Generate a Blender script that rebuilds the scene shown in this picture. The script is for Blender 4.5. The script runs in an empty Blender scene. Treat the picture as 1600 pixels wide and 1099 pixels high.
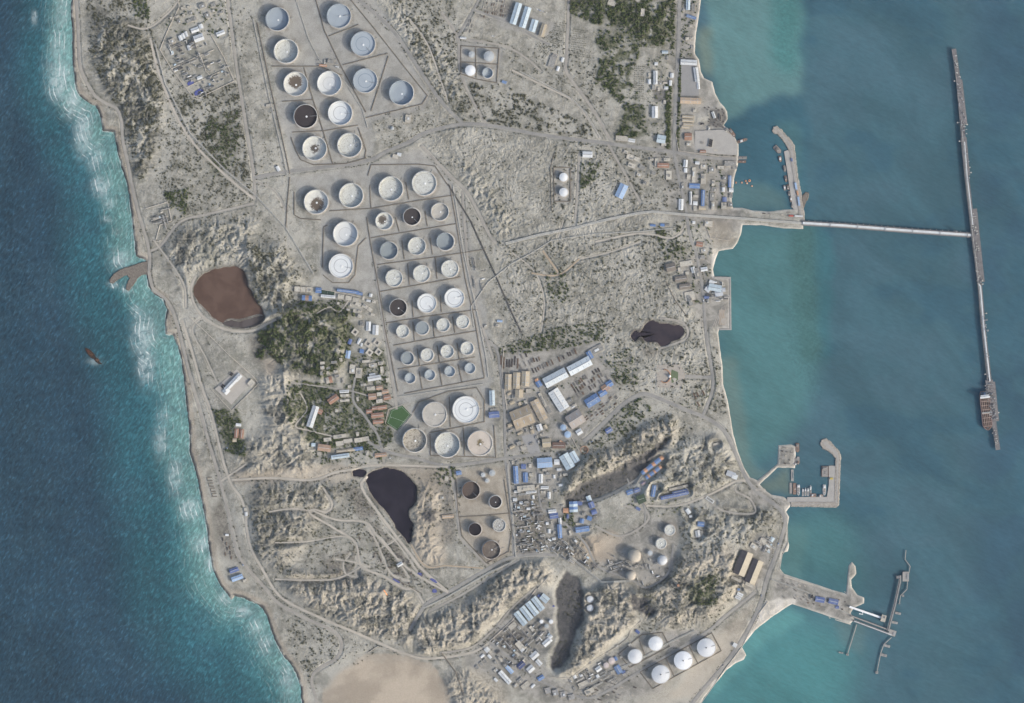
import bpy, math, random
import numpy as np

R = math.radians
random.seed(7)
SC = bpy.context.scene
COL = SC.collection
S = 3.0                       # metres on the ground for one photo pixel
CX, CY = 800.0, 549.5

def P(x, y, z=0.0):
    return ((x - CX) * S, (CY - y) * S, z)

# ------------------------------------------------------------------ camera, sky, sun, exposure
CAM_H = 20000.0
cam_d = bpy.data.cameras.new('survey_camera')
cam = bpy.data.objects.new('survey_camera', cam_d)
COL.objects.link(cam)
cam.location = (0, 0, CAM_H)
cam_d.sensor_width = 36.0
cam_d.lens = 36.0 * CAM_H / (1600 * S)
cam_d.clip_start = 100.0
cam_d.clip_end = 80000.0
SC.camera = cam

SUN_EL, SUN_AZ_IMG = 27.0, (0.90, 0.44)         # sun stands to the right and a little below in the photo
world = bpy.data.worlds.new('World')
SC.world = world
world.use_nodes = True
wn = world.node_tree
for n in list(wn.nodes):
    wn.nodes.remove(n)
sky = wn.nodes.new('ShaderNodeTexSky')
sky.sky_type = 'NISHITA'
sky.sun_disc = False
sky.sun_elevation = R(SUN_EL)
sky.air_density = 1.0
sky.dust_density = 4.0
sky.ozone_density = 1.0
sun_dir = (SUN_AZ_IMG[0], -SUN_AZ_IMG[1])       # world x, y towards the sun
sky.sun_rotation = math.atan2(sun_dir[0], sun_dir[1])
bg = wn.nodes.new('ShaderNodeBackground')
bg.inputs['Strength'].default_value = 0.15
wo = wn.nodes.new('ShaderNodeOutputWorld')
wn.links.new(sky.outputs[0], bg.inputs['Color'])
wn.links.new(bg.outputs[0], wo.inputs['Surface'])

sun_d = bpy.data.lights.new('sun', 'SUN')
sun_d.energy = 2.0
sun_d.angle = R(0.5)
sun_d.color = (1.0, 0.97, 0.935)
sun = bpy.data.objects.new('sun', sun_d)
COL.objects.link(sun)
sun.location = (6000, -3000, 4000)
ln = math.hypot(*sun_dir)
ce = math.cos(R(SUN_EL)); se = math.sin(R(SUN_EL))
from mathutils import Vector
sv = Vector((sun_dir[0] / ln * ce, sun_dir[1] / ln * ce, se))
sun.rotation_euler = sv.to_track_quat('Z', 'Y').to_euler()

SC.view_settings.view_transform = 'Standard'
SC.view_settings.look = 'None'
SC.view_settings.exposure = 0.45
SC.view_settings.gamma = 1.0

# ------------------------------------------------------------------ small node language
def lin(c):
    o = []
    for v in c[:3]:
        v = v / 255.0
        o.append(v / 12.92 if v <= 0.04045 else ((v + 0.055) / 1.055) ** 2.4)
    return (o[0], o[1], o[2], 1.0)

class NT:
    def __init__(s, name):
        s.m = bpy.data.materials.new(name)
        s.m.use_nodes = True
        s.t = s.m.node_tree
        s.t.nodes.clear()
        s.out = s.t.nodes.new('ShaderNodeOutputMaterial')
        s.bsdf = s.t.nodes.new('ShaderNodeBsdfPrincipled')
        s.t.links.new(s.bsdf.outputs[0], s.out.inputs['Surface'])
    def set(s, sock, v):
        if v is None:
            return
        if hasattr(v, 'is_output'):
            s.t.links.new(v, sock)
        elif isinstance(v, (int, float)):
            sock.default_value = v
        else:
            v = tuple(v)
            n = len(sock.default_value)
            sock.default_value = v[:n] if len(v) >= n else v + (1.0,) * (n - len(v))
    def n(s, typ, **kw):
        nd = s.t.nodes.new(typ)
        for k, v in kw.items():
            setattr(nd, k, v)
        return nd
    def pos(s):
        return s.n('ShaderNodeNewGeometry').outputs['Position']
    def objc(s):
        return s.n('ShaderNodeTexCoord').outputs['Object']
    def rnd(s):
        return s.n('ShaderNodeObjectInfo').outputs['Random']
    def map(s, v, scale=(1, 1, 1), rot=(0, 0, 0), loc=(0, 0, 0)):
        nd = s.n('ShaderNodeMapping')
        s.set(nd.inputs['Vector'], v)
        nd.inputs['Scale'].default_value = scale
        nd.inputs['Rotation'].default_value = rot
        nd.inputs['Location'].default_value = loc
        return nd.outputs[0]
    def noise(s, v, scale, detail=4, rough=0.55, dist=0.0, w=None):
        nd = s.n('ShaderNodeTexNoise')
        if w is not None:
            nd.noise_dimensions = '4D'
            s.set(nd.inputs['W'], w)
        s.set(nd.inputs['Vector'], v)
        nd.inputs['Scale'].default_value = scale
        nd.inputs['Detail'].default_value = detail
        nd.inputs['Roughness'].default_value = rough
        nd.inputs['Distortion'].default_value = dist
        return nd.outputs[0]
    def math(s, op, a, b=0.0, c=None):
        nd = s.n('ShaderNodeMath', operation=op)
        s.set(nd.inputs[0], a); s.set(nd.inputs[1], b)
        if c is not None:
            s.set(nd.inputs[2], c)
        return nd.outputs[0]
    def step(s, v, a, b, lo=0.0, hi=1.0):
        nd = s.n('ShaderNodeMapRange', interpolation_type='SMOOTHSTEP')
        s.set(nd.inputs[0], v)
        nd.inputs[1].default_value = a; nd.inputs[2].default_value = b
        nd.inputs[3].default_value = lo; nd.inputs[4].default_value = hi
        return nd.outputs[0]
    def mix(s, f, a, b, mode='MIX'):
        nd = s.n('ShaderNodeMix', data_type='RGBA', blend_type=mode)
        s.set(nd.inputs[0], f); s.set(nd.inputs[6], a); s.set(nd.inputs[7], b)
        return nd.outputs[2]
    def attr(s, name):
        nd = s.n('ShaderNodeAttribute', attribute_name=name)
        sp = s.n('ShaderNodeSeparateColor')
        s.t.links.new(nd.outputs['Color'], sp.inputs[0])
        return nd.outputs['Color'], sp.outputs[0], sp.outputs[1], sp.outputs[2], nd.outputs['Alpha']
    def bump(s, h, dist, strength=1.0):
        nd = s.n('ShaderNodeBump')
        s.set(nd.inputs['Height'], h)
        nd.inputs['Distance'].default_value = dist
        nd.inputs['Strength'].default_value = strength
        s.t.links.new(nd.outputs[0], s.bsdf.inputs['Normal'])
    def done(s, color, rough=0.85, metal=0.0, spec=0.25):
        s.set(s.bsdf.inputs['Base Color'], color)
        s.set(s.bsdf.inputs['Roughness'], rough)
        s.bsdf.inputs['Metallic'].default_value = metal
        s.bsdf.inputs['Specular IOR Level'].default_value = spec
        return s.m

_PM = {}
def pm(name, rgb, var=0.22, scale=0.08, rough=0.85, spec=0.2, dirt=None, dirt_at=0.6, obj_var=0.12):
    """weathered paint / concrete / metal: one base colour with noise wear"""
    if name in _PM:
        return _PM[name]
    t = NT(name)
    p = t.pos()
    c = lin(rgb)
    n1 = t.noise(p, scale, 5, 0.6)
    n2 = t.noise(p, scale * 6, 3, 0.6)
    k = t.math('ADD', t.math('MULTIPLY', n1, 0.65), t.math('MULTIPLY', n2, 0.35))
    f = t.step(k, 0.3, 0.7, 1 - var, 1 + var * 0.6)
    r = t.math('MULTIPLY', f, t.math('ADD', t.math('MULTIPLY', t.rnd(), obj_var * 2), 1 - obj_var))
    col = t.mix(1.0, c, r, 'MULTIPLY')
    comb = t.n('ShaderNodeCombineColor')
    for i in range(3):
        t.set(comb.inputs[i], r)
    col = t.mix(1.0, c, comb.outputs[0], 'MULTIPLY')
    if dirt:
        d = t.step(t.noise(p, scale * 2.2, 6, 0.65, 0.4), dirt_at, dirt_at + 0.12)
        col = t.mix(t.math('MULTIPLY', d, 0.75), col, lin(dirt))
    _PM[name] = t.done(col, rough, 0.0, spec)
    return _PM[name]

# ------------------------------------------------------------------ mesh builder
class MB:
    def __init__(s):
        s.v = []; s.f = []
    def box(s, cx, cy, z0, lx, ly, lz, ang=0.0, taper=1.0):
        ca, sa = math.cos(ang), math.sin(ang)
        b = len(s.v)
        for (k, z) in ((1.0, z0), (taper, z0 + lz)):
            for (ux, uy) in ((-1, -1), (1, -1), (1, 1), (-1, 1)):
                x, y = ux * lx * 0.5 * k, uy * ly * 0.5 * k
                s.v.append((cx + x * ca - y * sa, cy + x * sa + y * ca, z))
        s.f += [(b, b + 3, b + 2, b + 1), (b + 4, b + 5, b + 6, b + 7)]
        for i in range(4):
            j = (i + 1) % 4
            s.f.append((b + i, b + j, b + 4 + j, b + 4 + i))
        return s
    def cyl(s, cx, cy, z0, z1, r0, r1=None, n=16, cap=True):
        r1 = r0 if r1 is None else r1
        b = len(s.v)
        for (r, z) in ((r0, z0), (r1, z1)):
            for i in range(n):
                a = 2 * math.pi * i / n
                s.v.append((cx + r * math.cos(a), cy + r * math.sin(a), z))
        for i in range(n):
            j = (i + 1) % n
            s.f.append((b + i, b + j, b + n + j, b + n + i))
        if cap:
            s.f.append(tuple(b + n + i for i in range(n)))
        return s
    def lathe(s, cx, cy, prof, n=32, close=False):
        b = len(s.v); m = len(prof)
        for (r, z) in prof:
            for i in range(n):
                a = 2 * math.pi * i / n
                s.v.append((cx + r * math.cos(a), cy + r * math.sin(a), z))
        for k in range(m if close else m - 1):
            k2 = (k + 1) % m
            for i in range(n):
                j = (i + 1) % n
                s.f.append((b + k * n + i, b + k * n + j, b + k2 * n + j, b + k2 * n + i))
        if not close and prof[-1][0] > 0.01:
            s.f.append(tuple(b + (m - 1) * n + i for i in range(n)))
        return s
    def tube(s, pts, r, n=8):
        """tube along 3-D points"""
        b0 = len(s.v)
        m = len(pts)
        for k, p in enumerate(pts):
            a = pts[max(k - 1, 0)]; c = pts[min(k + 1, m - 1)]
            d = Vector((c[0] - a[0], c[1] - a[1], c[2] - a[2])).normalized()
            up = Vector((0, 0, 1)) if abs(d.z) < 0.9 else Vector((1, 0, 0))
            u = d.cross(up).normalized(); w = u.cross(d)
            for i in range(n):
                t = 2 * math.pi * i / n
                q = u * (r * math.cos(t)) + w * (r * math.sin(t))
                s.v.append((p[0] + q.x, p[1] + q.y, p[2] + q.z))
        for k in range(m - 1):
            for i in range(n):
                j = (i + 1) % n
                s.f.append((b0 + k * n + i, b0 + k * n + j, b0 + (k + 1) * n + j, b0 + (k + 1) * n + i))
        s.f.append(tuple(b0 + i for i in range(n))); s.f.append(tuple(b0 + (m - 1) * n + n - 1 - i for i in range(n)))
        return s
    def prism(s, poly, z0, z1, grow=0.0, bottom=False):
        """extruded outline, bottom outline pushed outwards by grow"""
        n = len(poly)
        ar = sum(poly[i][0] * poly[(i + 1) % n][1] - poly[(i + 1) % n][0] * poly[i][1] for i in range(n))
        if ar < 0:
            poly = poly[::-1]
        b = len(s.v)
        for i in range(n):
            p0 = poly[i - 1]; p1 = poly[i]; p2 = poly[(i + 1) % n]
            n1 = Vector((p1[1] - p0[1], p0[0] - p1[0])); n2 = Vector((p2[1] - p1[1], p1[0] - p2[0]))
            if n1.length: n1.normalize()
            if n2.length: n2.normalize()
            q = n1 + n2
            if q.length > 1e-6: q.normalize()
            s.v.append((p1[0] + q.x * grow, p1[1] + q.y * grow, z0))
        for p in poly:
            s.v.append((p[0], p[1], z1))
        for i in range(n):
            j = (i + 1) % n
            s.f.append((b + i, b + j, b + n + j, b + n + i))
        s.f.append(tuple(b + n + i for i in range(n)))
        return s
    def mesh(s, name, mat, smooth=False):
        me = bpy.data.meshes.new(name)
        me.from_pydata(s.v, [], s.f)
        if mat:
            me.materials.append(mat)
        if smooth:
            me.polygons.foreach_set('use_smooth', [True] * len(me.polygons))
        me.update()
        return me
    def obj(s, name, mat, parent=None, smooth=False):
        return put(name, s.mesh(name, mat, smooth), parent)

def put(name, me, parent=None, loc=None, rz=None):
    o = bpy.data.objects.new(name, me)
    COL.objects.link(o)
    if parent:
        o.parent = parent
    if loc:
        o.location = loc
    if rz is not None:
        o.rotation_euler.z = rz
    return o

def fast_mesh(name, verts, quads, mat):
    me = bpy.data.meshes.new(name)
    nv, nf = len(verts), len(quads)
    me.vertices.add(nv)
    me.vertices.foreach_set('co', np.asarray(verts, np.float32).ravel())
    k = quads.shape[1]
    me.loops.add(nf * k)
    me.loops.foreach_set('vertex_index', np.asarray(quads, np.int32).ravel())
    me.polygons.add(nf)
    me.polygons.foreach_set('loop_start', np.arange(0, nf * k, k, dtype=np.int32))
    me.polygons.foreach_set('loop_total', np.full(nf, k, np.int32))
    me.materials.append(mat)
    me.update(calc_edges=True)
    return me

# ------------------------------------------------------------------ registry of things and labels
THINGS = []
MARKS = [('brown pond', 355, 467), ('big black pond', 612, 775), ('dark pond on the plateau', 1030, 522),
 ('green football pitch', 620, 652), ('pair of white domed tanks', 880, 290), ('four small tanks in a square', 750, 100),
 ('blue shed on the plateau', 971, 299), ('northern harbour breakwater', 1232, 260), ('southern harbour breakwater', 1305, 740),
 ('five white cone roofed tanks', 1050, 1030), ('striped twin warehouse', 1167, 886), ('long silver sheds', 885, 581),
 ('round shrine', 1046, 590), ('flare flame', 603, 925), ('hooked stone mole', 200, 430), ('walled plant at upper left', 308, 100),
 ('walled slab by the coast', 360, 607), ('white hall on the knoll', 489, 651), ('dark quarry floor', 890, 960),
 ('four white parallel sheds', 828, 952), ('black tanks by the pond', 757, 800), ('refinery units', 835, 845),
 ('sandy construction ground', 600, 1060), ('wooded hill', 490, 530), ('tree grove at the top', 980, 25),
 ('tree lined avenue', 1055, 175), ('three white barn roofs', 822, 32), ('walled seaside park', 1120, 490),
 ('stone loading pier', 1280, 935), ('twin blue sheds by the coast', 368, 895), ('courtyard houses', 583, 543),
 ('blue and orange terraces', 1020, 731), ('dark shaded gully', 960, 745), ('pale round domes', 990, 880),
 ('two giant white tanks', 705, 645), ('white seaside warehouse', 1076, 98), ('coal dark scrap yard', 1118, 185),
 ('trestle root', 1150, 340), ('large tan workshop', 816, 652), ('upper oil tanks', 505, 160), ('lower oil tanks', 665, 450),
 ('big blue roof', 925, 625), ('brick domed houses', 595, 650), ('quay apron', 1125, 235), ('pair of small white tanks', 922, 943)]

def near(x, y):
    best = None
    for nm, a, b in MARKS:
        d = math.hypot(x - a, y - b)
        if d < 5:
            continue
        if best is None or d < best[0]:
            best = (d, nm, x - a, y - b)
    d, nm, dx, dy = best
    if abs(dx) > 2.2 * abs(dy):
        w = 'right of' if dx > 0 else 'left of'
    elif abs(dy) > 2.2 * abs(dx):
        w = 'below' if dy > 0 else 'above'
    else:
        w = ('lower ' if dy > 0 else 'upper ') + ('right of' if dx > 0 else 'left of')
    return w + ' the ' + nm

def tag(o, base, cat, px, py, rel=True, group=None, share=False):
    o['label'] = base
    o['category'] = cat
    if group:
        o['group'] = group
    THINGS.append((o, base, px, py, rel, share))
    return o

def thing(name, base, cat, px, py, z=0.0, rz=0.0, rel=True, group=None, share=False):
    o = bpy.data.objects.new(name, None)
    o.empty_display_size = 5
    COL.objects.link(o)
    o.location = P(px, py, z)
    o.rotation_euler.z = rz
    return tag(o, base, cat, px, py, rel, group, share)

ORD = ['', 'second', 'third', 'fourth', 'fifth', 'sixth']
def finish_labels():
    def short(t):
        for w in (' the', ' of them', ' roofed', ' upper', ' lower', ' long'):
            while len(t.split()) > 16 and w + ' ' in t + ' ':
                t = (t + ' ').replace(w + ' ', ' ', 1).strip()
        return t
    name_all(short)
def name_all(short):
    L = {}
    for (o, base, x, y, rel, share) in THINGS:
        t = base + (', ' + near(x, y) if rel else '')
        L.setdefault(t, []).append((o, x, y, share))
    for t, it in L.items():
        if len(it) == 1:
            it[0][0]['label'] = short(t)
            continue
        xs = [i[1] for i in it]; ys = [i[2] for i in it]
        horiz = (max(xs) - min(xs)) >= (max(ys) - min(ys))
        it.sort(key=(lambda i: i[1]) if horiz else (lambda i: i[2]))
        n = len(it)
        a, b = ('left', 'right') if horiz else ('top', 'bottom')
        full = n <= 7 and not any(i[3] for i in it)
        for k, (o, x, y, sh) in enumerate(it):
            if not full:
                o['label'] = short(t)
                if 'group' not in o:
                    o['group'] = t.split(',')[0]
                continue
            if n == 2:
                w = ', the %s one' % (a if k == 0 else b)
            elif k == 0:
                w = ', %s of them' % (a + ('most' if horiz else 'most'))
            elif k == n - 1:
                w = ', %s of them' % (b + 'most')
            elif k <= n // 2:
                w = ', %s from %s' % (ORD[k], a)
            else:
                w = ', %s from %s' % (ORD[n - 1 - k], b)
            o['label'] = short(t + w)
# ------------------------------------------------------------------ outlines read off the photograph (pixels)
COAST_W = [(112, -260), (112, 0), (111, 20), (113, 50), (113, 80), (115, 110), (118, 135), (124, 150), (138, 160), (150, 166), (157, 180), (161, 205),
 (178, 207), (181, 225), (185, 240), (190, 260), (195, 275), (200, 295), (204, 320), (207, 345), (210, 375), (213, 400), (228, 408), (229, 430), (232, 448),
 (240, 458), (255, 468), (261, 485), (258, 508), (259, 522), (270, 524), (277, 540), (283, 560), (287, 590), (290, 620), (294, 650), (297, 680),
 (296, 705), (302, 722), (309, 750), (315, 780), (320, 805), (324, 830), (327, 860), (332, 885), (336, 897), (345, 915), (352, 925), (362, 937),
 (367, 931), (378, 933), (390, 939), (401, 943), (411, 950), (418, 965), (424, 985), (432, 1005), (443, 1025), (455, 1040), (464, 1055), (470, 1075),
 (472, 1099), (478, 1380)]
COAST_E = [(1075, 1380), (1090, 1108), (1100, 1090), (1120, 1066), (1135, 1047), (1150, 1036), (1162, 1031), (1166, 1024), (1159, 1011), (1168, 1000), (1180, 985),
 (1205, 965), (1232, 947), (1238, 944), (1265, 953), (1300, 965), (1328, 975), (1335, 968), (1329, 958), (1334, 950), (1350, 943), (1350, 934), (1340, 930), (1331, 918), (1330, 906),
 (1338, 897), (1337, 885), (1331, 878), (1326, 884), (1324, 905), (1322, 928), (1300, 922), (1265, 910), (1225, 897), (1219, 889), (1221, 875),
 (1222, 864), (1231, 862), (1233, 852), (1230, 842), (1230, 825), (1233, 808), (1228, 800), (1237, 788), (1225, 777), (1205, 773), (1195, 766), (1187, 757),
 (1215, 731), (1231, 731), (1242, 732), (1244, 698), (1236, 695), (1216, 696), (1215, 725), (1192, 744), (1183, 751), (1172, 746), (1162, 730), (1153, 705), (1146, 680),
 (1141, 650), (1137, 625), (1130, 600), (1129, 575), (1125, 545), (1122, 520), (1124, 514), (1141, 514), (1141, 480), (1140, 434), (1116, 433), (1114, 420), (1118, 405),
 (1123, 393), (1131, 391), (1145, 389), (1152, 380), (1158, 366), (1160, 352), (1190, 352), (1225, 357), (1255, 358), (1255, 330), (1240, 327), (1225, 328), (1200, 331),
 (1175, 329), (1160, 325), (1145, 325), (1143, 310), (1146, 290), (1148, 275), (1153, 258), (1154, 245), (1154, 226), (1147, 213), (1136, 200), (1131, 196),
 (1137, 186), (1136, 175), (1132, 168), (1125, 160), (1117, 145), (1113, 128), (1100, 122), (1095, 112), (1092, 93), (1086, 84), (1086, 70), (1088, 50),
 (1092, 25), (1095, 0), (1098, -260)]

# oil tanks: x, y, radius, roof style, roof depth share, where it stands
N_, M_, F_ = 'in the upper tank farm', 'in the middle tank farm', 'in the lower tank farm'
TANKS = [
 (434, 31, 18.3, 'blue', .68, 'first row left ' + N_), (530, 26, 19, 'blue', .25, 'first row right ' + N_),
 (447.5, 81, 19, 'spk', .85, 'second row left ' + N_), (567.5, 69.5, 19.3, 'bluepatch', .22, 'second row right ' + N_),
 (462.5, 132, 19, 'brown', .6, 'third row left ' + N_), (515, 131, 19, 'white', .72, 'third row middle ' + N_),
 (571, 127, 19, 'bluepatch', .25, 'third row right ' + N_), (627.5, 146, 19.2, 'blue', .72, 'far right corner ' + N_),
 (478, 182.5, 18.6, 'dark', .3, 'fourth row left ' + N_), (532, 177.5, 19.1, 'ring', .55, 'fourth row right ' + N_),
 (492, 232.5, 19, 'brown2', .68, 'fifth row left ' + N_), (546.5, 227.5, 19.1, 'spk', .72, 'fifth row right ' + N_),
 (494.5, 316, 19, 'brown', .6, 'first row leftmost ' + M_), (549, 306, 19, 'spk', .68, 'first row second ' + M_),
 (611, 295.5, 19.2, 'spk', .68, 'first row third ' + M_), (663, 287, 19.2, 'spk', .25, 'first row rightmost ' + M_),
 (600.5, 346, 13.5, 'brown2', .4, 'second row left ' + M_), (644, 339, 13.7, 'darkmix', .3, 'second row middle ' + M_),
 (687.5, 331.5, 14, 'beige', .45, 'second row right ' + M_), (540, 366, 19.2, 'white', .68, 'lone big one left of third middle row'),
 (533, 416, 19, 'ring', .14, 'lone big one left of fourth middle row'), (608, 392, 13.7, 'grey', .5, 'third row left ' + M_),
 (651.5, 385, 14, 'spk', .4, 'third row middle ' + M_), (696, 378, 13.8, 'grey', .5, 'third row right ' + M_),
 (616, 435, 13.3, 'spk', .2, 'fourth row left ' + M_), (659, 428, 13.3, 'spk', .18, 'fourth row middle ' + M_),
 (703, 420.5, 13.5, 'spk', .15, 'fourth row right ' + M_), (622.5, 481, 13.7, 'darkmix', .3, 'fifth row left ' + M_),
 (667, 474, 15, 'ring', .15, 'fifth row middle ' + M_), (710, 466, 15.5, 'ring', .12, 'fifth row right ' + M_),
 (629.5, 518, 10, 'spk', .25, 'sixth row leftmost ' + M_), (660, 513, 10.4, 'grey', .12, 'sixth row second ' + M_),
 (692.5, 508, 10.4, 'spk', .25, 'sixth row third ' + M_), (723, 503, 10.3, 'spk', .15, 'sixth row rightmost ' + M_),
 (637, 560, 10.1, 'grey', .3, 'seventh row leftmost ' + M_), (667.5, 555, 10.1, 'spk', .2, 'seventh row second ' + M_),
 (699, 549.5, 10.4, 'spk', .3, 'seventh row third ' + M_), (730, 544.5, 10.4, 'spk', .3, 'seventh row rightmost ' + M_),
 (641, 591, 8.3, 'greyopen', .45, 'eighth row leftmost ' + M_), (672, 586, 8.3, 'greyopen', .4, 'eighth row second ' + M_),
 (703, 580.5, 8.3, 'greyopen', .4, 'eighth row third ' + M_), (734.5, 575.5, 8.3, 'greyopen', .35, 'eighth row rightmost ' + M_),
 (679, 647.5, 19.2, 'beige', .12, 'first row left ' + F_), (728, 640, 21, 'ring', .12, 'first row right ' + F_),
 (648, 688, 18.7, 'beigemix', .5, 'second row left ' + F_), (699, 695, 19.8, 'spk', .68, 'second row middle ' + F_),
 (750, 692.5, 19.6, 'pink', .12, 'second row right ' + F_),
 (736, 766, 14, 'rust', .62, 'beside the big black pond'), (774, 784, 10, 'darkmix', .25, 'right of the rusty tank by the pond'),
 (742.5, 827, 10, 'black', .2, 'lower right of the big black pond'), (780, 820.5, 10, 'spkgrey', .15, 'left of the refinery units'),
 (767.5, 859, 14.3, 'rustmix', .3, 'lowest of the tanks by the black pond'),
 (762, 115, 8.2, 'greyopen', .6, 'lower right of the four in a square'),
 (1046, 828, 8.2, 'spk', .1, 'uppermost right of the pale domes'), (1032.5, 849, 8.2, 'spk', .1, 'second from top right of the pale domes'),
]
# cone or dome roofed tanks: x, y, r, style, height m, look/where
CONES = [
 (737, 86, 5, 'coneg', 16, 'small pale grey cone roofed tank, upper left of four in a square'),
 (764, 89, 8.2, 'coneg', 20, 'grey cone roofed tank, upper right of four in a square'),
 (735, 111, 8.2, 'conew', 20, 'bright white cone roofed tank, lower left of four in a square'),
 (880.5, 277.5, 6.6, 'conew', 17, 'white domed tank on the plateau, upper of the pair'),
 (880.5, 301, 6.8, 'conew', 17, 'white domed tank on the plateau, lower of the pair'),
 (922, 936, 5, 'conew', 8, 'small white tank beside the dark quarry floor, upper of two'),
 (922, 950, 5, 'conew', 8, 'small white tank beside the dark quarry floor, lower of two'),
 (992, 1025, 11.2, 'conew', 24, 'white cone roofed tank, lower left of the smaller two'),
 (1024, 1005, 11.2, 'conew', 24, 'white cone roofed tank, upper right of the smaller two'),
 (1032, 1053, 14.2, 'coneline', 24, 'big white cone roofed tank, leftmost of the three in a row'),
 (1067, 1031.5, 14.4, 'coneline', 24, 'big white cone roofed tank, middle of the three in a row'),
 (1103, 1011.5, 14.4, 'coneline', 24, 'big white cone roofed tank, rightmost of the three in a row'),
 (955.5, 1032, 5, 'conep', 13, 'small pinkish domed tank, right one of two by the blue roof'),
 (947, 1039, 4.2, 'conep', 12, 'small pinkish domed tank, left one of two by the blue roof'),
 (846, 971, 3, 'conew', 10, 'tiny white tank below four white sheds, left of three'),
 (861, 971, 3.4, 'conew', 11, 'tiny white tank below four white sheds, right of three'),
 (854, 978, 3.4, 'coneg', 10, 'tiny grey tank below four white sheds, middle of three'),
 (769, 739, 4.6, 'coneg', 14, 'small grey tank above the black tanks, largest of three'),
 (755, 742, 3.5, 'coneg', 12, 'small grey tank above the black tanks, leftmost of three'),
 (761, 751, 3, 'coneg', 10, 'small grey tank above the black tanks, lowest of three'),
 (880, 668, 4.8, 'coneb', 10, 'pale blue round tank in the workshop yard, upper of two'),
 (887, 679, 5.2, 'coneb', 10, 'pale blue round tank in the workshop yard, lower of two'),
 (1015.5, 864, 4, 'coneg', 12, 'small grey tank between the two pale domes'),
 (991, 868, 10.5, 'domep', 44, 'tall beige domed storage tank casting a long shadow'),
 (1034.5, 875, 7.8, 'domes', 30, 'silver domed storage tank right of the beige dome'),
 (985.5, 899, 7.6, 'domep', 34, 'cream domed storage tank below the large beige dome'),
]
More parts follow.
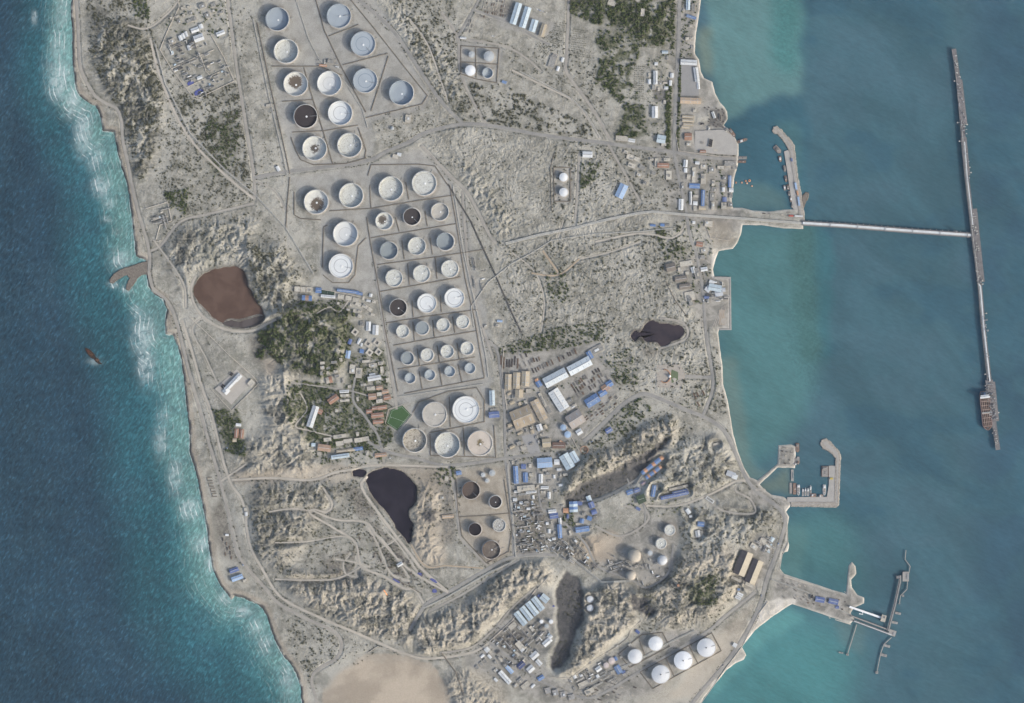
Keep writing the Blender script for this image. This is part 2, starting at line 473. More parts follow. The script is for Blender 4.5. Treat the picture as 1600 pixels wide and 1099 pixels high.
# buildings: x, y, length, width, angle (deg, clockwise in the photo), style
# styles: W white metal gable, L pale blue metal, B blue metal, T tan metal, G grey flat roof, F pale flat roof, R brick red gable, O orange, K dark
BLD = [
 (305, 47.5, 12, 7, -20, 'W'), (314.5, 42, 6, 7, -20, 'W'), (311, 60, 15, 10, -20, 'W'), (269, 65, 9, 7, -25, 'F'), (282.5, 60, 5, 8, -20, 'W'), (287, 57, 4, 8, -20, 'W'), (291.5, 54, 4, 8, -20, 'W'),
 (345, 52.5, 13, 6, -22, 'W'), (312.5, 122, 8, 5, -20, 'W'), (317, 10, 10, 7, -20, 'G'), (325, 25, 8, 8, -20, 'G'), (300, 32, 16, 5, -20, 'G'), (334, 8, 8, 6, -20, 'G'), (296, 75, 5, 8, -20, 'W'),
 (806, 22, 34, 10, 107, 'L'), (820.5, 28, 33, 10, 107, 'L'), (833.5, 41, 19, 10, 107, 'L'), (848, 48, 20, 8, 107, 'T'),
 (879, 94, 7, 4, 108, 'W'), (872, 108, 7, 4, 108, 'W'), (863, 97, 18, 10, 108, 'G'), (867, 88, 8, 6, 20, 'G'),
 (1039, 82, 9, 4, 0, 'L'), (1024, 122, 21, 6, 90, 'W'), (1023, 176, 18, 9, 90, 'W'), (1076, 98, 25, 8, 3, 'W'), (1088, 117, 22, 7, 82, 'W'), (1091, 134, 11, 4, 85, 'W'),
 (1079, 158, 32, 9, 2, 'P'), (1075, 183, 18, 4, 3, 'T'), (1075, 189, 18, 4, 3, 'T'), (1075, 195, 15, 4, 3, 'T'), (1075, 214, 11, 11, 0, 'R'), (1080, 27, 15, 4, 18, 'B'), (1083, 12, 12, 5, 92, 'G'), (1075, 8, 16, 6, 92, 'L'), (1079, 41, 6, 4, 0, 'F'), (1074, 61, 6, 5, 0, 'F'), (1081, 60, 5, 4, 0, 'F'),
 (918, 242, 15, 9, 2, 'W'), (972, 217, 20, 8, 4, 'F'), (987, 220, 10, 5, 10, 'W'), (1033, 218, 13, 12, 10, 'L'), (985, 246, 12, 8, 20, 'F'), (995, 249, 9, 6, 20, 'F'), (987, 259, 12, 7, 20, 'F'), (1003, 262, 9, 7, 30, 'G'), (978, 238, 7, 5, 20, 'F'),
 (1036, 259, 18, 7, 2, 'R'), (1026, 254, 12, 6, 92, 'F'), (1042, 250, 10, 5, 0, 'F'), (1037, 226, 8, 5, 0, 'F'), (1110, 224, 12, 6, 100, 'K'), (1098, 237, 9, 4, 0, 'R'),
 (1071, 199, 12, 4, 3, 'T'), (1076, 226, 7, 5, 0, 'F'), (1085, 173, 5, 5, 0, 'F'),
 (1115, 180, 10, 4, 70, 'W'), (1125, 183, 8, 3, 80, 'K'), (1134, 205, 10, 5, -35, 'G'), (1141, 256, 18, 8, 2, 'G'), (1148, 262, 7, 6, 0, 'G'),
 (971, 299, 22, 13, -65, 'LB'), (1045, 274, 14, 9, 90, 'F'), (1064, 320, 17, 7, 92, 'W'), (1085, 291, 16, 7, 2, 'B'), (1079, 310, 20, 3, 90, 'W'), (1098, 310, 25, 5, 92, 'B'), (1084, 274, 24, 6, 92, 'F'), (1099, 280, 16, 8, 92, 'F'), (1071, 256, 11, 6, 95, 'W'), (1099, 261, 9, 7, 0, 'F'), (1076, 277, 8, 6, 92, 'F'), (1067, 291, 10, 5, 92, 'G'),
 (1140, 284, 18, 4, 92, 'B'), (1132, 312, 7, 6, 90, 'BV'), (1131, 322, 10, 8, 92, 'F'), (1114, 322, 12, 5, 92, 'F'), (1097, 325, 10, 6, 2, 'T'), (1113, 308, 12, 7, 92, 'G'), (1116, 296, 8, 7, 0, 'G'), (1142, 306, 7, 5, 92, 'G'), (1126, 262, 10, 5, 2, 'F'), (1112, 265, 8, 8, 0, 'G'),
 (1020, 352.5, 8, 3, 5, 'B'), (1035, 352, 6, 4, 5, 'B'), (1043, 352, 8, 3, -5, 'G'), (1084, 348, 4, 4, 0, 'W'), (1107, 350, 12, 9, 5, 'F'), (1100, 421, 10, 6, -8, 'W'), (1093, 382, 10, 7, 10, 'R'), (1100, 392, 9, 7, -8, 'F'), (1097, 402, 8, 6, -8, 'G'),
 (1064, 436, 19, 8, -8, 'D'), (1070, 448, 17, 8, -8, 'D'), (1078, 463, 16, 14, -10, 'F'), (1072, 412, 20, 8, -8, 'F'), (1089, 428, 18, 8, 75, 'G'), (1048, 418, 14, 12, -12, 'D'), (1083, 422, 9, 6, 75, 'W'), (1079, 472, 12, 6, 75, 'G'),
 (1117, 450, 20, 10, 10, 'L'), (1123, 458, 10, 12, 80, 'S'), (1104, 465, 7, 4, 0, 'BV'), (1112, 441, 8, 5, 20, 'W'), (1130, 453, 6, 6, 0, 'S'), (1106, 452, 8, 8, 40, 'W'),
 (489, 651, 34, 10, 108, 'W'), (499, 643, 10, 7, 25, 'R'), (521, 624, 17, 9, -35, 'R'), (525, 621, 8, 6, 55, 'R'), (370, 677, 14, 6, 95, 'R'), (378, 678, 14, 6, 95, 'R'), (373, 664, 8, 4, 5, 'W'), (367, 688, 6, 5, 0, 'T'),
 (363, 599, 30, 7, -46, 'W'), (354, 611, 9, 9, -46, 'W'), (372, 590, 12, 8, -46, 'W'), (362, 585, 6, 5, -46, 'K'), (350, 605, 10, 6, 44, 'K'), (393, 599, 10, 9, -46, 'F'),
 (507, 700, 20, 10, 8, 'RT'), (560, 701.5, 14, 5, -8, 'B'), (512, 687, 12, 6, -5, 'F'), (531, 682, 20, 6, -8, 'F'), (531, 693, 12, 7, -8, 'F'), (544, 689, 14, 6, -8, 'F'), (560, 688, 12, 7, -8, 'F'), (571, 686, 12, 7, -8, 'F'), (534, 705, 16, 4, -6, 'T'), (549, 703, 12, 4, -6, 'T'), (532, 713, 28, 6, -8, 'L'), (595, 711, 18, 6, -6, 'RT'), (490, 695, 6, 5, 0, 'L'),
 (514.5, 594, 10, 10, -15, 'WR'), (465, 452, 9, 8, 3, 'F'), (474, 452.5, 8, 8, 3, 'F'), (483, 453, 8, 8, 3, 'F'), (498, 454, 9, 8, 3, 'B'), (544, 455.5, 34, 4, 7, 'B'), (562, 459, 9, 4, 12, 'B'), (480, 466, 16, 8, 4, 'BO'), (513, 463.5, 22, 4, 5, 'W'),
 (533, 464, 10, 7, 6, 'F'), (545, 466, 10, 7, 6, 'F'), (556, 469, 10, 7, 10, 'F'), (560, 476, 9, 6, 30, 'F'), (571, 479, 9, 6, 30, 'F'), (578, 484, 7, 6, 30, 'F'),
 (576, 510, 14, 7, 92, 'W'), (587, 516, 15, 9, 92, 'W'), (566, 506, 7, 6, 90, 'G'), (544, 554, 12, 7, 100, 'LB'), (547, 534, 8, 5, 110, 'BV'), (565.5, 549, 6, 6, 10, 'B'), (562, 532, 6, 4, 115, 'W'), (565, 539, 5, 3, 100, 'W'), (560, 536, 4, 3, 100, 'W'),
 (585, 591, 20, 7, -10, 'W'), (582, 586, 9, 4, -10, 'W'), (572, 565, 12, 4, -6, 'F'), (583, 571, 13, 6, -6, 'F'), (595, 568, 8, 5, -6, 'F'), (597, 578, 10, 5, 85, 'F'), (551, 577, 9, 14, 5, 'CR'), (561, 583, 10, 16, 5, 'CR'),
 (580, 607, 13, 6, -6, 'F'), (593, 606, 10, 6, -6, 'RT'), (602, 612, 10, 6, -8, 'RT'), (593, 616, 8, 6, -6, 'F'), (605, 621, 11, 7, -10, 'R'), (582, 620, 12, 9, -5, 'RT'), (593, 627, 10, 6, -8, 'F'),
 (597, 637, 14, 6, -8, 'R'), (586, 638, 9, 5, -8, 'R'), (577, 643, 9, 6, -8, 'R'), (590, 649, 19, 7, -6, 'R'), (591, 659, 16, 6, -6, 'R'), (538, 612, 14, 4, -4, 'W'), (539, 618, 14, 4, -4, 'F'), (539, 626, 15, 4, -4, 'F'), (526, 642, 5, 5, 0, 'F'),
 (769, 622, 23, 8, 88, 'L'), (772, 648, 16, 9, -5, 'BV'), (772, 641, 12, 5, -5, 'G'),
 (794, 597, 24, 10, 92, 'T'), (807, 595, 25, 11, 92, 'T'), (821, 592, 23, 12, 92, 'T'), (811, 615, 12, 12, 92, 'T'), (804, 620, 6, 8, 92, 'G'), (826, 611, 8, 6, 0, 'F'),
 (868, 590.5, 38, 16, -28, 'WS'), (905.5, 572, 38, 15, -28, 'WS'), (921.5, 555, 12, 7, 60, 'B'), (931, 547, 24, 10, -28, 'G'), (842, 600, 9, 8, 60, 'B'), (839, 595, 6, 5, 60, 'O'),
 (873, 625, 35, 17, 58, 'W'), (816, 652, 32, 29, -22, 'TM'), (842, 641, 34, 13, 63, 'TM'), (854, 634, 26, 6, 63, 'G'), (848, 625, 24, 5, 63, 'F'), (899, 655, 25, 22, -32, 'GM'),
 (925.5, 626, 22, 14, -32, 'B'), (941.5, 614, 12, 9, -32, 'B'), (952, 600, 10, 9, -32, 'B'), (946, 606, 12, 10, -32, 'OR'), (905, 675, 9, 8, -32, 'W'), (951, 672.5, 10, 7, -30, 'BV'),
 (854, 692, 13, 13, -5, 'T'), (873, 696, 20, 9, 0, 'RD'), (843, 668, 8, 10, -20, 'W'), (878, 692, 9, 4, 30, 'O'), (818, 700, 8, 7, -20, 'F'), (811, 693, 7, 6, -20, 'G'), (893, 637, 18, 5, -32, 'F'), (888, 628, 14, 5, -32, 'G'),
 (851, 723, 23, 15, -4, 'LB'), (886, 721, 24, 15, 60, 'L'), (897.5, 714, 18, 9, 60, 'L'), (870, 722, 8, 8, 0, 'W'), (806, 742, 27, 7, 87, 'B'), (821, 746, 15, 7, 87, 'B'), (818, 729, 7, 7, 0, 'BV'), (828.5, 728, 5, 6, 0, 'F'), (830, 742, 5, 6, 87, 'F'), (845, 748, 14, 6, 90, 'W'), (851, 735, 7, 4, 0, 'F'), (856, 740, 6, 5, 0, 'G'), (851, 762, 12, 4, 0, 'W'), (858, 774, 10, 4, 90, 'W'), (849, 769, 8, 4, 0, 'F'), (840, 760, 5, 5, 0, 'F'),
 (717, 739, 8, 6, -10, 'B'), (698, 748, 6, 7, 10, 'F'), (700, 807, 18, 5, -5, 'P'), (691, 778, 6, 5, 0, 'F'),
 (822, 763, 28, 9, -6, 'F'), (820, 772, 20, 4, -6, 'G'), (808, 768, 9, 3, -6, 'W'), (830, 769, 16, 3, -6, 'W'),
 (896, 792, 17, 13, 87, 'BS'), (884, 798, 8, 7, 0, 'O'), (906, 787, 7, 6, 10, 'BV'), (920, 779, 8, 7, 70, 'L'), (924, 789, 9, 8, 70, 'BV'), (928, 800, 7, 8, 70, 'BV'), (865.5, 806, 13, 8, -8, 'BV'), (887, 807, 6, 3, 90, 'BV'), (909, 814, 6, 7, 10, 'B'), (921, 810, 7, 6, 20, 'B'), (910, 827, 21, 8, -8, 'B'), (874.5, 830, 21, 6, 86, 'B'), (875, 814, 9, 4, 86, 'W'), (863, 799, 12, 5, -5, 'W'), (891, 833, 8, 4, 80, 'F'), (858, 830, 6, 4, 90, 'W'), (855, 818, 4, 4, 0, 'W'),
 (1019, 727, 42, 6.5, -38, 'BOS'), (1021, 738, 30, 6, -38, 'BOS'), (1005, 755, 7, 4, -40, 'OR'), (984, 769, 10, 7, -20, 'B'), (995, 766, 9, 6, -20, 'BV'), (1021, 767, 18, 6, 100, 'B'), (1026, 762, 8, 4, 100, 'F'), (1054, 774, 44, 5, -12, 'BV'), (1062, 768, 24, 3.5, -12, 'BV'), (1060, 762, 30, 3.5, -14, 'F'), (997, 795, 7, 4, 30, 'BV'),
 (1095, 819, 10, 7, 5, 'B'), (1090, 834, 10, 7, 80, 'W'), (1075, 799, 8, 6, 55, 'W'), (1079, 807, 4, 3, 0, 'W'), (1095, 832, 6, 5, 0, 'G'), (1109, 781, 14, 5, 35, 'WO'),
 (851, 935, 13, 10, 40, 'L'), (840.5, 943, 24, 9, 52, 'L'), (831.5, 950.5, 24, 9, 52, 'L'), (822.5, 958, 24, 9, 52, 'L'), (813.5, 966, 24, 9, 52, 'L'), (801, 978, 13, 8, -38, 'F'), (843, 932, 6, 4, 40, 'BV'),
 (789, 1058, 24, 7, 48, 'W'), (796, 1046, 14, 6, 48, 'LB'), (789, 1039, 6, 5, 48, 'G'), (814, 1039, 12, 8, -42, 'BD'), (829, 1045, 11, 9, -42, 'W'), (845, 1059, 10, 6, -32, 'B'), (835, 1024, 13, 9, -42, 'W'), (842, 1035, 10, 6, 48, 'W'), (855, 1003, 15, 8, -42, 'W'), (860, 995, 6, 5, -42, 'W'), (812, 1008, 13, 9, 48, 'F'), (815, 1014, 8, 6, 48, 'W'), (831, 982, 9, 5, 48, 'F'),
 (761, 1015, 7, 7, 45, 'W'), (766, 1018, 5, 4, 45, 'F'), (757, 1011, 5, 5, 45, 'F'), (856, 1079, 9, 9, -15, 'SP'), (868, 1082, 9, 9, -15, 'SP'), (880, 1085, 9, 9, -15, 'SP'), (893, 1089, 10, 8, -15, 'SP'), (821, 1071, 14, 8, -40, 'F'), (813, 1063, 9, 6, -40, 'G'), (806, 1071, 7, 5, -40, 'F'),
 (912, 1068, 18, 7, -25, 'F'), (921, 1080, 15, 8, -25, 'F'), (966, 1046, 13, 9, 60, 'B'), (974, 1050, 6, 4, -28, 'BV'), (962, 1029, 6, 4, 60, 'B'), (935, 1045, 9, 7, -35, 'W'), (996, 987, 7, 4, 40, 'BV'),
 (1160.5, 880, 38, 19, 112, 'HT'), (1177.5, 893, 38, 17, 112, 'HT'), (1197, 851, 22, 5, 33, 'F'), (1192, 845, 10, 6, 33, 'F'), (1178, 854, 12, 8, 33, 'F'), (1206, 843, 6, 7, 33, 'L'), (1150, 905, 16, 4, 25, 'F'), (1171, 914, 14, 5, 25, 'F'), (1156, 929, 9, 5, 25, 'W'), (1153, 934, 9, 4, 25, 'W'), (1154, 921, 4, 3, 0, 'B'), (1148, 1008, 6, 6, 30, 'W'),
 (1281, 937, 14, 8, 10, 'BV'), (1302, 940, 15, 8, 12, 'BV'), (1308, 949, 5, 4, 0, 'BV'), (1268, 932, 5, 6, 0, 'K'),
 (1142, 741, 14, 8, 20, 'S'), (1148, 745, 8, 7, 20, 'W'), (1118, 694, 8, 3, -15, 'F'), (1012, 924, 0, 0, 0, ''),
 (625, 882, 9, 5, -30, 'W'), (385, 803, 6, 4, 85, 'W'), (384, 796, 5, 4, 85, 'F'), (366, 891, 14, 6, -20, 'BV'), (371, 903, 18, 7, -20, 'LB'), (383, 907, 6, 5, -20, 'F'), (355, 836, 5, 3, 0, 'W'),
 (552, 52.5, 0, 0, 0, ''), (618, 245, 9, 6, 15, 'F'), (624, 242, 6, 5, 10, 'W'), (638, 186, 9, 12, 5, 'F'), (837, 125, 0, 0, 0, ''), (788, 129, 7, 4, 20, 'B'), (724, 60, 9, 3, 5, 'W'), (517, 97, 10, 6, 10, 'G'), (505, 103, 12, 3, 5, 'O'), (435, 264, 8, 5, 60, 'W'), (421, 165, 10, 4, -12, 'F'), (830, 128, 0, 0, 0, ''),
 (759, 510, 5, 5, 0, 'F'), (778, 509, 7, 5, 5, 'F'), (781, 502, 8, 3, 5, 'LB'), (1004, 20, 6, 12, 5, 'F'), (956, 5, 12, 9, 20, 'F'),
]
BLD = [b for b in BLD if b[5]]
# ------------------------------------------------------------------ numpy noise and rasters
def _h(ix, iy, seed):
    h = (ix.astype(np.uint32) * np.uint32(374761393) + iy.astype(np.uint32) * np.uint32(668265263) + np.uint32((seed * 2246822519) & 0xffffffff))
    h ^= h >> np.uint32(13); h *= np.uint32(1274126177); h ^= h >> np.uint32(16)
    return (h & np.uint32(0xffffff)).astype(np.float32) / np.float32(16777215)
def vn(x, y, seed=0):
    xf = np.floor(x); yf = np.floor(y)
    u = (x - xf).astype(np.float32); v = (y - yf).astype(np.float32)
    ix = xf.astype(np.int32); iy = yf.astype(np.int32)
    u = u * u * u * (u * (u * 6 - 15) + 10); v = v * v * v * (v * (v * 6 - 15) + 10)
    a = _h(ix, iy, seed); b = _h(ix + 1, iy, seed); c = _h(ix, iy + 1, seed); d = _h(ix + 1, iy + 1, seed)
    return (a + (b - a) * u) * (1 - v) + (c + (d - c) * u) * v
def fbm(x, y, o=4, seed=0, g=0.5):
    s = 0; a = 1.0; t = 0
    for k in range(o):
        s = s + a * vn(x * 2 ** k + 17.3 * k, y * 2 ** k - 9.1 * k, seed + k); t += a; a *= g
    return s / t
def ridged(x, y, o=4, seed=0, g=0.5):
    s = 0; a = 1.0; t = 0
    for k in range(o):
        n = 1 - np.abs(2 * vn(x * 2 ** k + 5.3 * k, y * 2 ** k + 3.7 * k, seed + k) - 1)
        s = s + a * n * n; t += a; a *= g
    return s / t
def sst(v, a, b):
    t = np.clip((v - a) / (b - a), 0, 1)
    return t * t * (3 - 2 * t)

class Raster:
    """a grid of photo-pixel coordinates"""
    def __init__(s, x0, x1, y0, y1, d):
        s.d = d
        s.xs = np.arange(x0, x1 + d * .5, d, dtype=np.float32); s.ys = np.arange(y0, y1 + d * .5, d, dtype=np.float32)
        s.X, s.Y = np.meshgrid(s.xs, s.ys)
        s.shape = s.X.shape
        s.WX, s.WY = s.X, s.Y
    def zeros(s):
        return np.zeros(s.shape, np.float32)
    def win(s, xa, xb, ya, yb, m):
        i0 = max(int((ya - m - s.ys[0]) / s.d), 0); i1 = min(int((yb + m - s.ys[0]) / s.d) + 2, s.shape[0])
        j0 = max(int((xa - m - s.xs[0]) / s.d), 0); j1 = min(int((xb + m - s.xs[0]) / s.d) + 2, s.shape[1])
        return slice(i0, i1), slice(j0, j1)
    def poly(s, pts, soft=0.0, warp=True):
        """0..1 mask of an outline, edges blurred over soft pixels"""
        out = s.zeros()
        xs = [p[0] for p in pts]; ys = [p[1] for p in pts]
        w = s.win(min(xs), max(xs), min(ys), max(ys), 14 + soft)
        X = (s.WX if warp else s.X)[w]; Y = (s.WY if warp else s.Y)[w]
        if X.size == 0:
            return out
        ins = np.zeros(X.shape, bool)
        n = len(pts)
        for i in range(n):
            (xa, ya), (xb, yb) = pts[i], pts[(i + 1) % n]
            if ya == yb:
                continue
            c = ((Y >= ya) != (Y >= yb)) & (X < (xb - xa) * (Y - ya) / (yb - ya) + xa)
            ins ^= c
        m = ins.astype(np.float32)
        if soft > 0:
            k = max(int(soft / s.d / 2), 1)
            for _ in range(2):
                m = boxblur(m, k)
        out[w] = m
        return out
    def disc(s, cx, cy, r, soft=2.0, out=None):
        if out is None:
            out = s.zeros()
        w = s.win(cx - r, cx + r, cy - r, cy + r, soft + 2)
        D = np.hypot(s.X[w] - cx, s.Y[w] - cy)
        out[w] = np.maximum(out[w], 1 - sst(D, r - soft * .5, r + soft * .5))
        return out
    def line(s, pts, half, soft=2.0, out=None, warp=False):
        if out is None:
            out = s.zeros()
        for (xa, ya), (xb, yb) in zip(pts[:-1], pts[1:]):
            w = s.win(min(xa, xb), max(xa, xb), min(ya, yb), max(ya, yb), half + soft + 2)
            X = (s.WX if warp else s.X)[w]; Y = (s.WY if warp else s.Y)[w]
            if X.size == 0:
                continue
            D = segdist(X, Y, xa, ya, xb, yb)
            out[w] = np.maximum(out[w], 1 - sst(D, half, half + soft))
        return out
    def sample(s, A, x, y):
        fx = min(max((x - float(s.xs[0])) / s.d, 0), s.shape[1] - 1.001); fy = min(max((y - float(s.ys[0])) / s.d, 0), s.shape[0] - 1.001)
        j = int(fx); i = int(fy); u = fx - j; v = fy - i
        return float((A[i, j] * (1 - u) + A[i, j + 1] * u) * (1 - v) + (A[i + 1, j] * (1 - u) + A[i + 1, j + 1] * u) * v)

def segdist(X, Y, xa, ya, xb, yb):
    dx, dy = xb - xa, yb - ya
    L2 = max(dx * dx + dy * dy, 1e-9)
    t = np.clip(((X - xa) * dx + (Y - ya) * dy) / L2, 0, 1)
    return np.hypot(X - (xa + t * dx), Y - (ya + t * dy))
def boxblur(m, k):
    for ax in (0, 1):
        p = np.pad(m, [(k + 1, k) if a == ax else (0, 0) for a in (0, 1)], mode='edge')
        c = np.cumsum(p, axis=ax, dtype=np.float64)
        if ax == 0:
            m = ((c[2 * k + 1:] - c[:-2 * k - 1]) / (2 * k + 1)).astype(np.float32)
        else:
            m = ((c[:, 2 * k + 1:] - c[:, :-2 * k - 1]) / (2 * k + 1)).astype(np.float32)
    return m
def smooth(pts, step=4.0):
    """Catmull-Rom through points"""
    o = []
    n = len(pts)
    for i in range(n - 1):
        p0 = pts[max(i - 1, 0)]; p1 = pts[i]; p2 = pts[i + 1]; p3 = pts[min(i + 2, n - 1)]
        k = max(int(math.hypot(p2[0] - p1[0], p2[1] - p1[1]) / step), 1)
        for j in range(k):
            t = j / k
            q = []
            for a in (0, 1):
                q.append(0.5 * (2 * p1[a] + (p2[a] - p0[a]) * t + (2 * p0[a] - 5 * p1[a] + 4 * p2[a] - p3[a]) * t * t + (3 * p1[a] - p0[a] - 3 * p2[a] + p3[a]) * t ** 3))
            o.append(tuple(q))
    o.append(tuple(pts[-1]))
    return o

# ------------------------------------------------------------------ roads: (points, width px, kind)
ROADS = [
 ([(548, 866), (537, 880), (541, 897), (560, 902)], 2.0, 'track'), ([(525, 874), (552, 878), (578, 886)], 2.0, 'track'), ([(560, 862), (556, 885), (557, 902)], 1.8, 'track'), ([(583, 832), (605, 852), (640, 903)], 2.0, 'track'), ([(600, 826), (622, 850), (655, 897)], 2.0, 'track'), ([(590, 858), (612, 848), (626, 836)], 1.8, 'track'), ([(420, 800), (455, 795), (487, 798)], 2.2, 'track'), ([(430, 848), (480, 846), (535, 838), (556, 848)], 1.8, 'track'),
 ([(402, 284), (430, 300), (447, 330)], 1.8, 'dirt'), ([(800, 395), (835, 425), (850, 470), (845, 520)], 1.6, 'track'), ([(905, 405), (950, 395), (1000, 378)], 1.8, 'track'), ([(880, 345), (872, 372)], 1.8, 'track'), ([(640, 30), (668, 70), (690, 130), (700, 160)], 2.0, 'track'), ([(320, 495), (300, 515), (322, 560), (340, 600)], 2.0, 'track'), ([(620, 800), (660, 880), (700, 884), (755, 888)], 2.0, 'tan'),
 ([(306, 432), (299, 450), (303, 474), (318, 496), (342, 511), (370, 518), (398, 516), (420, 505), (432, 500)], 3.4, 'track'),
 ([(117, -60), (119, 0), (122, 40), (124, 95), (131, 120), (147, 148), (166, 162), (182, 170), (190, 190), (192, 220), (200, 255), (206, 290), (213, 320), (222, 352), (231, 382), (234, 405), (233, 428), (240, 452), (262, 472), (276, 505), (295, 580), (312, 640), (326, 690), (340, 737), (355, 795), (365, 840), (377, 875), (412, 917), (432, 940), (457, 956), (495, 974), (525, 989), (534, 1009), (525, 1029), (497, 1046), (487, 1064), (495, 1099), (500, 1160)], 4.2, 'dirt'),
 ([(284, 500), (300, 550), (317, 610), (330, 645), (340, 685), (350, 725), (362, 758), (380, 787), (390, 850), (412, 893), (440, 934), (500, 965), (550, 986), (600, 1008), (632, 1021), (670, 1029), (735, 1020), (765, 1004)], 3.4, 'track'),
 ([(352, -60), (356, 0), (360, 32), (372, 120), (385, 200), (397, 275), (398, 310)], 4.0, 'dirt'),
 ([(235, 60), (252, 125), (292, 210), (350, 272), (398, 312)], 3.2, 'track'),
 ([(397, 318), (325, 335), (282, 347), (252, 383), (236, 392)], 3.2, 'dirt'),
 ([(200, 40), (230, 45), (262, 22), (280, 0)], 2.4, 'track'),
 ([(397, 278), (455, 268), (540, 258), (580, 250), (602, 238), (640, 222), (655, 212), (680, 203), (720, 195), (762, 196), (850, 212), (945, 224), (1050, 238), (1100, 246), (1150, 249)], 5.0, 'asphalt'),
 ([(545, -30), (562, 0), (615, 50), (662, 120), (690, 160), (722, 193)], 4.6, 'asphalt'),
 ([(690, 20), (715, 60), (718, 105), (732, 145), (758, 193)], 3.4, 'dirt'),
 ([(755, -30), (748, 0), (738, 18), (716, 56)], 3.0, 'asphalt'),
 ([(717, 60), (785, 72), (820, 90), (845, 112)], 2.6, 'dirt'),
 ([(738, 16), (790, 34), (845, 64), (860, 70)], 3.0, 'asphalt'),
 ([(890, -30), (888, 20), (885, 92), (886, 115), (925, 170), (955, 222)], 4.0, 'dirt'),
 ([(800, 110), (850, 135), (895, 158), (918, 185), (938, 217)], 2.4, 'track'),
 ([(950, 226), (975, 270), (1000, 316)], 3.2, 'dirt'),
 ([(1063, -40), (1062, 0), (1060, 75), (1057, 125), (1053, 236)], 5.0, 'asphalt'),
 ([(905, 240), (902, 300), (898, 345)], 3.0, 'dirt'),
 ([(1053, 238), (1060, 275), (1071, 325), (1078, 370), (1090, 405), (1098, 455), (1101, 490), (1104, 530), (1111, 572), (1114, 600), (1108, 625), (1098, 650)], 4.2, 'asphalt'),
 ([(912, 690), (932, 672), (970, 635), (992, 620), (1010, 616), (1035, 625), (1075, 642), (1100, 652), (1130, 672), (1150, 710), (1165, 745), (1180, 766), (1200, 781), (1219, 797), (1227, 815), (1221, 840), (1211, 870), (1198, 905), (1187, 945), (1166, 989), (1134, 1036), (1082, 1099), (1050, 1150)], 5.6, 'asphalt'),
 ([(1180, 766), (1195, 765), (1225, 770), (1300, 771)], 3.0, 'dirt'),
 ([(640, 985), (665, 945), (700, 925), (760, 890), (793, 873), (830, 866), (870, 868)], 4.4, 'asphalt'),
 ([(670, 955), (720, 930), (770, 899), (810, 875)], 2.6, 'dirt'),
 ([(575, 690), (605, 706), (650, 716), (700, 727), (787, 717), (830, 711), (860, 708)], 4.2, 'asphalt'),
 ([(757, 530), (775, 545), (782, 580), (788, 640), (790, 715), (797, 780), (803, 866)], 3.6, 'asphalt'),
 ([(702, 729), (714, 790), (719, 838), (740, 862), (762, 884)], 3.0, 'dirt'),
 ([(838, 705), (840, 735), (845, 790), (860, 802), (885, 820), (915, 850), (935, 885), (985, 905), (1010, 918), (1040, 900), (1048, 880), (1052, 850)], 3.0, 'asphalt'),
 ([(585, 400), (592, 460), (606, 545), (616, 615), (620, 640)], 3.6, 'dirt'),
 ([(658, 228), (700, 272), (732, 305), (765, 368), (775, 380)], 4.0, 'dirt'),
 ([(722, 300), (728, 380), (736, 440), (750, 500), (770, 560)], 3.0, 'dirt'),
 ([(765, 1004), (800, 1030), (850, 1066), (907, 1089), (940, 1084), (1000, 1049), (1100, 990), (1130, 965), (1180, 925)], 4.0, 'asphalt'),
 ([(688, 1020), (735, 1012), (770, 985), (800, 950), (836, 918)], 2.4, 'dirt'),
 ([(505, 762), (519, 788), (510, 800), (490, 796), (485, 803), (520, 824), (555, 848), (565, 884), (600, 901), (630, 919), (647, 921), (662, 943)], 2.8, 'track'),
 ([(487, 797), (525, 812), (570, 816), (590, 838), (620, 872), (648, 896), (700, 926)], 2.6, 'track'),
 ([(565, 885), (520, 905), (430, 905)], 2.2, 'track'),
 ([(575, 824), (590, 850), (610, 895), (640, 908)], 2.4, 'track'),
 ([(362, 750), (425, 747), (487, 750), (525, 738), (555, 733), (575, 728), (620, 727), (700, 730)], 3.0, 'track'),
 ([(575, 745), (565, 760), (590, 800), (640, 865), (660, 890), (700, 925)], 3.6, 'track'),
 ([(555, 590), (552, 625), (570, 650), (590, 680), (596, 700)], 3.4, 'asphalt'),
 ([(455, 598), (500, 604), (552, 612), (615, 632)], 2.0, 'dirt'),
 ([(470, 615), (480, 640), (462, 665), (480, 672), (520, 682)], 2.0, 'track'),
 ([(975, 790), (1010, 800), (1008, 818), (970, 838), (930, 822)], 3.0, 'dirt'),
 ([(900, 785), (940, 778), (985, 755), (1000, 745)], 3.0, 'dirt'),
 ([(1008, 818), (1006, 790), (990, 770), (980, 748)], 2.4, 'asphalt'),
 ([(1109, 786), (1130, 798), (1160, 803), (1180, 800), (1172, 780), (1150, 768), (1150, 760)], 2.6, 'dirt'),
 ([(1010, 790), (1060, 790), (1110, 772), (1150, 752), (1165, 752)], 2.6, 'track'),
 ([(1114, 590), (1065, 588)], 5.0, 'asphalt'),
 ([(930, 378), (1000, 365), (1050, 372), (1072, 352)], 2.6, 'track'),
 ([(848, 392), (872, 426)], 3.0, 'tan'), ([(830, 427), (872, 430), (905, 405)], 2.4, 'tan'),
 ([(1030, 545), (1070, 530), (1073, 512), (1060, 502), (1030, 497)], 3.0, 'dirt'),
 ([(385, 725), (345, 752)], 2.4, 'track'), ([(240, 375), (285, 440), (290, 480)], 2.2, 'track'),
 ([(545, 470), (530, 488), (515, 480), (495, 490)], 1.8, 'track'), ([(595, 700), (600, 725)], 2.4, 'dirt'),
]
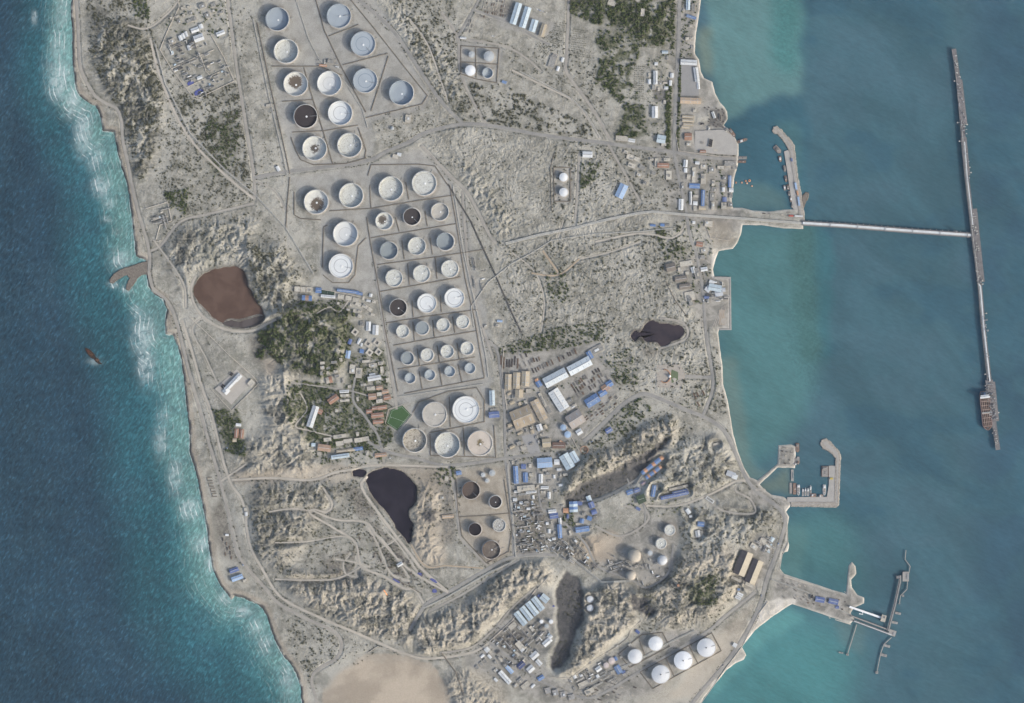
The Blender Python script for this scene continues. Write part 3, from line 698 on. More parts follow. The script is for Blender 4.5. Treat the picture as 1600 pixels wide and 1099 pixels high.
PONDS = [
 ('brown', 9.0, [(313, 432), (330, 423), (352, 418), (368, 417), (380, 424), (386, 436), (388, 446), (394, 458), (402, 471), (409, 483), (414, 495), (410, 503), (395, 510), (375, 513), (355, 508), (335, 497), (320, 482), (307, 468), (302, 452)]),
 ('black', 8.0, [(572, 752), (576, 740), (590, 734), (606, 731), (625, 736), (637, 745), (650, 760), (652, 772), (649, 785), (640, 795), (638, 805), (645, 820), (644, 838), (640, 850), (630, 838), (620, 826), (610, 808), (600, 795), (588, 782), (578, 768)]),
 ('black', 9.0, [(551, 735), (560, 733), (573, 737), (568, 745), (552, 744)]),
 ('sludge', 9.06, [(346, 505), (360, 501), (375, 503), (392, 498), (411, 494), (409, 503), (395, 510), (375, 512), (355, 509)]),
 ('plum', 9.5, [(985, 524), (992, 517), (1001, 519), (1008, 507), (1019, 500), (1030, 505), (1048, 507), (1064, 510), (1068, 520), (1061, 529), (1049, 534), (1036, 542), (1024, 534), (1010, 535), (1001, 526), (991, 533)]),
]
def wiggle(p, k):
    o = []
    for i, (x, y) in enumerate(smooth(p + p[:1], 2.5)[:-1]):
        a = math.sin(x * .41 + y * .23 + k) + .7 * math.sin(x * .93 - y * .77 + 2 * k) + .5 * math.sin(y * 1.7 + x * 1.3)
        b = math.cos(y * .37 - x * .29 + k) + .7 * math.sin(y * 1.03 + x * .61 + k) + .5 * math.cos(x * 1.9 - y * 1.1)
        o.append((x + .55 * a, y + .55 * b))
    return o
PONDS = [(n, l, wiggle(p, i)) for i, (n, l, p) in enumerate(PONDS)]

# ------------------------------------------------------------------ terrain raster
LD = 1.0
G = Raster(60, 1400, -130, 1230, LD)
_w1 = fbm(G.X / 22, G.Y / 22, 3, 11) - .5; _w2 = fbm(G.X / 22, G.Y / 22, 3, 29) - .5
G.WX = G.X + 9 * _w1 + 5 * (fbm(G.X / 6, G.Y / 6, 3, 13) - .5); G.WY = G.Y + 9 * _w2 + 5 * (fbm(G.X / 6, G.Y / 6, 3, 31) - .5)
COAST = COAST_W + COAST_E

def coast_distance(g, wob):
    """+ on land, - at sea, in pixels"""
    X = g.X + wob * 2.4 * (fbm(g.X / 9, g.Y / 9, 3, 71) - .5); Y = g.Y + wob * 2.4 * (fbm(g.X / 9, g.Y / 9, 3, 73) - .5)
    D = np.full(g.shape, 1e9, np.float32)
    ins = np.zeros(g.shape, bool)
    n = len(COAST)
    for i in range(n):
        (xa, ya), (xb, yb) = COAST[i], COAST[(i + 1) % n]
        if i != len(COAST_W) - 1 and i != n - 1:
            dx, dy = xb - xa, yb - ya
            L2 = max(dx * dx + dy * dy, 1e-9)
            t = np.clip(((X - xa) * dx + (Y - ya) * dy) / L2, 0, 1)
            D = np.minimum(D, (X - xa - t * dx) ** 2 + (Y - ya - t * dy) ** 2)
        if ya != yb:
            ins ^= ((Y >= ya) != (Y >= yb)) & (X < (xb - xa) * (Y - ya) / (yb - ya) + xa)
    D = np.sqrt(D)
    return np.where(ins, D, -D).astype(np.float32)

west_of = lambda g: (g.X < 700)
SD = coast_distance(G, np.where(G.X < 600, 1.0, 0.35).astype(np.float32))
BASE = np.where(SD > 0, 3.2 * sst(SD, -0.3, 1.8) + 2.0 * sst(SD, 2, 12) + 7.5 * sst(SD, 14, 80), np.maximum(SD * 1.6, -9)).astype(np.float32)

FLATS = [  # levelled yards
 [(398, -60), (540, -60), (600, 20), (672, 152), (662, 172), (580, 190), (585, 246), (455, 268)], [(452, 278), (580, 255), (655, 232), (700, 275), (728, 340), (765, 520), (765, 600), (620, 632), (597, 460), (500, 452), (500, 340)],
 [(620, 640), (760, 596), (780, 700), (770, 722), (640, 712)], [(708, 738), (790, 722), (800, 866), (760, 886), (722, 838)], [(250, 75), (265, 40), (330, 25), (368, 125), (315, 152), (275, 128)],
 [(715, 62), (785, 76), (780, 132), (720, 125)], [(780, 0), (870, 40), (862, 64), (775, 40)], [(775, 545), (930, 530), (965, 610), (905, 690), (790, 715)], [(790, 715), (905, 700), (880, 740), (862, 775), (850, 870), (803, 870)],
 [(860, 790), (930, 770), (935, 815), (880, 850), (850, 870)], [(960, 838), (1020, 810), (1060, 810), (1062, 840), (1050, 900), (1010, 916), (950, 900), (925, 870)], [(866, 262), (896, 262), (896, 316), (866, 316)],
 [(720, 1035), (760, 990), (840, 915), (868, 940), (866, 985), (845, 1030), (870, 1070), (920, 1060), (980, 1010), (1040, 985), (1120, 985), (1180, 1000), (1090, 1130), (900, 1130), (780, 1090)],
 [(480, 1060), (560, 1020), (680, 1030), (720, 1130), (480, 1130)], [(330, 605), (372, 565), (405, 595), (362, 640)], [(1040, 190), (1150, 190), (1160, 360), (1050, 345), (1035, 270), (1015, 245)], [(1042, 0), (1100, 0), (1120, 170), (1045, 200)],
 [(1060, 400), (1150, 400), (1150, 520), (1100, 510), (1075, 470)], [(1150, 900), (1180, 830), (1215, 840), (1200, 905), (1170, 925)], [(1215, 890), (1345, 920), (1340, 975), (1200, 940)], [(535, 500), (597, 490), (612, 690), (560, 720), (480, 720), (540, 640)],
 [(450, 440), (590, 448), (590, 490), (450, 475)], [(1160, 700), (1310, 690), (1310, 800), (1170, 790)], [(310, 735), (345, 735), (400, 920), (350, 920)],
]
FLAT = G.zeros()
for p in FLATS:
    FLAT = np.maximum(FLAT, G.poly(p, 8, False))
for (x, y, r, *_) in TANKS + CONES:
    G.disc(x, y, r + 4, 5, FLAT)
for b in BLD:
    c_, s_ = math.cos(R(b[4])), math.sin(R(b[4]))
    G.line([(b[0] - c_ * max(b[2] - b[3], 0) / 2, b[1] - s_ * max(b[2] - b[3], 0) / 2), (b[0] + c_ * max(b[2] - b[3], 0) / 2 + .1, b[1] + s_ * max(b[2] - b[3], 0) / 2)], min(b[2], b[3]) * .5 + 2, 6, FLAT)
ROADM = G.zeros()
for pts, w, k in ROADS:
    G.line(smooth(pts, 8), w * .5 + .6, 2.4, ROADM)

ROADH = np.clip(boxblur(boxblur(ROADM, 3), 3) * 2.2, 0, 1)
HILLS = [  # outline, soft px, height m, ridge height m, ridge scale px
 ([(150, 30), (215, 30), (250, 120), (255, 190), (225, 290), (205, 260), (195, 190), (165, 140), (140, 80)], 14, 10, 16, 26),
 ([(252, 390), (285, 355), (350, 340), (400, 345), (395, 385), (385, 430), (370, 410), (330, 415), (300, 430), (290, 470), (275, 430)], 12, 10, 13, 24),
 ([(385, 380), (440, 385), (470, 440), (480, 480), (430, 500), (400, 465), (388, 440)], 14, 22, 15, 22),
 ([(400, 500), (460, 475), (530, 480), (555, 520), (545, 570), (500, 590), (450, 590), (430, 570)], 18, 22, 12, 26),
 ([(400, 595), (450, 570), (470, 640), (480, 680), (500, 720), (470, 740), (380, 742), (370, 700), (420, 670)], 16, 16, 20, 24),
 ([(395, 755), (500, 752), (540, 770), (500, 810), (470, 860), (440, 900), (400, 870), (388, 800)], 14, 16, 14, 26),
 ([(450, 890), (560, 895), (640, 925), (660, 960), (640, 1010), (560, 985), (480, 950), (440, 915)], 12, 20, 26, 26),
 ([(640, 975), (690, 960), (750, 930), (780, 880), (850, 875), (868, 905), (830, 920), (770, 975), (735, 1010), (660, 1025)], 10, 22, 26, 22),
 ([(912, 925), (960, 905), (1000, 925), (990, 975), (950, 1010), (895, 1055), (868, 1056), (900, 1010), (912, 960)], 9, 26, 24, 22),
 ([(990, 920), (1060, 870), (1140, 850), (1180, 900), (1150, 930), (1120, 960), (1050, 985), (1000, 960)], 20, 30, 16, 26),
 ([(880, 760), (900, 720), (960, 700), (1010, 660), (1055, 650), (1062, 680), (1020, 720), (960, 740), (905, 760), (880, 790)], 9, 22, 20, 22),
 ([(1000, 780), (1010, 735), (1050, 690), (1120, 680), (1150, 720), (1140, 760), (1060, 775)], 14, 20, 12, 24),
 ([(1060, 800), (1120, 785), (1215, 800), (1205, 850), (1130, 850), (1070, 860)], 16, 16, 12, 24),
 ([(575, 20), (650, 20), (700, 80), (730, 140), (720, 180), (680, 130), (620, 60)], 14, 4, 7, 18),
 ([(720, 240), (760, 280), (810, 360), (780, 370), (745, 320), (715, 280)], 10, 5, 10, 16),
 ([(655, 960), (700, 940), (700, 975), (665, 990)], 8, 4, 4, 20), ([(690, 1060), (740, 1040), (780, 1060), (800, 1110), (700, 1120)], 14, 14, 12, 24),
 ([(640, 790), (660, 750), (690, 770), (680, 840), (700, 880), (640, 880)], 10, 8, 8, 20),
 ([(870, 840), (915, 825), (940, 850), (925, 880), (890, 882)], 10, 8, 4, 24), ([(1000, 1060), (1030, 1040), (1060, 1090), (1000, 1110)], 10, 5, 5, 18),
]
BASINS = [  # outline, soft, depth
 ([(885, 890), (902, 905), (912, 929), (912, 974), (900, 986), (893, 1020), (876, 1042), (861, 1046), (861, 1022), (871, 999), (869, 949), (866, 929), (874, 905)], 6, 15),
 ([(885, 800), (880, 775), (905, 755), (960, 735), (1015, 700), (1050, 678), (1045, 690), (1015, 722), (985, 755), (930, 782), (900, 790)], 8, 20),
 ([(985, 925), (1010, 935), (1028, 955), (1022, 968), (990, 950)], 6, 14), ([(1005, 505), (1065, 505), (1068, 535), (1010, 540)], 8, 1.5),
]
ROUGH = np.clip(1 - FLAT * 1.2 - .7 * ROADM, 0, 1) * sst(SD, 3, 10)
Hh = BASE.copy()
for k, (p, soft, amp, ramp, sc) in enumerate(HILLS):
    m = G.poly(p, soft)
    rx = G.WX + 12 * _w2; ry = G.WY + 12 * _w1
    rd = ridged(rx / sc, ry / sc, 5, 100 + k, .55)
    rf = ridged((G.WX * .8 + G.WY * .45) / 5.5, (G.WY - G.WX * .3) / 11, 3, 150 + k, .6)
    Hh += m * (amp * (.45 + .55 * fbm(G.X / 40, G.Y / 40, 3, 200 + k)) * 1.35 + .55 * ramp * (rd - .25) + 2.5 * (rf - .4)) * np.clip(1 - FLAT - .8 * ROADH, 0.0, 1)
for p, soft, dep in BASINS:
    bm_ = G.poly(p, soft)
    Hh -= bm_ * (dep + 5 * (fbm(G.X / 9, G.Y / 9, 4, 361) - .5))
t = fbm(G.WX / 55, G.WY / 55, 5, 301, .55) * 15
ter = np.floor(t) + sst(t - np.floor(t), .0, .11)
PLATEAU = G.poly([(640, 0), (720, 190), (760, 200), (945, 228), (1010, 320), (1080, 380), (1060, 440), (1100, 520), (1130, 640), (1020, 610), (960, 600), (930, 530), (800, 545), (790, 440), (770, 370), (730, 280), (660, 225), (700, 200), (640, 100), (560, 0)], 10)
Hh += ROUGH * (PLATEAU * (ter - t + .12 * np.sin(t * .7)) * 3.2 + (fbm(G.X / 7, G.Y / 7, 4, 311) - .5) * 1.5 * (.4 + sst(fbm(G.X / 60, G.Y / 60, 3, 351), .4, .6)) + (fbm(G.X / 26, G.Y / 26, 3, 313) - .5) * 3)
Hh += sst(SD, 1, 5) * (1 - ROUGH) * (fbm(G.X / 5, G.Y / 5, 3, 321) - .5) * .6 * (1 - ROADM)
rock_w = (1 - sst(SD, 1.5, 5)) * sst(SD, -3, 0) * (G.X < 600)
Hh += rock_w * (fbm(G.X / 2.2, G.Y / 2.2, 2, 331) - .4) * 3.0
# running water: route rain down the steepest slope and cut gullies where it gathers
def drain(h, steps):
    ny_, nx_ = h.shape
    pad_ = np.pad(h, 1, mode='edge'); best = np.zeros(h.shape, np.float32); tgt = np.arange(h.size).reshape(h.shape)
    base_ = tgt.copy()
    for dy in (-1, 0, 1):
        for dx in (-1, 0, 1):
            if dx == 0 and dy == 0: continue
            s = (h - pad_[1 + dy:1 + dy + ny_, 1 + dx:1 + dx + nx_]) / math.hypot(dx, dy)
            m_ = s > best
            iy = np.clip(np.arange(ny_) + dy, 0, ny_ - 1)[:, None]; ix = np.clip(np.arange(nx_) + dx, 0, nx_ - 1)[None, :]
            tgt = np.where(m_, iy * nx_ + ix, tgt); best = np.maximum(best, s)
    t = tgt.ravel(); stuck = t == base_.ravel()
    w = np.ones(h.size); A = np.ones(h.size)
    for _ in range(steps):
        w[stuck] = 0
        w = np.bincount(t, weights=w, minlength=h.size); A += w
    return A.reshape(h.shape).astype(np.float32)
HM = G.zeros()
for p, soft, *_ in HILLS:
    HM = np.maximum(HM, G.poly(p, soft))
hs = boxblur(boxblur(Hh + 10 * HM, 2), 2) + (fbm(G.X / 12, G.Y / 12, 4, 341) - .5) * (4.0 - 1.5 * HM) + (vn(G.X / 1.7, G.Y / 1.7, 343) - .5) * .45
A1 = drain(hs, 70)
CH = np.clip(np.log2(A1) / 7.5, 0, 1)
BIGC = boxblur(sst(CH, .62, .95), 1)
Hh -= (boxblur(CH ** 1.3, 1) * HM * 19 + BIGC * PLATEAU * (1 - HM) * 3.0) * np.clip(1 - FLAT - ROADH, 0, 1)
RILL = np.clip(boxblur(sst(CH, .5, .85), 1) * HM * .7 + BIGC * (1 - HM) * 1.1, 0, 1)
Hh = np.where(SD > 1.5, np.maximum(Hh, 2.0), Hh)
for nm, lev, p in PONDS:
    m = G.poly(p, 0, False); big = boxblur(boxblur(m, 6), 5); near_ = sst(big, .02, .35)
    Hh = Hh * (1 - near_) + np.maximum(Hh, lev + 1.2) * near_
    mm = boxblur(m, 1)
    Hh = np.where(mm > .35, lev - 3.0 * sst(mm, .35, .9) + .6 * (1 - sst(mm, .35, .6)), Hh)
Hh = Hh.astype(np.float32)

def zt(x, y):
    return G.sample(Hh, x, y)

# ------------------------------------------------------------------ ground cover masks
def mx(polys, soft):
    o = G.zeros()
    for p in polys:
        o = np.maximum(o, G.poly(p, soft))
    return o
PAD = mx(FLATS[:3] + FLATS[5:7], 4)
TAN = mx([HILLS[i][0] for i in (6, 7, 8, 9)] + [HILLS[i][0] for i in (16, 10)], 12)
TAN = np.maximum(TAN, mx([HILLS[i][0] for i in (4, 5, 17, 18, 19)], 14) * .55)
DARKP = mx([HILLS[0][0], HILLS[2][0], HILLS[3][0], [(255, 395), (285, 365), (330, 350), (320, 385), (285, 430), (265, 430)], [(135, 10), (180, 10), (210, 60), (170, 80), (150, 70)]], 12) * sst(fbm(G.WX / 22, G.WY / 22, 5, 401, .6), .42, .56)
HILLM = mx([h[0] for h in HILLS[4:13]], 10)
DARKP = np.maximum(DARKP, HILLM * sst(fbm(G.WX / 20 + 40, G.WY / 14, 5, 405, .6), .53, .6) * .85)  # dark hill patches: painted shadow zones together with vegetation
DARKP = np.maximum(DARKP, mx([[(395, 755), (440, 752), (450, 790), (425, 850), (400, 870)], [(495, 750), (560, 755), (580, 800), (540, 790)], [(640, 820), (690, 760), (690, 700), (660, 740)]], 14) * .7)
GREEN = mx([[(870, -60), (1052, -60), (1050, 72), (1000, 70), (985, 45), (930, 38), (893, 22)], [(928, 50), (992, 48), (1000, 85), (985, 120), (1000, 158), (970, 160), (935, 135), (940, 90)], [(975, 165), (1005, 165), (1010, 212), (965, 215)],
 [(405, 520), (440, 495), (500, 475), (545, 485), (555, 520), (540, 565), (505, 590), (470, 580), (430, 565), (395, 560)], [(455, 600), (540, 600), (560, 680), (520, 700), (480, 690), (440, 640)], [(333, 640), (375, 640), (385, 715), (355, 700)], [(540, 560), (600, 540), (612, 690), (560, 700)],
 [(1075, 905), (1120, 895), (1115, 945), (1080, 945)], [(335, 190), (365, 200), (360, 260), (335, 270), (320, 230)]], 8) * sst(fbm(G.WX / 9, G.WY / 9, 4, 411), .3, .6)
GREY = mx([FLATS[i] for i in (7, 8, 9, 10, 11, 15, 19, 16, 17, 18, 22)] + [[(720, 1035), (760, 990), (840, 915), (868, 940), (866, 985), (845, 1030), (870, 1070), (980, 1010), (1040, 985), (1110, 985), (1030, 1080), (880, 1110)]], 6) * .8
BEACH = mx([[(1162, 1006), (1176, 966), (1196, 940), (1242, 936), (1242, 950), (1204, 974), (1172, 1006)], [(1170, 985), (1205, 955), (1235, 945), (1215, 965), (1185, 990), (1160, 1012), (1168, 1000)], [(1115, 1062), (1166, 1022), (1162, 1034), (1100, 1092)], [(1222, 790), (1236, 786), (1230, 805), (1226, 802)], [(1112, 390), (1122, 390), (1116, 434), (1110, 432)]], 2)
BEACH = np.maximum(BEACH, (1 - sst(SD, 1, 5)) * sst(SD, -2, 0) * ((G.X > 600) * .6))
WESTB = G.line(COAST_W, 6, 7) * (SD > 0) * sst(SD, 1.5, 4)
SAND0 = G.poly([(508, 1078), (540, 1046), (570, 1026), (590, 1022), (640, 1026), (672, 1034), (700, 1075), (716, 1140), (500, 1140)], 3) * (.72 + .28 * sst(fbm(G.X / 30, G.Y / 16, 4, 451), .35, .6))
SAND = mx([[(520, 1062), (560, 1030), (640, 1030), (672, 1040), (700, 1085), (710, 1140), (500, 1140), (510, 1085)], [(1112, 1000), (1180, 940), (1160, 1005), (1090, 1090), (1040, 1090), (1070, 1060)], [(1100, 344), (1140, 345), (1150, 380), (1110, 385)], [(412, 562), (436, 558), (428, 588), (412, 582)], [(975, 845), (960, 828), (905, 840), (920, 880), (955, 875)]], 8)
SAND = np.maximum(SAND * np.where(G.X > 1000, .45, 1.0), SAND0)
SAND = np.maximum(SAND, WESTB * .55)
SAND = np.maximum(SAND, mx([[(590, 725), (700, 730), (690, 790), (700, 880), (660, 890), (645, 850), (655, 770)], [(362, 738), (560, 725), (560, 750), (365, 756)], [(700, 740), (795, 725), (800, 866), (760, 886), (722, 838)]], 6) * .55)
OIL_SHADE = mx([[(984, 523), (992, 515), (1003, 514), (1006, 530), (990, 536)], [(664, 800), (672, 793), (681, 797), (681, 812), (672, 819), (662, 812)], BASINS[0][0], BASINS[2][0]], 2.4) * 1.0
OIL_SHADE = np.maximum(OIL_SHADE, mx([BASINS[1][0]], 3) * .95)  # shadow of the gully painted dark onto its floor
OIL_SHADE = np.maximum(OIL_SHADE, mx([[(1108, 168), (1130, 168), (1136, 185), (1126, 200), (1108, 195)], [(1020, 140), (1040, 140), (1040, 160), (1020, 160)]], 3) * .7)
OIL_SHADE = np.maximum(OIL_SHADE, (1 - sst(SD, 2.0, 5.5)) * sst(SD, -2, 0) * (G.X < 600) * (.95 * sst(fbm(G.X / 12, G.Y / 12, 3, 421), .3, .5)))
for nm, lev, p in PONDS[:1]:
    OIL_SHADE = np.maximum(OIL_SHADE, G.poly([(360, 508), (380, 498), (400, 500), (414, 495), (410, 503), (395, 510), (375, 513)], 3) * .8)

vis = boxblur((SD > -6).astype(np.float32), 2) > 0
ny, nx = G.shape
idx = np.full(G.shape, -1, np.int32)
keep = vis
idx[keep] = np.arange(keep.sum(), dtype=np.int32)
vx = np.stack([(G.X[keep] - CX) * S, (CY - G.Y[keep]) * S, Hh[keep]], 1)
q = np.stack([idx[:-1, :-1], idx[1:, :-1], idx[1:, 1:], idx[:-1, 1:]], -1).reshape(-1, 4)
q = q[(q >= 0).all(1)]

def ground_material():
    t = NT('ground')
    p = t.pos()
    cA, pad, tan, dark, green = t.attr('cover_a')
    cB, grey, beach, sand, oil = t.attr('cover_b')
    cC, rgh, scr, plo, rdv = t.attr('cover_c')
    cD, ril, wet, stn, _ = t.attr('cover_d')
    n1 = t.noise(p, 0.004, 6, 0.6, 0.3)
    n2 = t.noise(p, 0.022, 6, 0.62, 0.4)
    n3 = t.noise(p, 0.09, 5, 0.65)
    n4 = t.noise(p, 0.0075, 4, 0.55, 0.8)
    c = t.mix(t.step(n2, .35, .65), lin((131, 130, 121)), lin((165, 163, 153)))
    c = t.mix(t.math('MULTIPLY', t.step(n1, .45, .62), .7), c, lin((180, 178, 168)))
    c = t.mix(t.math('MULTIPLY', t.step(n3, .54, .68), .34), c, lin((112, 112, 102)))
    c = t.mix(t.math('MULTIPLY', t.step(n4, .56, .7), .5), c, lin((128, 129, 119)))
    c = t.mix(t.math('MULTIPLY', t.step(n3, .36, .47, 1, 0), t.math('MULTIPLY', rgh, .32)), c, lin((186, 184, 174)))
    # rills: weedy cracks that wander over the bare rock
    for (sc, wd, am, ds) in ((.0052, .009, .6, 1.6), (.012, .010, .5, 1.2)):
        rl = t.math('ABSOLUTE', t.math('SUBTRACT', t.noise(p, sc, 5, .55, ds), .5))
        ln_ = t.math('MULTIPLY', t.step(rl, wd * .35, wd, 1, 0), t.step(t.noise(p, sc * 3.1, 3, .6), .42, .58))
        c = t.mix(t.math('MULTIPLY', t.math('MULTIPLY', ln_, am), rgh), c, lin((100, 100, 88)))
    def lay(c, mask, lo, hi, n, a=.35, b=.65, amt=1.0):
        col = t.mix(t.step(n, a, b), lin(lo), lin(hi))
        return t.mix(t.math('MULTIPLY', mask, amt), c, col)
    c = lay(c, pad, (150, 149, 143), (164, 163, 157), n2, amt=.85)
    c = lay(c, tan, (132, 127, 116), (180, 174, 160), n3, .32, .68, .8)
    c = lay(c, dark, (82, 83, 78), (124, 123, 115), n3, .38, .62)
    c = lay(c, grey, (116, 115, 110), (158, 155, 149), n2, amt=.8)
    c = lay(c, sand, (158, 148, 133), (180, 169, 152), n1, .4, .6)
    c = lay(c, green, (72, 77, 62), (112, 114, 94), n3)
    c = lay(c, scr, (88, 90, 77), (122, 122, 106), n3, .35, .6)
    c = lay(c, plo, (86, 82, 76), (134, 129, 119), n3, .4, .62, .85)
    c = t.mix(t.math('MULTIPLY', rdv, .3), c, lin((112, 110, 102)))
    c = t.mix(t.math('MULTIPLY', ril, .62), c, lin((98, 98, 87)))
    c = lay(c, beach, (180, 176, 165), (204, 200, 190), n2)
    c = lay(c, oil, (74, 75, 76), (104, 102, 99), t.math('ADD', t.math('MULTIPLY', n2, .6), t.math('MULTIPLY', n3, .4)), .35, .65)  # oily and dark ground, plus the painted gully shadow
    c = t.mix(t.math('MULTIPLY', wet, t.step(n3, .3, .6, .45, .95)), c, lin((92, 86, 79)))
    c = t.mix(t.math('MULTIPLY', stn, .45), c, lin((112, 104, 96)))
    grit = t.step(t.noise(p, 0.35, 3, .6), .25, .75, .84, 1.12)
    comb = t.n('ShaderNodeCombineColor')
    for i in range(3):
        t.set(comb.inputs[i], grit)
    c = t.mix(1.0, c, comb.outputs[0], 'MULTIPLY')
    hb = t.math('ADD', t.math('MULTIPLY', t.noise(p, .045, 6, .7, .4), 1.0), t.math('MULTIPLY', t.noise(p, .16, 4, .65), .35))
    hb = t.math('MULTIPLY', hb, t.math('ADD', t.math('MULTIPLY', rgh, .85), .15))
    t.bump(hb, 8.0, .48)
    return t.done(c, .95, 0, .1)
gme = fast_mesh('ground', vx, q, ground_material())
def colattr(me, name, chans):
    a = me.color_attributes.new(name, 'FLOAT_COLOR', 'POINT')
    d = np.stack([np.clip(c, 0, 1) for c in chans], 1).astype(np.float32)
    a.data.foreach_set('color', d.ravel())
colattr(gme, 'cover_a', [PAD[keep], TAN[keep], DARKP[keep], GREEN[keep]])
colattr(gme, 'cover_b', [GREY[keep], BEACH[keep], SAND[keep], OIL_SHADE[keep]])
PLOTS = mx([[(388, 528), (425, 520), (430, 555), (408, 568), (392, 560)], [(500, 880), (560, 850), (560, 890), (540, 920)], [(560, 800), (600, 830), (660, 890), (640, 915), (600, 890)], [(540, 760), (580, 770), (600, 810), (560, 812)], [(350, 780), (372, 840), (380, 880), (345, 870), (330, 800)], [(1000, 540), (1040, 545), (1020, 560)], [(802, 775), (850, 775), (852, 868), (806, 868)], [(850, 842), (900, 845), (935, 890), (900, 885)], [(730, 25), (800, 0), (800, 30)], [(690, 750), (710, 750), (712, 850), (690, 850)], [(770, 985), (830, 990), (800, 1030), (770, 1010)]], 8) * (1 - ROADM) * .8
VERGE = np.clip(boxblur(ROADM, 4) * 1.6, 0, 1) * (1 - ROADM) * sst(fbm(G.X / 8, G.Y / 8, 3, 431), .4, .6)
DENS = G.zeros()
def cover_c():
    sc = np.clip(boxblur(boxblur(DENS, 2), 2) * 1.0, 0, 1)
    return [np.clip(1 - FLAT - ROADM, 0, 1)[keep], sc[keep] * .75, PLOTS[keep], VERGE[keep]]
WET = G.zeros()
for nm, lev, p in PONDS:
    WET = np.maximum(WET, sst(boxblur(boxblur(G.poly(p, 0, False), 4), 4), .02, .5) * .8)
STN = G.zeros()
for (x, y, r, *_) in TANKS:
    STN = np.maximum(STN, G.disc(x, y, r + 5, 8))
STN *= sst(fbm(G.X / 7, G.Y / 7, 3, 441), .42, .62)
colattr(gme, 'cover_d', [(RILL * np.clip(1 - FLAT * 1.3 - ROADM, 0, 1) * sst(fbm(G.X / 30, G.Y / 30, 2, 445), .3, .5))[keep], WET[keep], STN[keep], STN[keep] * 0])
colattr(gme, 'cover_c', cover_c())
gme.polygons.foreach_set('use_smooth', np.ones(len(gme.polygons), bool))
ground = put('ground', gme)
ground['kind'] = 'structure'

# ------------------------------------------------------------------ sea
E = Raster(-420, 2020, -420, 1520, 4.0)
SDE = coast_distance(E, np.full(E.shape, .5, np.float32))
E.WX = E.X + 22 * (fbm(E.X / 34, E.Y / 34, 5, 511, .6) - .5); E.WY = E.Y + 26 * (fbm(E.X / 34, E.Y / 34, 5, 513, .6) - .5)
west = E.X < 700
dw = -SDE
def rgb(c):
    return np.array(lin(c)[:3], np.float32)
def lerp(A, m, c):
    return A * (1 - m[..., None]) + np.asarray(c, np.float32) * m[..., None]
T = np.zeros(E.shape + (3,), np.float32)
T[:] = rgb((66, 97, 106))
big = fbm(E.X / 90, E.Y / 60, 4, 521)
T = lerp(T, sst(big, .45, .7) * .6, rgb((72, 100, 110)))
T = lerp(T, sst(big, .45, .3) * .6, rgb((56, 89, 103)))
T = lerp(T, sst(E.X, 1490, 1560) * .55 * sst(big, .3, .6), rgb((50, 79, 97)))
shal = [
 ([(1080, -300), (1251, -300), (1251, 150), (1225, 152), (1200, 155), (1168, 165), (1150, 181), (1120, 190)], 9, (94, 128, 127), .95),
 ([(1195, -300), (1253, -300), (1250, 90), (1235, 120), (1205, 90)], 20, (66, 120, 118), .6),
 ([(1084, 40), (1115, 40), (1118, 110), (1105, 118), (1090, 95)], 10, (112, 128, 116), .8),
 ([(1120, 196), (1160, 178), (1215, 160), (1250, 155), (1262, 200), (1262, 330), (1140, 330)], 14, (56, 93, 105), .8),
 ([(1140, 285), (1195, 292), (1222, 300), (1232, 330), (1140, 330)], 8, (84, 112, 112), .8), ([(1205, 195), (1240, 190), (1256, 240), (1258, 320), (1235, 250)], 12, (74, 108, 110), .6),
 ([(1100, 352), (1278, 356), (1282, 440), (1282, 560), (1270, 610), (1262, 650), (1225, 690), (1200, 720), (1150, 730), (1120, 560)], 30, (78, 117, 117), .9),
 ([(1232, 360), (1276, 360), (1280, 470), (1278, 560), (1250, 560), (1238, 470)], 12, (70, 106, 104), .75),
 ([(1120, 560), (1150, 560), (1165, 640), (1180, 730), (1215, 740), (1150, 760)], 14, (98, 120, 114), .8), ([(1185, 757), (1235, 730), (1238, 770), (1190, 772)], 5, (96, 112, 104), .9),
 ([(1277, 358), (1300, 365), (1305, 420), (1296, 500), (1290, 570), (1284, 560), (1280, 470)], 10, (58, 106, 112), .6),
 ([(1222, 795), (1320, 798), (1345, 830), (1345, 930), (1215, 900)], 40, (72, 113, 114), .88), ([(1222, 820), (1260, 830), (1255, 905), (1215, 895)], 10, (88, 124, 120), .6),
 ([(1150, 1010), (1230, 950), (1325, 980), (1345, 1040), (1330, 1110), (1320, 1400), (1060, 1400), (1090, 1100)], 60, (76, 126, 126), .9),
 ([(1150, 1010), (1200, 965), (1240, 950), (1262, 962), (1180, 1020), (1120, 1090), (1100, 1100)], 12, (96, 148, 144), .6),
 ([(1300, 965), (1345, 975), (1350, 1020), (1315, 1010)], 10, (92, 116, 116), .6),
]
east = ~west
for p, soft, c, amt in shal:
    T = lerp(T, E.poly(p, soft) * amt * east, rgb(c))
tealw = np.clip(dw + 16 * (fbm(E.X / 40, E.Y / 40, 3, 531) - .5), 0, 999)
Wc = np.zeros_like(T); Wc[:] = rgb((45, 69, 82))
reach = np.interp(E.Y, [-200, 0, 150, 400, 620, 850, 1100, 1500], [86, 92, 98, 130, 152, 152, 176, 180]).astype(np.float32)
Wc = lerp(Wc, 1 - sst(tealw / reach, .55, 1.15), rgb((52, 92, 100)))
Wc = lerp(Wc, (1 - sst(tealw / reach, .2, .55)) * .85, rgb((72, 116, 118)))
Wc = lerp(Wc, (1 - sst(tealw, 10, 56)) * .8, rgb((116, 150, 142)))
Wc = lerp(Wc, sst(fbm(E.X / 35, E.Y / 20, 3, 541), .5, .7) * .25, rgb((60, 84, 94)))
Wg = (Wc * np.array([.25, .6, .15], np.float32)).sum(-1, keepdims=True)
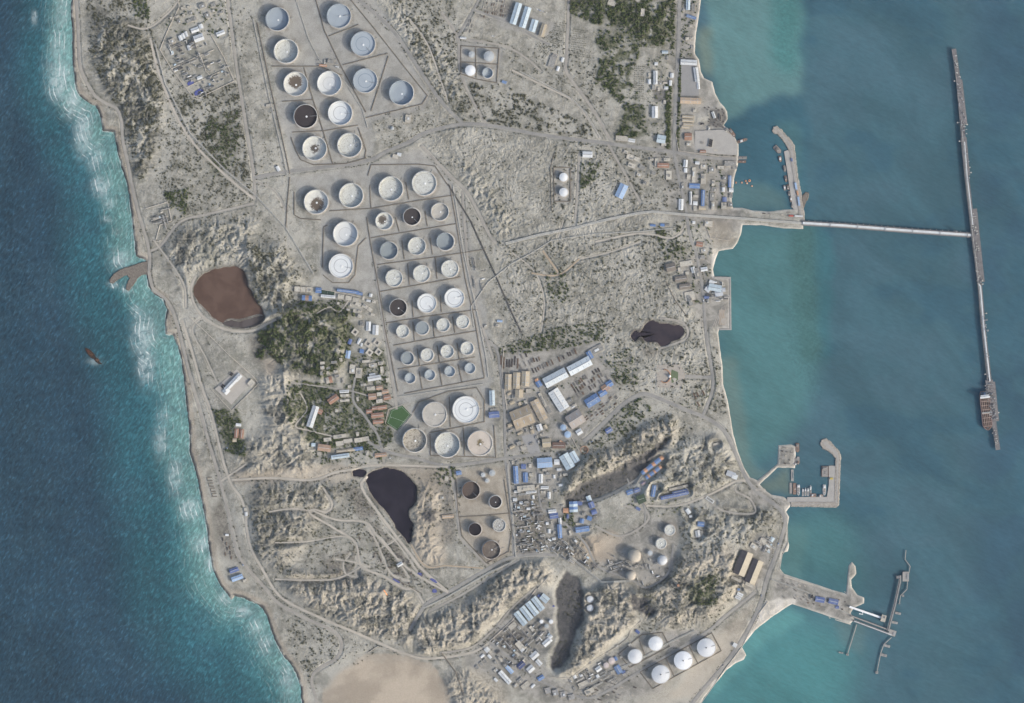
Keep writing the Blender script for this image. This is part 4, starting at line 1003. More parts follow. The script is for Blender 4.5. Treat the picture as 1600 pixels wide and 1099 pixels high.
Wc = (Wc * 1.0 + Wg * .0).clip(0.004) * np.array([.93, .99, 1.02], np.float32)
T = np.where(west[..., None], Wc, T)
Tg = (T * np.array([.25, .6, .15], np.float32)).sum(-1, keepdims=True)
T = (T * 1.04 - Tg * .04).clip(.004) * np.array([.97, .98, 1.0], np.float32)
foam = np.zeros(E.shape, np.float32)
for (x, y, rx, ry, a) in [(97, 20, 10, 30, .5), (92, 75, 12, 30, .55), (92, 125, 16, 28, 1), (112, 160, 12, 22, 1), (130, 205, 12, 34, 1), (148, 245, 12, 20, .7), (158, 292, 13, 14, .9), (170, 318, 8, 8, .6), (188, 405, 14, 14, .7), (212, 487, 8, 10, .6), (224, 525, 16, 30, .9), (228, 570, 12, 26, 1), (255, 650, 10, 12, .4), (252, 690, 10, 24, .6), (274, 745, 10, 24, .7), (296, 795, 13, 14, 1), (315, 850, 14, 12, .8), (330, 880, 8, 14, .8), (352, 935, 10, 8, .8), (378, 955, 14, 8, .9), (400, 980, 12, 14, .5), (415, 1005, 10, 14, .6), (450, 1060, 12, 24, .5), (197, 452, 6, 5, .9), (176, 445, 7, 5, .8), (148, 565, 10, 5, .6), (54, 28, 4, 10, .7), (168, 343, 6, 4, .8), (183, 363, 5, 4, .6)]:
    foam = np.maximum(foam, a * 1.15 * np.exp(-(((E.X - x) / rx) ** 2 + ((E.Y - y) / ry) ** 2)))
foam *= west
reef = E.poly([(1228, 362), (1278, 360), (1284, 480), (1284, 640), (1225, 560), (1235, 470)], 14) + E.poly([(1185, -100), (1252, -100), (1251, 130), (1215, 125)], 16) + E.poly([(1280, 800), (1345, 800), (1345, 870), (1300, 850)], 10) * .6
nyE, nxE = E.shape
iE = np.arange(nyE * nxE, dtype=np.int32).reshape(E.shape)
vE = np.stack([(E.X - CX).ravel() * S, (CY - E.Y).ravel() * S, np.zeros(E.X.size, np.float32)], 1)
qE = np.stack([iE[:-1, :-1], iE[1:, :-1], iE[1:, 1:], iE[:-1, 1:]], -1).reshape(-1, 4)
# outer apron out to the horizon
def sea_material():
    t = NT('sea_water')
    p = t.pos()
    tint, _, _, _, _ = t.attr('tint')
    _, cd, wst, fm, rf = t.attr('surf')
    est = t.math('SUBTRACT', 1.0, wst)
    sw = t.map(p, (1 / 16, 1 / 46, 1), (0, 0, R(-38)))
    sw = t.n('ShaderNodeMapping'); sw.vector_type = 'TEXTURE'
    t.set(sw.inputs['Vector'], p)
    sw.inputs['Rotation'].default_value = (0, 0, R(-32)); sw.inputs['Scale'].default_value = (10.5, 27, 20)
    v1 = sw.outputs[0]
    a = t.noise(v1, 1.0, 5, .62, .5)
    big = t.noise(t.map(p, (1 / 260, 1 / 420, 1), (0, 0, R(30))), 1.0, 4, .6)
    ew = t.n('ShaderNodeMapping'); ew.vector_type = 'TEXTURE'
    t.set(ew.inputs['Vector'], p)
    ew.inputs['Rotation'].default_value = (0, 0, R(-24)); ew.inputs['Scale'].default_value = (38, 11, 20)
    b = t.noise(ew.outputs[0], 1.0, 5, .65, .3)
    cm = t.n('ShaderNodeMapping'); cm.vector_type = 'TEXTURE'
    t.set(cm.inputs['Vector'], p)
    cm.inputs['Rotation'].default_value = (0, 0, R(-42)); cm.inputs['Scale'].default_value = (640, 260, 20)
    cl = t.noise(cm.outputs[0], 1.0, 8, .66, .9)
    fw = t.math('MULTIPLY', t.step(a, .28, .74, .62, 1.3), t.step(a, .54, .74, 1.0, 1.5))
    fw = t.math('MULTIPLY', fw, t.step(big, .3, .7, .85, 1.15))
    fe = t.math('MULTIPLY', t.step(b, .25, .75, .91, 1.1), t.step(cl, .3, .7, .86, 1.15))
    f = t.math('ADD', t.math('MULTIPLY', fw, wst), t.math('MULTIPLY', fe, est))
    spk = t.step(t.noise(p, .07, 5, .7), .36, .64, .88, 1.06)
    f = t.math('MULTIPLY', f, t.math('ADD', t.math('MULTIPLY', t.math('SUBTRACT', spk, 1.0), t.math('MINIMUM', rf, 1.0)), 1.0))
    comb = t.n('ShaderNodeCombineColor')
    for i in range(3):
        t.set(comb.inputs[i], f)
    c = t.mix(1.0, tint, comb.outputs[0], 'MULTIPLY')
    # breaking wave lines that follow the shore
    px = t.math('MULTIPLY', cd, 100.0)
    wob = t.noise(p, .006, 4, .6)
    ph = t.math('ADD', t.math('MULTIPLY', px, 1 / 7.0), t.math('MULTIPLY', wob, 2.6))
    fr = t.math('FRACT', ph)
    line = t.math('MULTIPLY', t.step(fr, .0, .08), t.step(fr, .1, .34, 1, 0))
    brk = t.step(t.noise(t.map(p, (1 / 34, 1 / 90, 1)), 1.0, 4, .65), .42, .64)
    zone = t.math('MULTIPLY', t.step(px, 1.0, 4.0), t.step(px, 36.0, 62.0, 1, 0))
    lf = t.math('MULTIPLY', t.math('MULTIPLY', line, brk), t.math('MULTIPLY', zone, wst))
    c = t.mix(t.math('MULTIPLY', lf, .3), c, lin((190, 204, 200)))
    # torn white foam
    tn = t.noise(p, .03, 6, .68, .6)
    ff = t.math('MULTIPLY', fm, t.step(tn, .36, .58, .22, 1.0))
    c = t.mix(t.math('MULTIPLY', ff, .66), c, lin((186, 202, 202)))
    bright = t.math('MULTIPLY', t.math('MULTIPLY', line, t.step(fm, .12, .45)), t.step(tn, .3, .55))
    c = t.mix(t.math('MULTIPLY', t.math('MULTIPLY', bright, brk), .9), c, lin((226, 232, 230)))
    edge = t.math('MULTIPLY', t.math('MULTIPLY', t.step(px, .1, .5), t.step(px, .9, 2.4, 1, 0)), t.math('MULTIPLY', wst, brk))
    c = t.mix(t.math('MULTIPLY', edge, .7), c, lin((206, 214, 206)))
    caps = t.math('MULTIPLY', t.step(t.noise(v1, 1.7, 4, .7, 1.0), .71, .78), wst)
    c = t.mix(t.math('MULTIPLY', caps, .55), c, lin((205, 216, 220)))
    hb = t.math('ADD', t.math('MULTIPLY', a, wst), t.math('MULTIPLY', t.math('MULTIPLY', b, .18), est))
    t.bump(hb, 5.0, .35)
    return t.done(c, .5, 0, .12)
sme = fast_mesh('sea', vE, qE, sea_material())
a_ = sme.color_attributes.new('tint', 'FLOAT_COLOR', 'POINT')
a_.data.foreach_set('color', np.concatenate([T.reshape(-1, 3), np.ones((T.size // 3, 1), np.float32)], 1).astype(np.float32).ravel())
colattr(sme, 'surf', [np.clip(dw.ravel() / 100, 0, 9), west.astype(np.float32).ravel(), foam.ravel(), np.clip(reef, 0, 1).ravel()])
sea = put('sea', sme)
sea['kind'] = 'structure'
# open water beyond the charted sheet
far = NT('open_water')
fp = far.pos()
fm_ = far.done(far.mix(far.step(far.noise(fp, .004, 5, .6), .3, .7), lin((45, 69, 82)), lin((58, 86, 100))), .5, 0, .12)
fb = MB()
x0, y0, _ = P(-420, 1520); x1, y1, _ = P(2020, -420); BIG = 40000
for (a, b, c, d) in ((-BIG, -BIG, x0, BIG), (x1, -BIG, BIG, BIG), (x0, y1, x1, BIG), (x0, -BIG, x1, y0)):
    k = len(fb.v); fb.v += [(a, b, 0), (c, b, 0), (c, d, 0), (a, d, 0)]; fb.f.append((k, k + 1, k + 2, k + 3))
o = fb.obj('open_water', fm_); o['kind'] = 'structure'

# ------------------------------------------------------------------ ponds
def pond_mat(nm, c1, c2, rough):
    t = NT(nm)
    p = t.pos()
    n = t.noise(p, .012, 5, .6, .5)
    c = t.mix(t.step(n, .35, .65), lin(c1), lin(c2))
    t.bump(t.noise(p, .3, 3), .4, .2)
    return t.done(c, rough, 0, .3)
PM = {'brown': pond_mat('brown_pond_water', (84, 66, 56), (98, 79, 68), .4), 'black': pond_mat('black_pond_water', (32, 29, 38), (44, 40, 49), .35),
      'plum': pond_mat('plum_pond_water', (48, 44, 51), (62, 55, 59), .35), 'sludge': pond_mat('sludge_bank', (70, 64, 62), (88, 82, 80), .6), 'slate': pond_mat('slate_pond_water', (92, 94, 100), (102, 104, 108), .4)}
for nm, lev, p in PONDS:
    pts = p
    n = len(pts)
    m = MB()
    cx = sum(a for a, b in pts) / n; cy = sum(b for a, b in pts) / n
    m.v.append(P(cx, cy, lev))
    for (a, b) in pts:
        m.v.append(P(cx + (a - cx) * 1.03, cy + (b - cy) * 1.03, lev))
    for i in range(n):
        m.f.append((0, 1 + (i + 1) % n, 1 + i))
    o = m.obj('pond', PM[nm]); o['kind'] = 'structure'

# ------------------------------------------------------------------ roads
def road_mat(nm, lo, hi):
    t = NT(nm)
    p = t.pos()
    c = t.mix(t.step(t.noise(p, .02, 6, .65), .35, .65), lin(lo), lin(hi))
    c = t.mix(t.math('MULTIPLY', t.step(t.noise(p, .2, 4, .6), .5, .7), .4), c, lin((158, 152, 143)))
    return t.done(c, .93, 0, .12)
RM = {'asphalt': road_mat('asphalt', (132, 132, 129), (150, 149, 144)), 'dirt': road_mat('dusty_road', (148, 145, 138), (164, 160, 151)),
      'track': road_mat('pale_track', (166, 161, 150), (182, 176, 164)), 'tan': road_mat('tan_track', (162, 148, 128), (176, 161, 140))}
OCC = G.zeros()          # what already stands on the ground
def strip(pts, w, lift):
    m = MB()
    L = smooth(pts, 2.5)
    for i, (x, y) in enumerate(L):
        a = L[max(i - 1, 0)]; b = L[min(i + 1, len(L) - 1)]
        dx, dy = b[0] - a[0], b[1] - a[1]; l = math.hypot(dx, dy) or 1
        nx_, ny_ = -dy / l, dx / l
        zs = [zt(x + nx_ * w * s, y + ny_ * w * s) for s in (-.5, -.25, 0, .25, .5)]
        for s, z in zip((-.5, 0, .5), (zs[0], max(zs[1:4]), zs[4])):
            m.v.append(P(x + nx_ * w * s, y + ny_ * w * s, z + lift))
    for i in range(len(L) - 1):
        for k in (0, 1):
            b = i * 3 + k
            m.f.append((b, b + 1, b + 4, b + 3))
    return m
for k, (pts, w, kd) in enumerate(ROADS):
    o = strip(pts, w, .7 + .012 * k).obj({'asphalt': 'road', 'dirt': 'road', 'track': 'dirt_track', 'tan': 'dirt_track'}[kd], RM[kd], None, True)
    o['kind'] = 'structure'
    G.line(smooth(pts, 8), w * .5 + .5, .5, OCC)
# ------------------------------------------------------------------ paints and materials
M_SHELL = pm('tank_shell_paint', (196, 198, 196), .18, .06, .6, .3, dirt=(150, 128, 108), dirt_at=.62)
M_SHELLB = pm('tank_shell_blue', (156, 166, 173), .14, .06, .55, .3)
M_SHELLK = pm('tank_shell_rust', (112, 96, 88), .25, .06, .8, .2)
M_RIM = pm('rim_steel', (206, 206, 200), .15, .1, .6)
M_CONC = pm('concrete', (168, 163, 154), .15, .05, .9)
M_STEEL = pm('galvanised_steel', (150, 152, 152), .2, .1, .5, .4)
M_DSTEEL = pm('dark_steel', (88, 88, 88), .25, .1, .6, .3)
M_WHITE = pm('white_enamel', (226, 228, 226), .08, .1, .5, .3)

def roof_mat(nm, base, alt, at, scale, amt=.9, patch=None, rings=None, fine=.12, streak=False, patch_r=.5, patch_soft=.2, seam=True):
    """weathered steel roof: plates, stains in the paint, optional rust patch round a point"""
    t = NT(nm)
    o = t.objc(); rn = t.rnd()
    w = t.math('MULTIPLY', rn, 37.0)
    n = t.noise(o, scale, 6, .68, .6, w)
    c = t.mix(t.math('MULTIPLY', t.step(n, at, at + .09), amt), lin(base), lin(alt))
    n0 = t.noise(o, scale * .35, 4, .6, 0, w)
    fz = t.step(n0, .3, .7, 1 - fine, 1 + fine * .5)
    comb = t.n('ShaderNodeCombineColor')
    for i in range(3):
        t.set(comb.inputs[i], fz)
    c = t.mix(1.0, c, comb.outputs[0], 'MULTIPLY')
    sp = t.n('ShaderNodeSeparateXYZ'); t.set(sp.inputs[0], o)
    r = t.math('SQRT', t.math('ADD', t.math('POWER', sp.outputs[0], 2.0), t.math('POWER', sp.outputs[1], 2.0)))
    if rings:
        for (rr, col) in rings:
            d = t.math('ABSOLUTE', t.math('SUBTRACT', r, rr))
            c = t.mix(t.step(d, 1.0, 2.0, .8, 0), c, lin(col))
    if patch:
        ox = t.math('MULTIPLY', t.math('SUBTRACT', rn, .5), 24.0)
        px = t.math('SUBTRACT', sp.outputs[0], ox); py = t.math('SUBTRACT', sp.outputs[1], t.math('MULTIPLY', ox, -.6))
        pr = t.math('SQRT', t.math('ADD', t.math('POWER', px, 2.0), t.math('POWER', py, 2.0)))
        ns = t.noise(o, .11, 6, .7, 1.0, w)
        d = t.math('ADD', t.math('MULTIPLY', pr, 1 / 60.0), t.math('MULTIPLY', ns, 1.0))
        c = t.mix(t.step(d, patch_r + .5, patch_r + .5 + patch_soft, .95, 0), c, lin(patch))
    return t.done(c, .7, 0, .25)
ROOFM = {
 'blue': roof_mat('roof_blue_grey', (154, 164, 171), (132, 141, 148), .62, .06, .5, fine=.06),
 'bluepatch': roof_mat('roof_blue_patched', (160, 170, 177), (116, 124, 132), .66, .035, .9, rings=[(33, (120, 134, 146))], fine=.06),
 'spk': roof_mat('roof_speckled', (196, 198, 191), (124, 118, 104), .535, .16, .8, rings=[(46, (176, 174, 164))], fine=.08),
 'spkgrey': roof_mat('roof_speckled_grey', (176, 176, 170), (112, 108, 100), .5, .16, .8),
 'brown': roof_mat('roof_brown_stain', (210, 210, 202), (140, 132, 116), .58, .14, .7, patch=(92, 80, 68), patch_r=.44, patch_soft=.16),
 'brown2': roof_mat('roof_brown_stain_small', (204, 205, 197), (140, 134, 120), .56, .15, .75, patch=(84, 76, 68), patch_r=.22, patch_soft=.2),
 'dark': roof_mat('roof_black', (60, 55, 56), (78, 70, 68), .58, .05, .8),
 'darkmix': roof_mat('roof_dark_mottled', (66, 62, 62), (116, 110, 103), .62, .1, .7),
 'black': roof_mat('roof_tar', (40, 36, 40), (50, 46, 48), .6, .05, .6),
 'white': roof_mat('roof_white', (205, 208, 206), (172, 176, 176), .62, .05, .6, rings=[(30, (176, 178, 176))], fine=.06),
 'ring': roof_mat('roof_white_ringed', (212, 216, 215), (184, 188, 188), .66, .06, .5, rings=[(32, (150, 154, 156)), (50, (176, 180, 182))], fine=.05),
 'beige': roof_mat('roof_beige', (178, 175, 166), (154, 149, 139), .55, .1, .7),
 'beigemix': roof_mat('roof_beige_mottled', (172, 166, 152), (106, 100, 90), .5, .09, .8),
 'pink': roof_mat('roof_pinkish', (192, 183, 171), (178, 167, 152), .55, .05, .7, patch=(108, 96, 66), patch_r=.12, patch_soft=.22),
 'rust': roof_mat('roof_rusty', (98, 88, 82), (82, 72, 68), .55, .06, .8),
 'rustmix': roof_mat('roof_rust_mottled', (106, 98, 90), (150, 142, 130), .55, .09, .8),
 'grey': roof_mat('roof_grey', (140, 148, 150), (126, 134, 138), .6, .05, .6, fine=.06),
 'greyopen': roof_mat('roof_grey_clean', (170, 178, 180), (150, 158, 162), .6, .08, .6),
}
LOOK = {'blue': 'oil tank with blue grey roof', 'bluepatch': 'oil tank with patched blue grey roof', 'spk': 'oil tank with speckled white roof', 'spkgrey': 'oil tank with speckled grey roof',
 'brown': 'oil tank with large brown stain on white roof', 'brown2': 'oil tank with small brown patch on white roof', 'dark': 'oil tank with black roof', 'darkmix': 'oil tank with dark mottled roof',
 'black': 'oil tank with tar black roof', 'white': 'oil tank with clean white roof', 'ring': 'white oil tank with ring on roof', 'beige': 'oil tank with beige roof', 'beigemix': 'oil tank with mottled beige roof',
 'pink': 'oil tank with pinkish roof and central stain', 'rust': 'rusty brown oil tank, deep roof,', 'rustmix': 'rusty mottled oil tank', 'grey': 'oil tank with plain grey roof', 'greyopen': 'small grey oil tank, half shaded,'}
_TC = {}
def tank_mesh(kind, r, h, *a):
    key = (kind, round(r, 1), round(h, 1)) + a
    if key in _TC:
        return _TC[key]
    m = MB(); n = 64 if r > 30 else 40
    if kind == 'shell':
        w = min(1.1, r * .04)
        m.lathe(0, 0, [(r, 0), (r, h), (r - w, h), (r - w, .3)], n)
        m.f.pop()
    elif kind == 'girder':
        m.lathe(0, 0, [(r + .02, h - 1.6), (r + 1.5, h - 1.5), (r + 1.5, h - .9), (r + .02, h - .9)], n, True)
    elif kind == 'base':
        m.lathe(0, 0, [(r + 6, -1.5), (r + 4.5, .5), (.5, .6)], n)
    elif kind == 'roof':
        m.lathe(0, 0, [(r - 1.4, 0), (r - 1.4, .9), (r - 5, 1.0), (r - 5.2, .35), (r * .3, .15), (.4, .3)], n)
    elif kind == 'drum':
        m.lathe(0, 0, [(r, 0), (r, 1.6), (.2, 2.1)], 18)
    elif kind == 'stair':
        k = 44
        for i in range(k):
            t = i / k; an = .5 + t * 1.25 * (60 / max(r, 24))
            m.box((r + 1.0) * math.cos(an), (r + 1.0) * math.sin(an), .5 + t * (h - 1), 1.6, 1.3, .35, an)
        m.box((r + .6) * math.cos(an), (r + .6) * math.sin(an), h - .6, 3.5, 3.5, .4, an)
    elif kind == 'ladder':
        hz = a[0]
        m.tube([(r - 1, 0, h), (r * .35, 0, hz + 1.5)], .9, 4)
    elif kind == 'legs':
        for i in range(6):
            t = i * math.pi / 3 + .3
            m.cyl((r * .62) * math.cos(t), (r * .62) * math.sin(t), .2, 1.4, .8, n=8)
    elif kind == 'pipe':
        m.tube([(r * .96, -r * .3, 1.4), (r + 8, -r * .3 - 1, 1.4), (r + 16, -r * .3 - 1, 1.2)], .8, 6)
    elif kind == 'cone':
        m.lathe(0, 0, [(r + .5, h), (r * .72, h + r * .085), (r * .36, h + r * .15), (.2, h + r * .19)], 48)
    elif kind == 'dome':
        m.lathe(0, 0, [(r, 0), (r * 1.0, h * .55)] + [(r * math.cos(t), h * .55 + (h * .45) * math.sin(t)) for t in [i * math.pi / 2 / 10 for i in range(1, 10)]] + [(.1, h)], 48)
    elif kind == 'handrail':
        m.lathe(0, 0, [(r - .6, h + .4), (r - .6, h + 1.5), (r - .9, h + 1.5), (r - .9, h + .4)], n, True)
    elif kind == 'walk':
        m.box(r * .52, 0, h + r * .1, r * .9, 1.6, .8)
    mat = a[-1] if a and isinstance(a[-1], bpy.types.Material) else None
    me = m.mesh(kind, mat, kind in ('cone', 'dome'))
    _TC[key] = me
    return me
TANK_H = 24.0
for (x, y, r, st, dep, where) in TANKS:
    R_ = r * S * .985
    h = TANK_H if r > 12 else (TANK_H * .92 if r > 9 else 20)
    z = zt(x, y)
    sh = M_SHELLB if st in ('blue', 'bluepatch', 'grey', 'greyopen') else (M_SHELLK if st in ('rust', 'rustmix', 'black') else M_SHELL)
    o = thing('oil_tank', (LOOK[st] + ' ' + where).replace('  ', ' '), 'oil tank', x, y, z, random.uniform(-.9, .6), rel=False, group='floating roof oil tanks')
    put('shell', tank_mesh('shell', R_, h, sh), o)
    put('foundation', tank_mesh('base', R_, 1, M_CONC), o)
    zr = h * (1 - dep * .98) - 1.0
    rf = put('floating_roof', tank_mesh('roof', R_, 1, ROOFM[st]), o, (0, 0, zr))
    if st not in ('rust', 'black', 'grey', 'greyopen'):
        put('hatch', tank_mesh('drum', max(2.2, R_ * .085), 1, M_WHITE), o, (R_ * .08, -R_ * .03, zr + .2))
    if r > 12:
        put('ladder', tank_mesh('ladder', R_, h, round(zr, 1), M_STEEL), o)
        put('outlet_pipe', tank_mesh('pipe', R_, 1, M_STEEL), o)
        q_ = put('inlet_pipe', tank_mesh('pipe', R_, 1, M_STEEL), o); q_.rotation_euler.z = random.uniform(.5, 2.5)
    put('wind_girder', tank_mesh('girder', R_, h, M_RIM), o)
    put('stair', tank_mesh('stair', R_, h, M_STEEL), o)
    G.disc(x, y, r + 2.5, .5, OCC)
CONEM = {'conew': pm('cone_white', (214, 218, 219), .06, .05, .5, .3), 'coneg': pm('cone_grey', (168, 174, 176), .12, .06, .6), 'coneline': pm('cone_white_b', (212, 216, 218), .06, .05, .5, .3),
         'conep': pm('cone_pinkish', (190, 180, 176), .1, .08, .6), 'coneb': pm('cone_blue', (150, 172, 196), .1, .08, .6), 'domep': pm('dome_beige', (168, 162, 150), .12, .05, .6), 'domes': pm('dome_silver', (188, 192, 194), .1, .05, .45, .4)}
for (x, y, r, st, h, lab) in CONES:
    R_ = r * S
    o = thing('storage_tank', lab, 'storage tank', x, y, zt(x, y), 0.25, rel=False, group='closed roof storage tanks')
    mt = CONEM[st]
    if st.startswith('dome'):
        put('shell', tank_mesh('dome', R_, h, mt), o)
    else:
        put('shell', tank_mesh('shell', R_, h, mt), o)
        put('cone_roof', tank_mesh('cone', R_, h, mt), o)
        put('handrail', tank_mesh('handrail', R_, h, M_RIM), o)
    put('foundation', tank_mesh('base', R_, 1, M_CONC), o)
    if r > 6:
        put('stair', tank_mesh('stair', R_, h * (.5 if st.startswith('dome') else 1), M_STEEL), o)
    if st == 'coneline':
        put('roof_walkway', tank_mesh('walk', R_, h, M_DSTEEL), o)
        put('vent', tank_mesh('drum', 3.0, 1, M_DSTEEL), o, (0, 0, h + R_ * .18))
    G.disc(x, y, r + 2, .5, OCC)
# ------------------------------------------------------------------ buildings
def sheet_mat(nm, rgb, alt=None, period=5.0, fine=.07, dirt=None, seam=.9):
    """profiled sheet roof: seams along the slope, faded sheets, grime"""
    t = NT(nm)
    o = t.objc(); rn = t.rnd(); p = t.pos()
    sp = t.n('ShaderNodeSeparateXYZ'); t.set(sp.inputs[0], o)
    fr = t.math('FRACT', t.math('MULTIPLY', t.math('ADD', sp.outputs[0], 500.0), 1 / period))
    sheet = t.noise(t.map(o, (1 / period, .01, .01)), 1.0, 2, .6, 0, t.math('MULTIPLY', rn, 9.0))
    c = lin(rgb)
    if alt:
        c = t.mix(t.step(t.noise(p, .03, 4, .6), .45, .6), lin(rgb), lin(alt))
    f = t.math('MULTIPLY', t.step(sheet, .3, .7, 1 - fine, 1 + fine), t.step(fr, .0, .12, seam, 1.0))
    f = t.math('MULTIPLY', f, t.math('ADD', t.math('MULTIPLY', rn, .16), .9))
    comb = t.n('ShaderNodeCombineColor')
    for i in range(3):
        t.set(comb.inputs[i], f)
    c = t.mix(1.0, c, comb.outputs[0], 'MULTIPLY')
    d = t.step(t.noise(p, .09, 6, .7, .5), .55, .68)
    c = t.mix(t.math('MULTIPLY', d, .4), c, lin(dirt or (128, 122, 112)))
    return t.done(c, .55, 0, .3)
WALL = {'w': pm('wall_render', (182, 176, 164), .14, .1, .9), 'm': pm('wall_sheet', (160, 164, 164), .14, .1, .7), 'b': pm('wall_blue_sheet', (96, 118, 158), .14, .1, .7), 't': pm('wall_tan', (168, 156, 136), .14, .1, .9), 'd': pm('wall_brown', (126, 116, 106), .14, .1, .9)}
RF = {  # sheet and screed roofs
 'W': sheet_mat('roof_white_sheet', (200, 204, 204)), 'L': sheet_mat('roof_pale_blue_sheet', (180, 195, 202)), 'B': sheet_mat('roof_blue_sheet', (98, 126, 168), (116, 138, 170), dirt=(112, 120, 130)),
 'LB': sheet_mat('roof_light_blue_sheet', (150, 174, 202)), 'BV': sheet_mat('roof_violet_blue_sheet', (90, 106, 148), (106, 120, 154), dirt=(104, 110, 126)), 'BD': sheet_mat('roof_dark_blue_sheet', (66, 76, 112)),
 'T': sheet_mat('roof_tan_sheet', (170, 160, 140)), 'P': sheet_mat('roof_pink_tan', (178, 160, 138)), 'R': sheet_mat('roof_brick_tile', (156, 124, 106), (144, 114, 98), 2.5), 'RT': sheet_mat('roof_faded_tile', (172, 146, 126), (160, 138, 120), 2.5),
 'RD': sheet_mat('roof_brown_sheet', (118, 98, 88)), 'O': sheet_mat('roof_orange_sheet', (182, 142, 114)), 'G': pm('roof_grey_screed', (142, 142, 138), .22, .12, .95, dirt=(108, 106, 100)), 'F': pm('roof_pale_screed', (184, 180, 168), .2, .12, .95, dirt=(140, 134, 122)),
 'D': sheet_mat('roof_dull_brown', (126, 120, 112)), 'K': pm('roof_black_felt', (66, 66, 68), .2, .1, .95), 'S': sheet_mat('roof_silver', (168, 174, 180)), 'TM': sheet_mat('roof_weathered_tan', (168, 156, 136), (154, 142, 124), 26.0, .1), 'GM': sheet_mat('roof_weathered_grey', (154, 148, 142), None, 14.0),
 'WS': sheet_mat('roof_white_ribbed', (198, 206, 209), None, 9.0, .05, None, .82), 'HT': sheet_mat('roof_sun_side_sheet', (168, 161, 143)), 'SP': pm('roof_mixed_panels', (150, 150, 148), .2, .2, .9),
}
RF['OR'] = sheet_mat('roof_orange_brown', (162, 134, 112), (112, 118, 145))
M_VENT = pm('roof_plant', (190, 192, 190), .15, .2, .6)
M_DOOR = pm('door_paint', (96, 104, 112), .1, .2, .6)
M_DARKV = pm('roof_vent_dark', (112, 114, 116), .15, .2, .6)
SKYL = pm('skylight_sheet', (150, 166, 178), .08, .2, .4)
M_HT_SHADE = sheet_mat('roof_shade_side_sheet', (104, 98, 96))  # darker copy of the twin hall roof, shade put into the colour
WORD = {'W': 'white roofed', 'L': 'pale blue roofed', 'B': 'bright blue roofed', 'LB': 'light blue roofed', 'BV': 'violet blue roofed', 'BD': 'dark blue roofed', 'T': 'tan roofed', 'P': 'pinkish tan roofed', 'R': 'brick red roofed',
 'RT': 'faded red roofed', 'RD': 'brown roofed', 'O': 'orange roofed', 'G': 'grey flat roofed', 'F': 'pale flat roofed', 'D': 'dull brown roofed', 'K': 'black roofed', 'S': 'silver roofed', 'TM': 'weathered tan roofed', 'GM': 'weathered grey roofed',
 'WS': 'long silver ribbed', 'HT': 'sunlit and shade coloured', 'SP': 'mixed panel roofed', 'OR': 'orange brown roofed', 'BS': 'blue and white striped', 'BO': 'blue and orange roofed', 'BOS': 'blue and orange striped', 'C': 'pale courtyard', 'CR': 'pale cluttered roof', 'WR': 'white and red roofed', 'WO': 'white framed open roof'}
FLATST = {'F', 'G', 'K', 'SP', 'CR'}
def size_word(l, w):
    a = l * w
    if l > 2.6 * w and l > 11: return 'long narrow '
    if a > 450: return 'huge '
    if a > 180: return 'large '
    if a < 26: return 'tiny '
    if a < 60: return 'small '
    return ''
def gable(m, l, w, h, rise, over=.8):
    L, W_ = l / 2 + over, w / 2 + over
    b = len(m.v)
    m.v += [(-L, -W_, h), (L, -W_, h), (L, W_, h), (-L, W_, h), (-L, 0, h + rise), (L, 0, h + rise)]
    m.v += [(-L, -W_, h - .5), (L, -W_, h - .5), (L, W_, h - .5), (-L, W_, h - .5), (-L, 0, h + rise - .5), (L, 0, h + rise - .5)]
    m.f += [(b, b + 1, b + 5, b + 4), (b + 2, b + 3, b + 4, b + 5), (b + 7, b + 6, b + 10, b + 11), (b + 9, b + 8, b + 11, b + 10), (b, b + 4, b + 10, b + 6), (b + 3, b + 9, b + 10, b + 4), (b + 1, b + 7, b + 11, b + 5), (b + 2, b + 5, b + 11, b + 8), (b, b + 6, b + 7, b + 1), (b + 3, b + 2, b + 8, b + 9)]
    return m
def gwalls(l, w, h, rise):
    m = MB(); a, b = l / 2, w / 2; z = -2.5
    m.v += [(-a, -b, z), (a, -b, z), (a, b, z), (-a, b, z), (-a, -b, h - .55), (a, -b, h - .55), (a, b, h - .55), (-a, b, h - .55), (-a, 0, h + rise - .6), (a, 0, h + rise - .6)]
    m.f += [(0, 1, 5, 4), (2, 3, 7, 6), (1, 2, 6, 9, 5), (3, 0, 4, 8, 7)]
    return m
